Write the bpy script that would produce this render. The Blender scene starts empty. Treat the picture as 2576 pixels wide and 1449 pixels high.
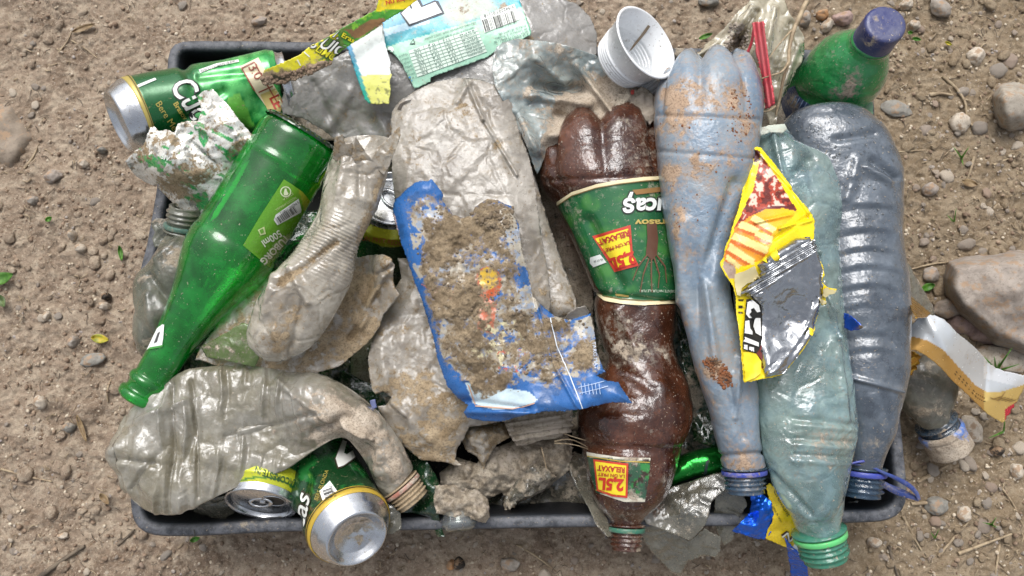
import bpy, math, random
import numpy as np
from mathutils import Vector, Matrix
from mathutils.bvhtree import BVHTree
from mathutils.geometry import delaunay_2d_cdt
rnd = random.Random(7); rs = np.random.RandomState(11)
S = bpy.context.scene
COL = S.collection
# ---------------------------------------------------------------- camera, sky, sun, exposure
TILT = math.radians(10.0); H = 0.76; F = 2022.0; CT, ST = math.cos(TILT), math.sin(TILT)
CAM = np.array([0.0, -H*math.tan(TILT), H])
cd = bpy.data.cameras.new('camera'); cam = bpy.data.objects.new('camera', cd); COL.objects.link(cam)
cam.location = CAM; cam.rotation_euler = (TILT, 0, 0)
cd.sensor_width = 36; cd.lens = 36*F/2576; cd.clip_start = 0.02; cd.clip_end = 200
S.camera = cam
SUN_EL, SUN_AZ = math.radians(58), math.radians(-12)      # sun high, beyond the top edge of the view, a little to the left
W = bpy.data.worlds.new('World'); S.world = W; W.use_nodes = True
wn = W.node_tree; bg = wn.nodes['Background']
sky = wn.nodes.new('ShaderNodeTexSky'); sky.sky_type = 'NISHITA'; sky.sun_disc = False
sky.sun_elevation = SUN_EL; sky.sun_rotation = SUN_AZ
sky.air_density = 1.0; sky.dust_density = 6.0; sky.ozone_density = 1.0
hs = wn.nodes.new('ShaderNodeHueSaturation'); hs.inputs['Saturation'].default_value = 0.32
wn.links.new(sky.outputs[0], hs.inputs['Color']); wn.links.new(hs.outputs[0], bg.inputs['Color'])
bg.inputs['Strength'].default_value = 0.15
sd = bpy.data.lights.new('sun', 'SUN'); sun = bpy.data.objects.new('sun', sd); COL.objects.link(sun)
sd.energy = 1.25; sd.angle = math.radians(34); sd.color = (1.0, 0.98, 0.95)
sdir = Vector((math.sin(SUN_AZ)*math.cos(SUN_EL), math.cos(SUN_AZ)*math.cos(SUN_EL), math.sin(SUN_EL)))
sun.rotation_euler = (-sdir).to_track_quat('-Z', 'Y').to_euler()
sun.location = sdir*5
S.view_settings.view_transform = 'Standard'; S.view_settings.look = 'None'
S.view_settings.exposure = 0.36; S.view_settings.gamma = 1.0; S.view_settings.use_curve_mapping = False
S.cycles.transparent_max_bounces = 24; S.cycles.max_bounces = 12; S.cycles.transmission_bounces = 10
S.cycles.caustics_refractive = False; S.cycles.caustics_reflective = False

# ---------------------------------------------------------------- projection helpers (pixel of the 2576 x 1449 view <-> point at height z)
def P(u, v, z):
    u = np.asarray(u, float); v = np.asarray(v, float); z = np.asarray(z, float)
    dx = (u-1288)/F; dy = -(v-724.5)/F
    y = dy*CT+ST; zz = dy*ST-CT
    k = (z-CAM[2])/zz
    return np.stack(np.broadcast_arrays(CAM[0]+dx*k, CAM[1]+y*k, z+0*k), -1)
def PR(p):
    q = np.asarray(p)-CAM
    yc = q[..., 1]*CT+q[..., 2]*ST; zc = -q[..., 1]*ST+q[..., 2]*CT
    return 1288+F*q[..., 0]/(-zc), 724.5-F*yc/(-zc)
def MPP(z): return (H-z)/F/0.985
# ---------------------------------------------------------------- vector noise in numpy
_h = np.random.RandomState(3); _perm = _h.permutation(256); _perm = np.concatenate([_perm, _perm, _perm])
_g = _h.normal(size=(256, 3)); _g /= np.linalg.norm(_g, axis=1)[:, None]
def noise(p, seed=0):
    p = np.asarray(p, float)+seed*17.31
    i = np.floor(p).astype(int); f = p-i; i &= 255
    w = f*f*f*(f*(f*6-15)+10); r = 0
    for a in (0, 1):
        wa = w[..., 0] if a else 1-w[..., 0]
        for b in (0, 1):
            wb = w[..., 1] if b else 1-w[..., 1]
            for c in (0, 1):
                wc = w[..., 2] if c else 1-w[..., 2]
                h = _perm[_perm[_perm[(i[..., 0]+a) & 255]+((i[..., 1]+b) & 255)]+((i[..., 2]+c) & 255)] & 255
                g = _g[h]
                r = r+wa*wb*wc*(g[..., 0]*(f[..., 0]-a)+g[..., 1]*(f[..., 1]-b)+g[..., 2]*(f[..., 2]-c))
    return r*1.5
def fbm(p, s, o=3, seed=0):
    r = 0; a = 1
    for k in range(o): r = r+a*noise(np.asarray(p)*s, seed+k); s *= 2.1; a *= .5
    return r
def billow(p, s, o=3, seed=0):
    r = 0; a = 1
    for k in range(o): r = r+a*np.abs(noise(np.asarray(p)*s, seed+k)); s *= 2.1; a *= .5
    return r
def tri(x): return np.abs((x % 2.0)-1.0)*2-1
def facet(p, size, seed=0):
    """random heights joined by flat triangles: crisp folds"""
    p = np.asarray(p, float); a = seed*1.7; ca, sa = math.cos(a), math.sin(a)
    wx = noise(p/size*.55, seed+40)*size*.75; wy = noise(p/size*.55, seed+41)*size*.75
    x = (p[..., 0]*ca-p[..., 1]*sa+wx)/size; y = (p[..., 0]*sa+p[..., 1]*ca+wy)/size*1.0
    s = (x+y)*.366025; i = np.floor(x+s); j = np.floor(y+s); fx = x+s-i; fy = y+s-j
    def h(i, j):
        k = (i.astype(np.int64)*73856093) ^ (j.astype(np.int64)*19349663) ^ (seed*83492791+7); k = (k ^ (k >> 13))*1274126177; return ((k & 65535)/32767.5-1)
    up = fx > fy; h0 = h(i, j); h2 = h(i+1, j+1); h1 = np.where(up, h(i+1, j), h(i, j+1)); big = np.where(up, fx, fy); sml = np.where(up, fy, fx)
    return h0*(1-big)+h1*(big-sml)+h2*sml
def crumple(p, size, seed=0, n=6, warp=.35):
    return .5*crumple0(p, size, seed, n, warp)+.62*facet(p, size*1.15, seed)+.22*facet(p, size*.5, seed+3)
def crumple0(p, size, seed=0, n=6, warp=.35):
    """straight facet creases, as in creased film"""
    r_ = np.random.RandomState(seed+100); p = np.asarray(p); out = 0; tot = 0
    wv = noise(p/size*.7, seed+5)*warp*2
    for k in range(n):
        a = r_.uniform(0, 2*math.pi); d = np.array([math.cos(a), math.sin(a), r_.uniform(-.5, .5)])
        fr = r_.uniform(.5, 1.6)/size; am = (1/size)/fr
        gate = .35+.65*np.clip(noise(p/size*.45, seed+20+k)*1.6+.5, 0, 1)
        out = out+am*gate*tri(p@d*fr+r_.uniform(0, 9)+wv); tot += am
    return out/tot
def tps(pts):
    """smooth height through control points (u,v,z)"""
    pts = np.array(pts, float); X = pts[:, :2]/300; n = len(X)
    def K(A, B):
        r2 = ((A[:, None]-B[None])**2).sum(-1)+1e-9; return .5*r2*np.log(r2)
    M = np.zeros((n+3, n+3)); M[:n, :n] = K(X, X)+np.eye(n)*1e-4; M[:n, n] = 1; M[:n, n+1:] = X; M[n, :n] = 1; M[n+1:, :n] = X.T
    w = np.linalg.lstsq(M, np.concatenate([pts[:, 2], np.zeros(3)]), rcond=None)[0]
    def f(u, v):
        q = np.stack([np.ravel(u), np.ravel(v)], -1)/300.
        return (K(q, X)@w[:n]+w[n]+q@w[n+1:]).reshape(np.shape(u))
    return f
def inpoly(u, v, poly):
    u = np.asarray(u); v = np.asarray(v); c = np.zeros(u.shape, bool); n = len(poly)
    for i in range(n):
        x1, y1 = poly[i][:2]; x2, y2 = poly[(i+1) % n][:2]
        if y1 == y2: continue
        t = ((y1 > v) != (y2 > v)) & (u < (x2-x1)*(v-y1)/(y2-y1)+x1); c ^= t
    return c
def blobs(*bl, base=0.0):
    def f(u, v):
        m = np.full(np.shape(u), base, float)
        for (x, y, r, s) in bl:
            m = m+s*np.exp(-(((u-x)**2+(v-y)**2)/(r*r)))
        return m
    return f
def lin(c):
    if isinstance(c, str):
        c = c.lstrip('#'); c = [int(c[i:i+2], 16)/255 for i in (0, 2, 4)]
    elif max(c) > 1.0: c = [x/255 for x in c]
    return tuple(x/12.92 if x <= .04045 else ((x+.055)/1.055)**2.4 for x in c)
# ---------------------------------------------------------------- object helpers
def tag(o, label=None, cat=None, group=None, kind=None):
    for k, v in (('label', label), ('category', cat), ('group', group), ('kind', kind)):
        if v: o[k] = v
    return o
def root(name, label, cat, loc=(0, 0, 0), group=None):
    o = bpy.data.objects.new(name, None); COL.objects.link(o); o.location = loc; o.empty_display_size = .02
    return tag(o, label, cat, group)
def mk(name, V, Fc, m, parent=None, smooth=True, attrs=None, col=None, uv=None):
    me = bpy.data.meshes.new(name); V = np.asarray(V, float)
    if isinstance(Fc, np.ndarray):
        n, k = Fc.shape; me.vertices.add(len(V)); me.vertices.foreach_set('co', V.ravel())
        me.loops.add(n*k); me.loops.foreach_set('vertex_index', Fc.ravel().astype(np.int32))
        me.polygons.add(n); me.polygons.foreach_set('loop_start', np.arange(0, n*k, k, dtype=np.int32))
    else: me.from_pydata([tuple(x) for x in V], [], [tuple(int(i) for i in f) for f in Fc])
    me.update(calc_edges=True); me.validate()
    if smooth: me.polygons.foreach_set('use_smooth', np.ones(len(me.polygons), bool))
    if attrs:
        for k, a in attrs.items():
            at = me.attributes.new(k, 'FLOAT', 'POINT'); at.data.foreach_set('value', np.asarray(a, np.float32))
    if col is not None:
        at = me.attributes.new('Col', 'FLOAT_COLOR', 'POINT')
        c = np.ones((len(V), 4), np.float32); c[:, :3] = col; at.data.foreach_set('color', c.ravel())
    me.materials.append(m)
    o = bpy.data.objects.new(name, me); COL.objects.link(o)
    if parent is not None:
        o.parent = parent; o.matrix_parent_inverse = Matrix.Translation(-parent.location)
    return o
def bvh(o):
    me = o.data; n = len(me.vertices); V = np.empty(n*3); me.vertices.foreach_get('co', V)
    return BVHTree.FromPolygons([tuple(x) for x in V.reshape(-1, 3)], [tuple(p.vertices) for p in me.polygons])
def gridfaces(n, m, wrap=True):
    i = np.arange(n-1)[:, None]*m; j = np.arange(m if wrap else m-1)[None]; j2 = (j+1) % m
    return np.stack([i+j, i+j2, i+m+j2, i+m+j], -1).reshape(-1, 4)
def catmull(A, n):
    A = np.asarray(A, float); d = np.linalg.norm(np.diff(A[:, :2] if A.shape[1] < 4 else (A[:, :2]+A[:, 2:4])/2, axis=0), axis=1)+1e-6
    t = np.concatenate([[0], np.cumsum(d)]); x = np.linspace(0, t[-1], n)
    m = np.zeros_like(A); s = np.diff(A, axis=0)/np.diff(t)[:, None]
    m[1:-1] = (s[1:]*np.diff(t)[:-1, None]+s[:-1]*np.diff(t)[1:, None])/(t[2:]-t[:-2])[:, None]; m[0] = s[0]; m[-1] = s[-1]
    k = np.clip(np.searchsorted(t, x, 'right')-1, 0, len(t)-2); h = (t[k+1]-t[k])[:, None]; u = ((x-t[k])[:, None])/h
    return A[k]*(2*u**3-3*u**2+1)+h*m[k]*(u**3-2*u**2+u)+A[k+1]*(-2*u**3+3*u**2)+h*m[k+1]*(u**3-u**2)
def gnormals(X, wrap=True):
    """normals of a grid (n,m,3)"""
    a = np.gradient(X, axis=0)
    if wrap: b = (np.roll(X, -1, 1)-np.roll(X, 1, 1))
    else: b = np.gradient(X, axis=1)
    n = np.cross(a, b); return n/(np.linalg.norm(n, axis=-1)[..., None]+1e-12)
def shell(name, pairs, m, parent=None, nst=170, nseg=88, q=.75, p=1.0, disp=None, mud=None, col=None, cap=(1, 1), lobe=None, fill=.35, raw=False, fade=0):
    """flattened or round hollow body between two traced outlines; pairs = (uL,vL,uR,vR,z,half thickness[,zR])"""
    A = catmull([list(r)+[r[4]] if len(r) == 6 else list(r) for r in pairs], nst)
    L = P(A[:, 0], A[:, 1], A[:, 4]); R = P(A[:, 2], A[:, 3], A[:, 6]); th = np.maximum(A[:, 5], .0008)
    C = (L+R)/2; Hv = (R-L)/2; T = np.gradient(C, axis=0); T /= np.linalg.norm(T, axis=1)[:, None]+1e-9
    up = np.cross(Hv, T); up /= np.linalg.norm(up, axis=1)[:, None]+1e-12; up *= np.sign(up[:, 2:3])
    hw = np.linalg.norm(Hv, axis=1)
    a = np.linspace(0, 2*math.pi, nseg, endpoint=False)
    ca = -np.cos(a); sa = np.sin(a); cx = np.sign(ca)*np.abs(ca)**p; sy = np.sign(sa)*np.abs(sa)**q
    s = np.linspace(0, 1, nst); Sg, Ag = np.meshgrid(s, a, indexing='ij')
    X = C[:, None]+Hv[:, None]*cx[None, :, None]+up[:, None]*th[:, None, None]*sy[None, :, None]
    if lobe:
        amp, n, ph, fo = lobe; w = np.clip(1-Sg/fo, 0, 1)**2; l = np.abs(np.cos((n*Ag+ph)/2))
        X = X-T[:, None]*(amp*w*l**1.1)[..., None]
        X = X-(X-C[:, None])*(.20*np.clip(1-Sg/(fo*2), 0, 1)*(1-l)**2)[..., None]
    n = gnormals(X); out = (X-C[:, None]); sg = np.sign((n*out).sum(-1).mean()); n *= sg
    if disp is not None: X = X+n*(disp(Sg, Ag, X)*(np.abs(np.sin(Ag))**fade if fade else 1))[..., None]
    V = X.reshape(-1, 3); Fc = [gridfaces(nst, nseg)]
    Vx = [V]; base = len(V)
    for e, do in ((0, cap[0]), (nst-1, cap[1])):
        if not do: continue
        c = X[e].mean(0); rings = 4; st = []
        for k in range(1, rings): st.append(c+(X[e]-c)*(1-k/rings)+ (T[e]*(1 if e else -1))*fill*hw[e]*.4*math.sin(k/rings*1.5))
        st = np.concatenate(st); Vx.append(st); prev = e*nseg; j = np.arange(nseg); j2 = (j+1) % nseg
        for k in range(rings-1):
            cur = base+k*nseg; Fc.append(np.stack([prev+j, prev+j2, cur+j2, cur+j], -1)); prev = cur
        base += (rings-1)*nseg
        Vx.append((c+(T[e]*(1 if e else -1))*fill*hw[e]*.4)[None]); Fc.append(np.stack([prev+j, prev+j2, np.full(nseg, base), np.full(nseg, base)], -1)); base += 1
    V = np.concatenate(Vx); Fq = np.concatenate(Fc)
    tris = Fq[Fq[:, 2] == Fq[:, 3]][:, :3]; quads = Fq[Fq[:, 2] != Fq[:, 3]]
    faces = [tuple(f) for f in quads.tolist()]+[tuple(f) for f in tris.tolist()] if len(tris) else quads
    pu, pv = PR(V); at = {'mud': mud(pu, pv) if mud else np.zeros(len(V))}
    c = None
    if col is not None: c = col(pu, pv)
    o = mk(name, V, faces, m, parent, attrs=at, col=c)
    return (o, X, C) if raw else o
def axisframe(T):
    T = T/np.linalg.norm(T); a = np.array([0, 0, 1.]) if abs(T[2]) < .95 else np.array([0, 1., 0]); x = np.cross(T, a); x /= np.linalg.norm(x); return x, np.cross(x, T)
def tube(name, pts, prof, m, parent=None, nseg=48, disp=None, mud=None, col=None, closed=(1, 1), T0=None, T1=None, nst=None):
    """surface of revolution along a (bent) axis. pts = world points; prof = [(fraction along axis, radius)], fractions may step back for folds"""
    pts = np.asarray(pts, float)
    if len(pts) > 2: cp = catmull(np.concatenate([pts, pts[:, :1]*0], 1)[:, :3], 60)
    else: cp = pts[0]+(pts[1]-pts[0])*np.linspace(0, 1, 60)[:, None]
    d = np.concatenate([[0], np.cumsum(np.linalg.norm(np.diff(cp, axis=0), axis=1))]); d /= d[-1]
    Tn = np.gradient(cp, axis=0)
    pr = np.array(prof, float)
    if nst: 
        k = np.concatenate([[0], np.cumsum(np.abs(np.diff(pr[:, 0]))*3+np.abs(np.diff(pr[:, 1]))/max(pr[:, 1]))]); x = np.linspace(0, k[-1], nst)
        pr = np.stack([np.interp(x, k, pr[:, 0]), np.interp(x, k, pr[:, 1])], 1)
    a = np.linspace(0, 2*math.pi, nseg, endpoint=False); x, y = axisframe(Tn[len(Tn)//2])
    rows = []
    for t, r in pr:
        tt = min(max(t, 0), 1); c = np.array([np.interp(tt, d, cp[:, k]) for k in range(3)]); T = np.array([np.interp(tt, d, Tn[:, k]) for k in range(3)]); T /= np.linalg.norm(T)
        c = c+T*(t-tt)*np.linalg.norm(np.diff(cp, axis=0), axis=1).sum()
        xx = x-T*(x@T); xx /= np.linalg.norm(xx); yy = np.cross(xx, T)
        rows.append(c+r*(np.cos(a)[:, None]*xx+np.sin(a)[:, None]*yy))
    X = np.array(rows); 
    if disp is not None:
        n = gnormals(X); cen = X.mean(1, keepdims=True); n *= np.sign((n*(X-cen)).sum(-1).mean())
        Sg = np.repeat(np.linspace(0, 1, len(X))[:, None], nseg, 1); Ag = np.repeat(a[None], len(X), 0)
        X = X+n*disp(Sg, Ag, X)[..., None]
    V = X.reshape(-1, 3); faces = gridfaces(len(X), nseg).tolist(); b = len(V)
    if closed[0]: V = np.concatenate([V, X[0].mean(0)[None]]); faces += [(j, (j+1) % nseg, b) for j in range(nseg)]; b += 1
    if closed[1]: V = np.concatenate([V, X[-1].mean(0)[None]]); o_ = (len(X)-1)*nseg; faces += [(o_+j, o_+(j+1) % nseg, b) for j in range(nseg)]
    pu, pv = PR(V)
    return mk(name, V, faces, m, parent, attrs={'mud': mud(pu, pv) if mud else np.zeros(len(V))}, col=None if col is None else col(pu, pv))
def cdt(poly, step, jit=.0, seed=1):
    poly = [tuple(p[:2]) for p in poly]; out = []
    n = len(poly)
    for i in range(n):
        a = np.array(poly[i]); b = np.array(poly[(i+1) % n]); k = max(1, int(np.linalg.norm(b-a)/step))
        for j in range(k): out.append(a+(b-a)*j/k)
    out = np.array(out); r_ = np.random.RandomState(seed)
    if jit:
        j = r_.uniform(-jit, jit, out.shape); out = out+j
    x0, y0 = out.min(0); x1, y1 = out.max(0)
    gy = np.arange(y0+step*.5, y1, step*.87); pts = []
    for k, y in enumerate(gy):
        x = np.arange(x0+(step*.5 if k % 2 else 0), x1, step); pts.append(np.stack([x, np.full_like(x, y)], -1))
    pts = np.concatenate(pts) if pts else np.zeros((0, 2)); pts = pts[inpoly(pts[:, 0], pts[:, 1], out)]
    if len(pts):
        keep = np.ones(len(pts), bool)
        for c in range(0, len(pts), 4000):
            d = ((pts[c:c+4000, None]-out[None])**2).sum(-1).min(1); keep[c:c+4000] = d > (step*.45)**2
        pts = pts[keep]
    al = np.concatenate([out, pts]); nb = len(out)
    r = delaunay_2d_cdt([Vector(p) for p in al], [(i, (i+1) % nb) for i in range(nb)], [list(range(nb))], 1, 1e-5)
    return np.array([tuple(v) for v in r[0]]), [tuple(f) for f in r[2]]
def sheet(name, poly, zf, m, parent=None, step=5, thick=.0004, am=0, size=.03, seed=0, fine=0, mud=None, col=None, jit=1.0, extra=None, sup=True, n=6):
    """thin sheet: traced outline, its own height function, creases and thickness"""
    uv, fc = cdt(poly, step, jit, seed+1)
    if not callable(zf): zf = tps(zf if len(zf) > 2 else list(zf)+[(zf[0][0]+40, zf[0][1]-35, (zf[0][2]+zf[1][2])/2)]) if isinstance(zf, (list, tuple)) else (lambda u, v, z=zf: np.full(np.shape(u), float(z)))
    z = zf(uv[:, 0], uv[:, 1]); q = P(uv[:, 0], uv[:, 1], z)
    if am: z = z+am*crumple(q*[1, 1, .2], size, seed, n=n)+am*.32*crumple(q*[1, 1, .2], size*.36, seed+7, n=6)
    if fine: z = z+fine*(billow(q, 90, 2, seed)-.4)
    if extra is not None: z = z+extra(uv[:, 0], uv[:, 1], q)
    V = P(uv[:, 0], uv[:, 1], z)
    o = mk(name, V, fc, m, parent, attrs={'mud': mud(uv[:, 0], uv[:, 1]) if mud else np.zeros(len(V))}, col=None if col is None else col(uv[:, 0], uv[:, 1]))
    me = o.data   # make faces look up
    if len(me.polygons) and sum(p.normal.z*p.area for p in me.polygons) < 0: me.flip_normals()
    if thick:
        s = o.modifiers.new('thickness', 'SOLIDIFY'); s.thickness = thick; s.offset = -1
    return o
# ---------------------------------------------------------------- prints laid on a surface
def drape(name, uv, fc, target, m, parent, off=.0003, thick=0, mud=None, col=None):
    tr = target if isinstance(target, (list, tuple)) else [target]; V = []; ok = []
    for (u, v) in uv:
        d = P(u, v, 0.)-CAM; d /= np.linalg.norm(d); best = None
        for t in tr:
            h = t.ray_cast(Vector(CAM), Vector(d))
            if h[0] is not None and (best is None or h[3] < best[3]): best = h
        if best is None: V.append((0, 0, 0)); ok.append(False); continue
        nn = np.array(best[1]); nn = nn if nn@d < 0 else -nn
        V.append(np.array(best[0])-d*off*.6+nn*off*.6); ok.append(True)
    fc = [f for f in fc if all(ok[i] for i in f)]
    if not fc: return None
    V = np.array(V); uv = np.asarray(uv)
    used = sorted({i for f in fc for i in f}); re = {i: k for k, i in enumerate(used)}
    V = V[used]; fc = [tuple(re[i] for i in f) for f in fc]; uv = uv[used]
    o = mk(name, V, fc, m, parent, attrs={'mud': mud(uv[:, 0], uv[:, 1]) if mud else np.zeros(len(V))}, col=None if col is None else col(uv[:, 0], uv[:, 1]))
    return o
def decal(name, poly, target, m, parent, off=.0003, step=5, **k):
    uv, fc = cdt(poly, step); return drape(name, uv, fc, target, m, parent, off, **k)
_fonts = {}
def glyphs(s, bold=0.0, shear=0.0, res=3):
    key = (s, bold, shear, res)
    if key in _fonts: return _fonts[key]
    cu = bpy.data.curves.new('t', 'FONT'); cu.body = s; cu.size = 1; cu.offset = bold; cu.shear = shear; cu.resolution_u = res; cu.fill_mode = 'FRONT'
    ob = bpy.data.objects.new('t', cu); COL.objects.link(ob); bpy.context.view_layer.update()
    me = ob.to_mesh(); V = np.array([v.co[:2] for v in me.vertices]).reshape(-1, 2); Fc = [tuple(p.vertices) for p in me.polygons]
    ob.to_mesh_clear(); bpy.data.objects.remove(ob); bpy.data.curves.remove(cu)
    _fonts[key] = (V, Fc); return V, Fc
def text(name, s, u, v, ang, size, target, m, parent, off=.0005, bold=.0, shear=0., sx=1.0, flip=1, curve=0, width=None, fit=True):
    """s starts at pixel (u,v), baseline runs at ang degrees clockwise from image right, letters stand to the left of it"""
    V, Fc = glyphs(s, bold, shear); V0 = glyphs(s, 0, shear)[0]
    x0, x1 = V0[:, 0].min(), V0[:, 0].max()
    x = (V[:, 0]-x0)*sx*size; y = V[:, 1]*size*flip
    if width: x = (V[:, 0]-x0)/(x1-x0)*width
    a = math.radians(ang); ax = np.array([math.cos(a), math.sin(a)]); ay = np.array([math.sin(a), -math.cos(a)])
    y = y+curve*(x**2)
    uv = np.array([u, v])+x[:, None]*ax+y[:, None]*ay
    return drape(name, uv, Fc, target, m, parent, off)
def barcode(name, u, v, ang, w, h, target, m, parent, seed=1, off=.0006):
    r_ = random.Random(seed); a = math.radians(ang); ax = np.array([math.cos(a), math.sin(a)]); ay = np.array([math.sin(a), -math.cos(a)])
    x = 0; uv = []; fc = []
    while x < w:
        b = r_.choice([1, 1, 2, 3])*w/75; n = 4; k = len(uv)
        for j in range(n+1):
            for xx in (x, min(x+b, w)): uv.append(np.array([u, v])+xx*ax+h*j/n*ay)
        fc += [(k+2*j, k+2*j+1, k+2*j+3, k+2*j+2) for j in range(n)]
        x += b+r_.choice([1, 1, 2, 3])*w/75
    return drape(name, uv, fc, target, m, parent, off)
# ---------------------------------------------------------------- materials
class N:
    def __init__(s, name):
        s.m = bpy.data.materials.new(name); s.m.use_nodes = True; s.t = s.m.node_tree; s.t.nodes.clear(); s.out = s.t.nodes.new('ShaderNodeOutputMaterial')
    def n(s, ty, props=None, **k):
        nd = s.t.nodes.new('ShaderNode'+ty)
        for a, b in (props or {}).items(): setattr(nd, a, b)
        for a, b in k.items():
            key = a.replace('_', ' ')
            i = nd.inputs[int(a[1:])] if a[0] == 'i' and a[1:].isdigit() else nd.inputs[key]
            s.set(i, b)
        return nd
    def set(s, i, b):
        if isinstance(b, bpy.types.Node): b = b.outputs[0]
        if isinstance(b, bpy.types.NodeSocket): s.t.links.new(b, i)
        else:
            if i.type == 'RGBA': b = tuple(lin(b)) + (1,) if isinstance(b, str) else (tuple(b)+(1,))[:4]
            i.default_value = b
    def tex(s, scale, det=4, rough=.55, dist=0, co=None, off=None):
        if co is None: co = s.geo()
        if off:
            co = s.n('VectorMath', {'operation': 'ADD'}, i0=co, i1=off)
        return s.n('TexNoise', Vector=co, Scale=scale, Detail=det, Roughness=rough, Distortion=dist)
    def geo(s):
        if not hasattr(s, '_g'): s._g = s.n('TexCoord').outputs['Object']
        return s._g
    def math(s, op, a, b=0.0, c=None):
        k = dict(i0=a, i1=b)
        if c is not None: k['i2'] = c
        return s.n('Math', {'operation': op}, **k)
    def smooth(s, v, lo, hi, a=0.0, b=1.0):
        return s.n('MapRange', {'interpolation_type': 'SMOOTHSTEP'}, i0=v, i1=lo, i2=hi, i3=a, i4=b)
    def mixc(s, f, a, b, mode='MIX'):
        nd = s.t.nodes.new('ShaderNodeMix'); nd.data_type = 'RGBA'; nd.blend_type = mode
        s.set(nd.inputs[0], f); s.set(nd.inputs[6], a); s.set(nd.inputs[7], b); return nd.outputs[2]
    def mix(s, f, a, b): return s.n('MixShader', i0=f, i1=a, i2=b)
    def bump(s, h, dist=.001, st=1.0, nrm=None):
        k = dict(Height=h, Distance=dist, Strength=st)
        if nrm is not None: k['Normal'] = nrm
        return s.n('Bump', **k)
    def done(s, sh): s.set(s.out.inputs[0], sh); return s.m
MUDS = {'tan': ('#a8977d', '#857359'), 'grey': ('#a89f90', '#7f7464'), 'brown': ('#7a6a55', '#53462f'), 'pale': ('#bcb0a0', '#988a79'), 'bag': ('#94846c', '#655744'), 'pink': ('#b8a08a', '#9c846e'), 'dark': ('#63594b', '#463b30')}
def mudpart(M, mud='tan', thr=.5, soft=.06, sc=160, sc2=45, bumpd=.0012, seed=(0, 0, 0)):
    n1 = M.tex(sc, 5, .65, .3, off=seed); n2 = M.tex(sc2, 3, .6, .5, off=seed)
    at = M.n('Attribute', {'attribute_name': 'mud'}).outputs['Fac']
    nz = M.math('ADD', M.math('MULTIPLY', n1, .55), M.math('MULTIPLY', n2, .45))
    nz = M.math('ADD', M.math('MULTIPLY', M.math('SUBTRACT', nz, .5), 1.75), .5)
    val = M.math('ADD', nz, M.math('SUBTRACT', at, .5))
    mask = M.smooth(val, thr-soft, thr+soft)
    n3 = M.tex(520, 2, .5, .2, off=(seed[0]+5, 1, 2)); n4 = M.tex(70, 3, .6, off=(seed[0], 9, 2))
    spk = M.math('MULTIPLY', M.smooth(n3, .655, .70), M.smooth(M.math('ADD', n4, M.math('MULTIPLY', at, .35)), .46, .62))
    mask = M.math('MAXIMUM', mask, M.math('MULTIPLY', spk, .85))
    a, b = MUDS[mud]
    c = M.mixc(M.smooth(M.tex(60, 4, .7), .3, .7), a, b)
    c = M.mixc(M.smooth(M.tex(700, 2, .6), .45, .7), c, M.mixc(.5, c, '#3f3326'))
    bm = M.bump(M.math('ADD', M.math('MULTIPLY', n1, 1.0), M.math('MULTIPLY', mask, .35)), bumpd, .9, nrm=M.bump(M.tex(900, 2, .6), .0003, .6))
    pb = M.n('BsdfPrincipled', Base_Color=c, Roughness=.82, Normal=bm); pb.inputs['Specular IOR Level'].default_value = .25
    M.dust = M.smooth(M.math('ADD', val, M.math('MULTIPLY', M.math('SUBTRACT', M.tex(330, 4, .7, .4), .5), .9)), thr-.24, thr+.06)
    M.dustc = M.mixc(M.tex(200, 3), a, lighten(a, .78))
    return mask, pb, n1
def schlick(M, nrm, f0=.045):
    f = M.n('LayerWeight', Blend=.5, Normal=nrm).outputs['Facing']
    return M.math('ADD', M.math('MULTIPLY', M.math('POWER', f, 4.2), 1-f0), f0)
def lighten(c, k):
    l = lin(c); return tuple(min(x*k, .85) for x in l)
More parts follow.
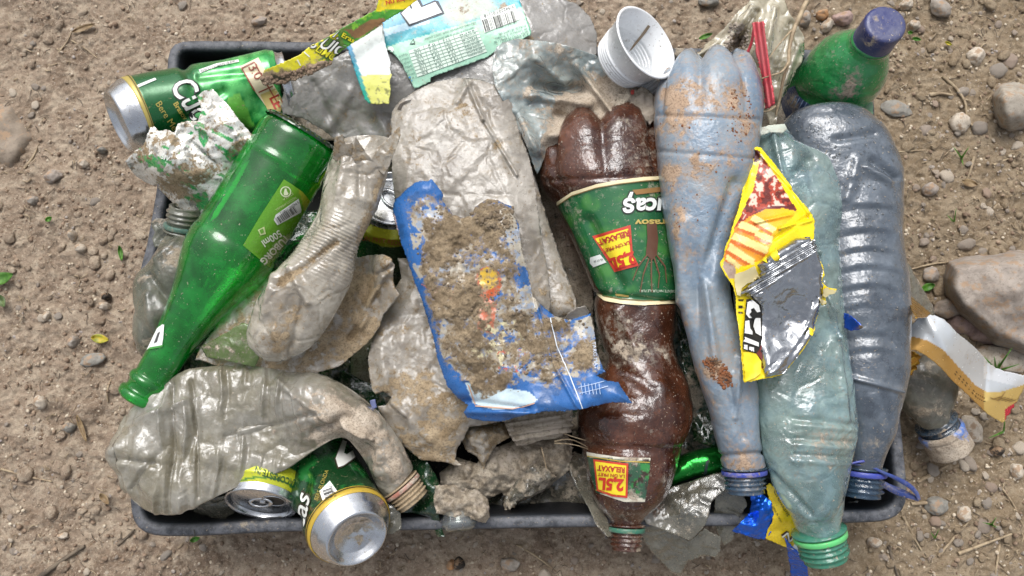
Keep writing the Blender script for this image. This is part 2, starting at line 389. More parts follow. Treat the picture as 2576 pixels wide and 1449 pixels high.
def m_film(name, tint=(.8, .82, .8), haze='#9aa09c', hz=.4, rough=.18, mud='tan', thr=.5, soft=.06, seed=(0, 0, 0), trans=.5, spec=1.0, hvar=.25, haze2=None, sc=160, sc2=45, micro=.0003, wrs=38, wrk=.5):
    """thin clear plastic: straight-through transmission, scattering from scuffs, sharp sheen, mud where the mask says"""
    M = N(name); mask, mudb, n1 = mudpart(M, mud, thr, soft, sc, sc2, seed=seed)
    wr = M.n('TexVoronoi', {'feature': 'DISTANCE_TO_EDGE'}, Vector=M.n('VectorMath', {'operation': 'ADD'}, i0=M.geo(), i1=M.n('VectorMath', {'operation': 'SCALE'}, i0=M.tex(40, 2).outputs['Color'], Scale=.02)), Scale=wrs)
    wr = M.smooth(wr, 0, .12)
    bm = M.bump(M.tex(220, 3, .6, off=seed), micro*3, .8, nrm=M.bump(wr, .0007, wrk, nrm=M.bump(M.tex(70, 2, .5, off=seed), .0012, .5)))
    fr = schlick(M, bm)
    hc = M.mixc(M.smooth(M.tex(28, 4, .6, off=seed), .35, .65), haze, haze2 or haze)
    hc = M.mixc(M.smooth(M.tex(150, 6, .75, .6, off=seed), .52, .68, 0, .55), hc, lighten(haze, 1.28)); hc = M.mixc(M.smooth(M.tex(75, 6, .75, 1.2, off=(seed[0], 7, 7)), .54, .66, 0, .5), hc, lighten(haze2 or haze, .72))
    hc = M.mixc(M.math('MULTIPLY', M.dust, .6), hc, M.dustc)
    dif = M.mix(trans, M.n('BsdfDiffuse', Color=hc, Normal=bm), M.n('BsdfTranslucent', Color=hc, Normal=bm))
    tr = M.n('BsdfTransparent', Color=tint if isinstance(tint, str) else tuple(tint))
    hf = M.smooth(M.tex(35, 5, .65, .4, off=(3.1, seed[0], 0)), .3, .72, max(hz-hvar, 0), min(hz+hvar, 1))
    hf = M.math('MAXIMUM', hf, M.math('MULTIPLY', M.dust, .6))
    b = M.mix(hf, tr, dif)
    gl = M.n('BsdfGlossy', Roughness=rough, Normal=bm, Color=(.95, .97, 1.0))
    b = M.mix(M.math('MULTIPLY', fr, spec), b, gl)
    return M.done(M.mix(mask, b, mudb))
def m_print(name, color=None, rough=.3, mud='tan', thr=.5, soft=.06, metal=0.0, seed=(0, 0, 0), sc=160, sc2=45, spec=.5, wear=0.0, micro=.0006, wearcol='#d8d8d8', msc=180, coat=0.0, dustk=.6):
    """opaque printed film, foil or painted metal; colour from the Col attribute when none is given"""
    M = N(name); mask, mudb, n1 = mudpart(M, mud, thr, soft, sc, sc2, seed=seed)
    c = M.n('Attribute', {'attribute_name': 'Col'}).outputs['Color'] if color is None else M.mixc(M.smooth(M.tex(40, 4), .3, .7, 0, .25), color, '#8a8a86')
    if color is not None and metal > .5: c = M.mixc(0.0, color, color)
    if wear: c = M.mixc(M.smooth(M.tex(130, 5, .7, off=(1, 5, 2)), .62-wear*.2, .68-wear*.1), c, wearcol)
    if dustk: c = M.mixc(M.math('MULTIPLY', M.dust, dustk), c, M.dustc)
    bm = M.bump(M.tex(msc, 3, .6, off=seed), micro, .7)
    pb = M.n('BsdfPrincipled', Base_Color=c, Roughness=M.smooth(n1, .3, .7, rough*.7, rough*1.4), Metallic=metal, Normal=bm)
    pb.inputs['Specular IOR Level'].default_value = spec; pb.inputs['Coat Weight'].default_value = coat; pb.inputs['Coat Roughness'].default_value = .1
    return M.done(M.mix(mask, pb, mudb))
def m_plain(name, color, rough=.5, metal=0.0, spec=.5, bump=.0002, bs=400, vary=.15):
    M = N(name); c = M.mixc(M.smooth(M.tex(90, 4, .6), .35, .7, 0, vary), color, '#756a58')
    pb = M.n('BsdfPrincipled', Base_Color=c, Roughness=rough, Metallic=metal, Normal=M.bump(M.tex(bs, 3), bump, .6)); pb.inputs['Specular IOR Level'].default_value = spec
    return M.done(pb)
ink = {}
def INK(c, rough=.45):
    if c not in ink: ink[c] = m_plain('ink_'+c.strip('#'), c, rough, bump=.0001, vary=.12)
    return ink[c]
# ================================================================ GROUND
RIM = [(433,101),(480,99),(700,101),(1000,105),(1300,110),(1700,117),(2050,121),(2165,124),(2192,136),(2199,170),(2206,400),(2232,700),(2262,1000),(2282,1190),(2288,1255),(2276,1292),(2240,1312),(2000,1322),(1700,1326),(1480,1327),(1000,1335),(702,1338),(480,1350),(380,1349),(345,1338),(328,1312),(323,1240),(338,1060),(354,900),(349,760),(346,672),(362,640),(392,473),(412,300),(418,160),(420,118)]
ZR = 0.10
def rimpath(n=260):
    A = np.array(RIM+RIM[:1], float); d = np.concatenate([[0], np.cumsum(np.linalg.norm(np.diff(A, axis=0), axis=1))])
    x = np.linspace(0, d[-1], n, endpoint=False); U = np.interp(x, d, A[:, 0]); V = np.interp(x, d, A[:, 1])
    X = P(U, V, ZR)
    for _ in range(2): X = (np.roll(X, 1, 0)+2*X+np.roll(X, -1, 0))/4
    T = np.roll(X, -1, 0)-np.roll(X, 1, 0); T /= np.linalg.norm(T, axis=1)[:, None]
    Nn = np.stack([T[:, 1], -T[:, 0], 0*T[:, 0]], 1)      # inward (path runs clockwise in the picture)
    if ((X.mean(0)-X)*Nn).sum(1).mean() < 0: Nn = -Nn
    for _ in range(6): Nn = (np.roll(Nn, 1, 0)+Nn+np.roll(Nn, -1, 0)); Nn /= np.linalg.norm(Nn, axis=1)[:, None]
    return X, Nn
RX, RN = rimpath()
crate_xy = [tuple(p[:2]) for p in (RX+RN*.02)]
def incrate(x, y): return inpoly(x, y, crate_xy)
def ground_h(x, y):
    p = np.stack([x, y, 0*x], -1)
    near = np.clip(1-(np.maximum(np.abs(x)-.65, np.abs(y)-.42))/.5, 0, 1)
    h = .006*fbm(p, 5, 2, 1)+.0035*fbm(p, 16, 2, 2)
    c = noise(p*38, 4)+.5*noise(p*80, 5); h = h+.0066*np.clip(c-.05, 0, 1)**.8*np.clip(.6+noise(p*7, 8)*1.5, .15, 1.2)
    h = h+(.0036*billow(p, 110, 3, 6)+.0016*noise(p*210, 12)+.0006*noise(p*420, 7))*near
    return h-.004
xs = np.concatenate([-np.geomspace(40, .66, 26), np.arange(-.64, .6401, .0016), np.geomspace(.66, 40, 26)])
ys = np.concatenate([-np.geomspace(40, .38, 26), np.arange(-.365, .4101, .0016), np.geomspace(.43, 40, 26)])
GX, GY = np.meshgrid(xs, ys)
GZ = ground_h(GX, GY)
GZ0 = GZ.copy()
GZ = np.where(inpoly(GX, GY, crate_xy), -.006, GZ)
M = N('soil')
c = M.mixc(M.smooth(M.tex(9, 5, .65, .6), .35, .68), '#9c8b79', '#806f5f')
c = M.mixc(M.smooth(M.tex(55, 5, .7, .3, off=(4, 1, 0)), .42, .66), c, '#ae9f8c')
c = M.mixc(M.smooth(M.tex(120, 5, .75, .2, off=(9, 1, 0)), .55, .72), c, '#6f5a46')
c = M.mixc(M.smooth(M.tex(420, 3, .7), .5, .72, 0, .7), c, '#bdb09e')
c = M.mixc(M.smooth(M.tex(600, 3, .7, off=(2, 2, 0)), .54, .7, 0, .6), c, '#57493a')
xyz = M.n('SeparateXYZ', Vector=M.geo())
right = M.smooth(M.math('ADD', M.math('MULTIPLY', xyz.outputs[0], 1.0), M.math('MULTIPLY', M.tex(4, 3), .5)), .35, .62)
c = M.mixc(M.math('MULTIPLY', right, .55), c, M.mixc(.75, c, '#7b6c4e'))
bm = M.bump(M.tex(320, 6, .75), .0022, 1.0, nrm=M.bump(M.tex(1100, 3, .7), .0006, .8))
soil = M.n('BsdfPrincipled', Base_Color=c, Roughness=.95, Normal=bm); soil.inputs['Specular IOR Level'].default_value = .15
m_soil = M.done(soil)
ground = mk('ground', np.stack([GX, GY, GZ], -1).reshape(-1, 3), gridfaces(len(ys), len(xs), False), m_soil); tag(ground, kind='structure')
def gz(x, y):
    i = min(max(int(np.searchsorted(ys, y)), 1), len(ys)-1); j = min(max(int(np.searchsorted(xs, x)), 1), len(xs)-1); return float(GZ0[i, j])
def G(u, v, up=0.0):
    p = P(u, v, 0.0); return np.array([p[0], p[1], gz(p[0], p[1])+up])
# ---------------------------------------------------------------- stones
def m_stone(name, a, b, spec=.3, rough=.75, per=True):
    M = N(name); oi = M.n('ObjectInfo').outputs['Random']
    c = M.mixc(M.smooth(M.tex(60, 5, .7, .6), .35, .68), a, b)
    if per: c = M.mixc(oi, c, M.mixc(.55, c, M.n('ValToRGB', Fac=M.math('FRACT', M.math('MULTIPLY', oi, 7.3)))))
    if per:
        nd = [x for x in M.t.nodes if x.bl_idname == 'ShaderNodeValToRGB'][-1]; e = nd.color_ramp.elements
        e[0].color = lin('#93877a')+(1,); e[1].color = lin('#c3b5a3')+(1,); k = e.new(.35); k.color = lin('#a39c92')+(1,); k = e.new(.7); k.color = lin('#a3836c')+(1,)
    c = M.mixc(M.smooth(M.tex(350, 4, .7), .5, .7, 0, .6), c, '#6b6055')
    c = M.mixc(M.smooth(M.tex(90, 5, .7, off=(3, 8, 1)), .52, .62, 0, .8), c, '#9c8268')
    pb = M.n('BsdfPrincipled', Base_Color=c, Roughness=rough, Normal=M.bump(M.tex(260, 5, .7), .0008, .9)); pb.inputs['Specular IOR Level'].default_value = spec
    return M.done(pb)
ms_grey = m_stone('stone_grey', '#96918a', '#7d766d'); ms_pale = m_stone('stone_pale', '#c2b8a9', '#a89c8c', per=False); ms_pink = m_stone('stone_pink', '#a58e86', '#8f7a74', per=False)
ms_rock = m_stone('rock_grey', '#9d948b', '#857b72', per=False); ms_orange = m_stone('stone_orange', '#b0845c', '#93714f', per=False); ms_dark = m_stone('stone_dark', '#37322d', '#2a2622', per=False)
ms_slate = m_stone('stone_slate', '#8d8b84', '#74716a', per=False)
def ico(sub):
    t = (1+5**.5)/2; v = [(-1,t,0),(1,t,0),(-1,-t,0),(1,-t,0),(0,-1,t),(0,1,t),(0,-1,-t),(0,1,-t),(t,0,-1),(t,0,1),(-t,0,-1),(-t,0,1)]
    f = [(0,11,5),(0,5,1),(0,1,7),(0,7,10),(0,10,11),(1,5,9),(5,11,4),(11,10,2),(10,7,6),(7,1,8),(3,9,4),(3,4,2),(3,2,6),(3,6,8),(3,8,9),(4,9,5),(2,4,11),(6,2,10),(8,6,7),(9,8,1)]
    v = [np.array(x)/np.linalg.norm(x) for x in v]
    for _ in range(sub):
        c = {}; nf = []
        def mid(a, b):
            k = (min(a, b), max(a, b))
            if k not in c: m_ = v[a]+v[b]; v.append(m_/np.linalg.norm(m_)); c[k] = len(v)-1
            return c[k]
        for a, b, d in f:
            x, y, z = mid(a, b), mid(b, d), mid(d, a); nf += [(a, x, z), (b, y, x), (d, z, y), (x, y, z)]
        f = nf
    return np.array(v), f
def rockverts(sub, seed, flat=.6, ang=.35):
    v, f = ico(sub); r_ = np.random.RandomState(seed); d = r_.normal(size=(9, 3)); d /= np.linalg.norm(d, axis=1)[:, None]
    cut = r_.uniform(.62, .9, 9); s = np.ones(len(v))
    for k in range(9):
        q = v@d[k]; s = np.minimum(s, np.where(q > .05, cut[k]/np.maximum(q, .05), 9))
    s = (1-ang)*1+ang*np.minimum(s, 1)*1.1
    s = s*(1+.16*fbm(v, 1.3, 3, seed)); return v*s[:, None]*[1, 1, flat], f
def stone(name, u, v, a, b, ang, h, m, label, cat='stone', seed=0, sub=3, angul=.6, sink=.35, group=None):
    V, f = rockverts(sub, seed+50, 1.0, angul); s = MPP(0); c = G(u, v)
    V = V*[a*s, b*s, h]; t = -math.radians(ang); R = np.array([[math.cos(t), -math.sin(t)], [math.sin(t), math.cos(t)]])
    V[:, :2] = V[:, :2]@R.T
    o = mk(name, V, f, m); o.location = Vector(c)+Vector((0, 0, h*(1-2*sink))); return tag(o, label, cat, group)
def rockpoly(name, poly, h, m, label, seed=0, tops=(), cat='rock'):
    """a larger rock from its traced outline: steep sides, faceted top"""
    uv, fc = cdt(poly, 6, 1, seed); pl = np.array(poly, float)
    d = np.full(len(uv), 1e9)
    for i in range(len(pl)):
        a = pl[i]; b = pl[(i+1) % len(pl)]; t = np.clip(((uv-a)@(b-a))/((b-a)@(b-a)), 0, 1); d = np.minimum(d, np.linalg.norm(uv-(a+t[:, None]*(b-a)), axis=1))
    e = np.clip(d/38, 0, 1); prof = 1-(1-e)**2.6
    q = P(uv[:, 0], uv[:, 1], h*.5)
    z = h*prof*(1+.35*fbm(q, 9, 2, seed))+.004*fbm(q, 30, 3, seed+2)*prof+.0015*crumple(q, .03, seed)-.006*(1-e)
    for (x, y, r, k) in tops: z = z+k*np.exp(-((uv[:, 0]-x)**2+(uv[:, 1]-y)**2)/r**2)*prof
    V = P(uv[:, 0], uv[:, 1], z); W_ = V.copy(); W_[:, 2] = -.012; n = len(V); bd = [i for i in range(n) if d[i] < 1.0]
    return tag(mk(name, V, fc, m), label, cat)
rockpoly('rock', [(2376,742),(2372,700),(2384,655),(2430,643),(2500,636),(2560,628),(2640,640),(2680,760),(2660,880),(2600,905),(2540,882),(2500,872),(2450,828),(2405,790)], .045, ms_rock, 'large angular grey brown rock at the right edge of the photo', 3, ((2560,700,90,.018),))
rockpoly('rock', [(-60,250),(0,258),(35,262),(52,296),(96,342),(62,392),(34,432),(0,424),(-60,430)], .007, m_stone('rock_flat', '#8f8375', '#7d7163', per=False), 'flat half-buried grey rock at the left edge of the photo', 5)
rockpoly('rock', [(2498,290),(2494,240),(2512,212),(2550,204),(2600,215),(2620,270),(2590,325),(2540,335),(2512,322)], .03, m_stone('rock_round', '#a39c90', '#8a8277', per=False), 'rounded grey rock in the upper right corner area', 8)
for (u, v, a, b, an, h, m, lb) in [
    (2408,313,23,27,20,.009,ms_pale,'shiny off-white pebble right of the dark ribbed bottle'),
    (2455,142,22,22,0,.008,ms_pale,'pale pebble just above the rounded grey rock'),
    (2485,843,58,21,8,.010,ms_pink,'long purple grey stone under the large angular rock'),
    (2415,815,32,24,15,.009,ms_pink,'flat pinkish stone behind the gold foil strip'),
    (2383,778,38,25,-4,.011,ms_grey,'blocky grey stone left of the large angular rock'),
    (2430,792,28,23,25,.010,ms_pale,'pale cracked stone touching the large angular rock'),
    (2448,818,16,14,0,.008,ms_slate,'small blue grey stone under the large angular rock'),
    (2515,905,66,32,12,.007,ms_pale,'flat pale stone with grass growing beside it'),
    (2345,690,21,20,0,.007,ms_rock,'round brown stone left of the large angular rock'),
    (2440,1078,24,34,-25,.008,ms_pale,'smooth grey pebble right of the muddy blue cap'),
    (2255,276,38,24,10,.004,ms_slate,'flat half-buried stone right of the green bottle'),
    (2121,44,27,20,-10,.009,ms_pink,'pinkish pebble left of the dark blue cap'),
    (2071,36,18,13,0,.007,ms_orange,'orange brown pebble above the green bottle shoulder'),
    (2083,60,15,20,35,.008,ms_pale,'white angular pebble beside the plastic bag'),
    (2026,46,14,22,5,.008,ms_grey,'grey pebble touching the edge of the plastic bag'),
    (2364,20,23,30,-30,.008,ms_grey,'grey oblong pebble at the top edge of the photo'),
    (2283,8,18,16,0,.007,ms_pale,'pale pebble at the top edge above the blue cap'),
    (2303,60,17,13,0,.007,ms_pale,'pale pebble right of the dark blue cap'),
    (2560,1185,14,20,10,.006,ms_pale,'pale pebble at the right edge low in the photo'),
    (2335,480,22,17,0,.006,ms_rock,'brown stone right of the dark ribbed bottle'),
    (216,414,13,10,20,.006,ms_pale,'small pale pebble left of the crumpled foil'),
    (262,382,14,8,0,.006,ms_slate,'small slate pebble below the silver can base'),
    (140,446,22,17,-10,.006,ms_rock,'blocky brown stone left of the crate'),
    (87,507,14,12,-20,.006,ms_grey,'grey pebble low on the left near green bits'),
    (187,594,9,15,-10,.007,ms_pale,'upright pale pebble left of the crate'),
    (204,627,14,11,0,.006,ms_pale,'speckled white pebble left of the crate'),
    (265,770,15,11,0,.007,ms_pale,'round pale pebble under a dark one by the crate'),
    (270,748,11,10,0,.007,ms_dark,'round black pebble left of the green glass bottle'),
    (187,860,12,15,30,.007,ms_grey,'grey pebble left of the yellow leaf'),
    (237,905,30,17,-8,.004,ms_slate,'flat slate flake below the yellow leaf'),
    (108,1012,15,17,-30,.006,ms_pale,'white oval pebble low on the left'),
    (177,1076,15,12,0,.006,ms_slate,'dark grey pebble left of the dry leaf'),
    (152,1349,13,7,0,.006,ms_pale,'white oblong pebble in the lower left corner'),
    (122,795,9,13,20,.005,ms_pale,'small cream pebble at the left side'),
    (2507,1134,16,12,0,.007,ms_dark,'shiny black pebble at the lower right'),
    (1283,1416,26,16,8,.008,ms_grey,'oval grey pebble under the crate bottom edge'),
    (1155,1415,15,14,0,.008,ms_dark,'round black pebble below the clear glass bottle end'),
    (1135,1420,10,14,10,.007,ms_orange,'orange pebble beside the round black one'),
    (650,50,22,12,-15,.005,ms_rock,'brown stone above the crate top edge'),
    (2200,1365,16,12,0,.007,ms_pale,'white pebble right of the teal bottle neck'),
    (2420,1290,16,18,0,.006,ms_pale,'pale pebble right of the crate corner'),
    (2350,1270,26,22,0,.006,ms_slate,'grey stone beside the crate corner'),
    (1780,8,28,14,0,.007,ms_slate,'dark grey stone at the top edge above the white cup'),
    ]:
    stone('stone', u, v, a, b, an, h, m, lb, seed=int(u*7+v), sink=.3)
# many alike pebbles: separate objects sharing a few meshes
pm = []
for k in range(8):
    V, f = rockverts(2, 200+k, .62, .6); me = bpy.data.meshes.new('pebble'); me.from_pydata([tuple(x) for x in V], [], f); me.polygons.foreach_set('use_smooth', [True]*len(f)); me.materials.append(ms_grey if k % 4 else ms_pale); pm.append(me)
_cx = [q for q in crate_xy]
def outside(p, mrg=0.0):
    x, y = p[0], p[1]
    if x < -.36 or x > .36 or y < -.25 or y > .29: return True
    c = False; n = len(_cx)
    for i in range(0, n):
        x1, y1 = _cx[i]; x2, y2 = _cx[(i+1) % n]
        if (y1 > y) != (y2 > y) and x < (x2-x1)*(y-y1)/(y2-y1)+x1: c = not c
    return not c
zones = [('left of the crate', 0, 330, 0, 1449, 62), ('right of the crate', 2300, 2576, 0, 1449, 190), ('below the crate', 330, 2300, 1350, 1449, 50), ('above the crate', 330, 2300, 0, 95, 40)]
for zn, u0, u1, v0, v1, n in zones:
    k = 0
    while k < n:
        u = rnd.uniform(u0, u1); v = rnd.uniform(v0, v1); p = G(u, v)
        if not outside(p): continue
        r = MPP(0)*(min(22, 5+rnd.expovariate(.22)) if u0 >= 2300 else min(15, 4.5+rnd.expovariate(.35))) 
        o = bpy.data.objects.new('pebble', rnd.choice(pm)); COL.objects.link(o); o.location = p+np.array([0, 0, r*.15])
        o.scale = (r, r*rnd.uniform(.6, 1), r*rnd.uniform(.6, .95)); o.rotation_euler = (rnd.uniform(-.3, .3), rnd.uniform(-.3, .3), rnd.uniform(0, 6.3))
        tag(o, 'one of the small pebbles scattered '+zn, 'pebble', 'pebbles '+zn); k += 1
def joinrocks(name, n, rmin, rmax, sub, area, m, seed, dens=None, squash=.6):
    r_ = np.random.RandomState(seed); base = [rockverts(sub, 300+k, squash, .6) for k in range(6)]; V = []; Fc = []; b = 0; i = 0
    while i < n:
        u = r_.uniform(area[0], area[1]); v = r_.uniform(area[2], area[3])
        if dens and r_.rand() > dens(u, v): continue
        p = G(u, v)
        if not outside(p): continue
        bv, bf = base[r_.randint(6)]; r = MPP(0)*(rmin+(rmax-rmin)*r_.rand()**3); t = r_.uniform(0, 6.3)
        q = bv*[r, r*r_.uniform(.6, 1), r]; q = np.stack([q[:, 0]*math.cos(t)-q[:, 1]*math.sin(t), q[:, 0]*math.sin(t)+q[:, 1]*math.cos(t), q[:, 2]], 1)+p+[0, 0, r*.2]
        V.append(q); Fc.append(np.array(bf)+b); b += len(q); i += 1
    return mk(name, np.concatenate(V), np.concatenate(Fc), m)
M = N('gravel'); c = M.mixc(M.smooth(M.tex(130, 2, .5), .4, .6), '#a0907c', '#c6baa6'); c = M.mixc(M.smooth(M.tex(60, 3, .5, off=(7, 0, 0)), .5, .62), c, '#98908a')
gp = M.n('BsdfPrincipled', Base_Color=c, Roughness=.85, Normal=M.bump(M.tex(700, 3), .0004, .8)); m_grav = M.done(gp)
M = N('clods'); c = M.mixc(M.smooth(M.tex(90, 4, .6), .4, .6), '#9a8672', '#796655'); gp = M.n('BsdfPrincipled', Base_Color=c, Roughness=.95, Normal=M.bump(M.tex(600, 4, .7), .001, 1)); m_clod = M.done(gp)
tag(joinrocks('gravel', 4200, 1.6, 5.5, 1, (-40, 2620, -40, 1500), m_grav, 5, lambda u, v: 1.0 if u > 2200 else .6), kind='stuff')
tag(joinrocks('soil_clods', 520, 7, 19, 2, (-40, 2620, -40, 1500), m_soil, 16, lambda u, v: .6+.4*math.sin(u*.008+v*.01), .5), kind='stuff')
tag(joinrocks('soil_crumbs', 5200, 1.4, 7, 1, (-40, 2620, -40, 1500), m_clod, 6, lambda u, v: .6+.4*math.sin(u*.011+v*.013), .8), kind='stuff')
# ---------------------------------------------------------------- twigs, straw, leaves, grass
M = N('straw'); c = M.mixc(M.smooth(M.tex(120, 4, .6), .35, .65), '#a8977c', '#7d6c55'); sp = M.n('BsdfPrincipled', Base_Color=c, Roughness=.7, Normal=M.bump(M.tex(500, 3), .0004, .8)); m_straw = M.done(sp)
M = N('dark_wood'); c = M.mixc(M.smooth(M.tex(120, 4, .6), .35, .65), '#6f6354', '#4b4238'); sp = M.n('BsdfPrincipled', Base_Color=c, Roughness=.8, Normal=M.bump(M.tex(400, 4), .0006, .9)); m_wood = M.done(sp)
def rodverts(pts, r, nseg=7, taper=.5):
    A = catmull(np.concatenate([np.asarray(pts, float)], 1), max(6, 6*len(pts))) if len(pts) > 2 else np.linspace(pts[0], pts[1], 8)
    A = A[:, :3]; T = np.gradient(A, axis=0); a = np.linspace(0, 2*math.pi, nseg, endpoint=False); V = []
    for i, (c, t) in enumerate(zip(A, T)):
        x, y = axisframe(t); s = r*(1-taper*i/(len(A)-1)); V.append(c+s*(np.cos(a)[:, None]*x+np.sin(a)[:, None]*y))
    V = np.concatenate(V); return V, gridfaces(len(A), nseg)
def twig(pts, r, m, label, name='twig', cat='twig', z=None, parent=None, group=None):
    if z is None: W3 = [G(u, v, r*.5+.0006) for u, v in pts]
    else: W3 = [P(p[0], p[1], p[2] if len(p) > 2 else z) for p in pts]
    V, f = rodverts(W3, r); o = mk(name, V, f, m, parent); return tag(o, label, cat, group) if label else o
for pts, r, m, lb in [
    ([(2306,1213),(2345,1190),(2386,1169)], .0018, m_straw, 'thick pale straw stalk pointing at the crate corner'),
    ([(2358,1399),(2400,1352),(2439,1307)], .0014, m_straw, 'pale straw leaning up to the right in the lower right corner'),
    ([(2410,1393),(2470,1370),(2535,1341)], .0018, m_straw, 'long thick straw across the lower right corner'),
    ([(2515,1369),(2509,1410),(2503,1460)], .0013, m_straw, 'upright straw at the bottom right corner'),
    ([(2268,1297),(2290,1335),(2318,1385)], .0014, m_straw, 'straw running down from the crate corner'),
    ([(2234,1373),(2246,1410),(2262,1460)], .0015, m_wood, 'brown stalk at the bottom edge right of the teal bottle neck'),
    ([(2290,1267),(2330,1264),(2378,1269)], .0020, m_straw, 'flat pale stalk touching the crate corner'),
    ([(2435,1104),(2480,1112),(2518,1126)], .0010, m_straw, 'thin straw right of the muddy blue cap'),
    ([(2523,1229),(2548,1270),(2572,1322)], .0009, m_straw, 'thin dry stem at the right edge'),
    ([(2369,193),(2408,229),(2422,262),(2432,300),(2442,322)], .0017, m_straw, 'bent grey twig left of the rounded grey rock'),
    ([(2338,239),(2365,236),(2394,241)], .0022, m_straw, 'short thick twig crossing the bent one'),
    ([(2200,384),(2260,383),(2327,378)], .0010, m_straw, 'thin straight straw right of the dark ribbed bottle'),
    ([(2443,398),(2436,430),(2425,462)], .0017, m_straw, 'grey twig below the shiny pebble'),
    ([(2490,420),(2530,402),(2580,380)], .0012, m_straw, 'thin twig at the right edge above the big rock'),
    ([(2280,680),(2340,665),(2420,655),(2470,645)], .0010, m_straw, 'pale twig lying on top of the angular rock'),
    ([(95,1455),(150,1412),(210,1374)], .0028, m_wood, 'dark grey stick in the lower left corner'),
    ([(295,1371),(318,1352),(342,1332)], .0017, m_wood, 'grey twig reaching the lower left crate corner'),
    ([(0,1180),(60,1198),(125,1212)], .0013, m_straw, 'pale twig at the left edge low in the photo'),
    ([(145,130),(165,105),(180,60)], .0008, m_straw, 'thin dry stem upper left'),
    ([(178,100),(210,118),(238,140)], .0008, m_straw, 'thin straw crossing the dry stem upper left'),
    ([(62,425),(80,395),(96,360)], .0013, m_straw, 'short straw beside the flat buried rock'),
    ([(272,1010),(277,985),(280,950)], .0008, m_straw, 'thin pale stem left of the bottle mouth'),
    ([(1565,1286),(1568,1330),(1578,1385)], .0010, m_straw, 'thin stem under the brown bottle neck'),
    ([(1300,1370),(1350,1400),(1400,1440)], .0011, m_straw, 'thin stem at the bottom edge beside the oval pebble'),
    ]: twig(pts, r, m, lb)
def litter(name, n, m, seed, L=(6, 26), r=(.00025, .0008)):
    r_ = np.random.RandomState(seed); Vs = []; Fs = []; b = 0; k = 0
    while k < n:
        u = r_.uniform(-20, 2600); v = r_.uniform(-20, 1470)
        if u < 2200 and r_.rand() < .45: continue
        if not outside(G(u, v)): continue
        a = r_.uniform(0, 3.14); l = r_.uniform(*L); p0 = G(u, v, .0012); p2 = G(u+l*math.cos(a), v+l*math.sin(a), .0012); p1 = (p0+p2)/2+r_.normal(0, .0012, 3)*[1, 1, .3]+[0, 0, .0006]
        V, f = rodverts([p0, p1, p2], r_.uniform(*r), 5); Vs.append(V); Fs.append(f+b); b += len(V); k += 1
    return mk(name, np.concatenate(Vs), np.concatenate(Fs), m)
tag(litter('straw_litter', 900, m_straw, 3), kind='stuff'); tag(litter('root_fibres', 900, m_wood, 4, (8, 30), (.0002, .0005)), kind='stuff')
def m_leaf(name, a, b): 
    M = N(name); c = M.mixc(M.smooth(M.tex(150, 4, .6), .35, .65), a, b); M2 = M.n('BsdfPrincipled', Base_Color=c, Roughness=.45, Normal=M.bump(M.tex(300, 2), .0004, .6)); return M.done(M.mix(.25, M2, M.n('BsdfTranslucent', Color=c)))
ml_g = m_leaf('leaf_green', '#5f8f35', '#3f6f22'); ml_y = m_leaf('leaf_yellow', '#c9b43c', '#8f9a35'); ml_d = m_leaf('leaf_dry', '#a58f6c', '#80694b')
def leaf(u, v, L, w, ang, m, label, z=.002, curl=.004, cat='leaf'):
    a = math.radians(ang); n = 12; rows = []
    for i in range(n+1):
        t = i/n; ww = w*math.sin(math.pi*min(1, t*.97+.02))**.8*(1-.25*t)
        for j in (-1, -.5, 0, .5, 1):
            x = (t-.5)*L; y = j*ww/2; zz = z+curl*(abs(j)*.5)+curl*(4*(t-.5)**2)*.6
            rows.append((u+x*math.cos(a)-y*math.sin(a), v+x*math.sin(a)+y*math.cos(a), zz))
    r_ = np.array(rows); g0 = G(u, v)[2]; V = P(r_[:, 0], r_[:, 1], r_[:, 2]+g0)
    o = mk('leaf', V, gridfaces(n+1, 5, False), m); s = o.modifiers.new('thickness', 'SOLIDIFY'); s.thickness = .0003; return tag(o, label, cat)
leaf(251, 852, 44, 26, 8, ml_y, 'small yellow leaf on the soil left of the green glass bottle', .004)
leaf(303, 637, 38, 13, 80, ml_g, 'narrow green leaf on the soil left of the crate', .003)
leaf(4, 700, 60, 34, -20, ml_g, 'bright green leaf cut by the left edge of the photo', .006)
leaf(2, 757, 34, 26, 60, m_leaf('leaf_olive', '#6d7f4d', '#4f6238'), 'olive leaf tip at the left edge below the bright green leaf', .006)
leaf(122, 551, 18, 14, -30, ml_g, 'tiny green leaf scrap low on the left', .003)
leaf(205, 1078, 70, 15, 70, ml_d, 'dry split brown leaf left of the crushed bottle', .003)
leaf(262, 1255, 34, 20, 50, ml_d, 'curled pale dry leaf above the lower left crate corner', .004)
leaf(1775, 91, 36, 13, -22, ml_g, 'narrow green leaf between the white cup and the bag', .004)
leaf(2306, 98, 22, 10, 10, ml_g, 'small green leaf right of the blue cap', .003)
leaf(2386, 109, 18, 9, 25, ml_y, 'tiny yellow leaf above the bent twig', .003)
leaf(2290, 82, 12, 10, 0, ml_g, 'round green leaf scrap right of the blue cap', .003)
leaf(2335, 722, 36, 22, -20, ml_g, 'green leaf beside the round brown stone', .004)
leaf(490, 1357, 26, 14, -20, ml_g, 'green leaf poking out under the crate bottom edge', .004)
leaf(2405, 935, 1, 1, 0, ml_g, 'x') if False else None
leaf(210, 70, 60, 16, -20, ml_d, 'long dry leaf upper left', .003)
leaf(2440, 460, 40, 22, 15, ml_d, 'dry leaf flake right of the dark ribbed bottle', .003)
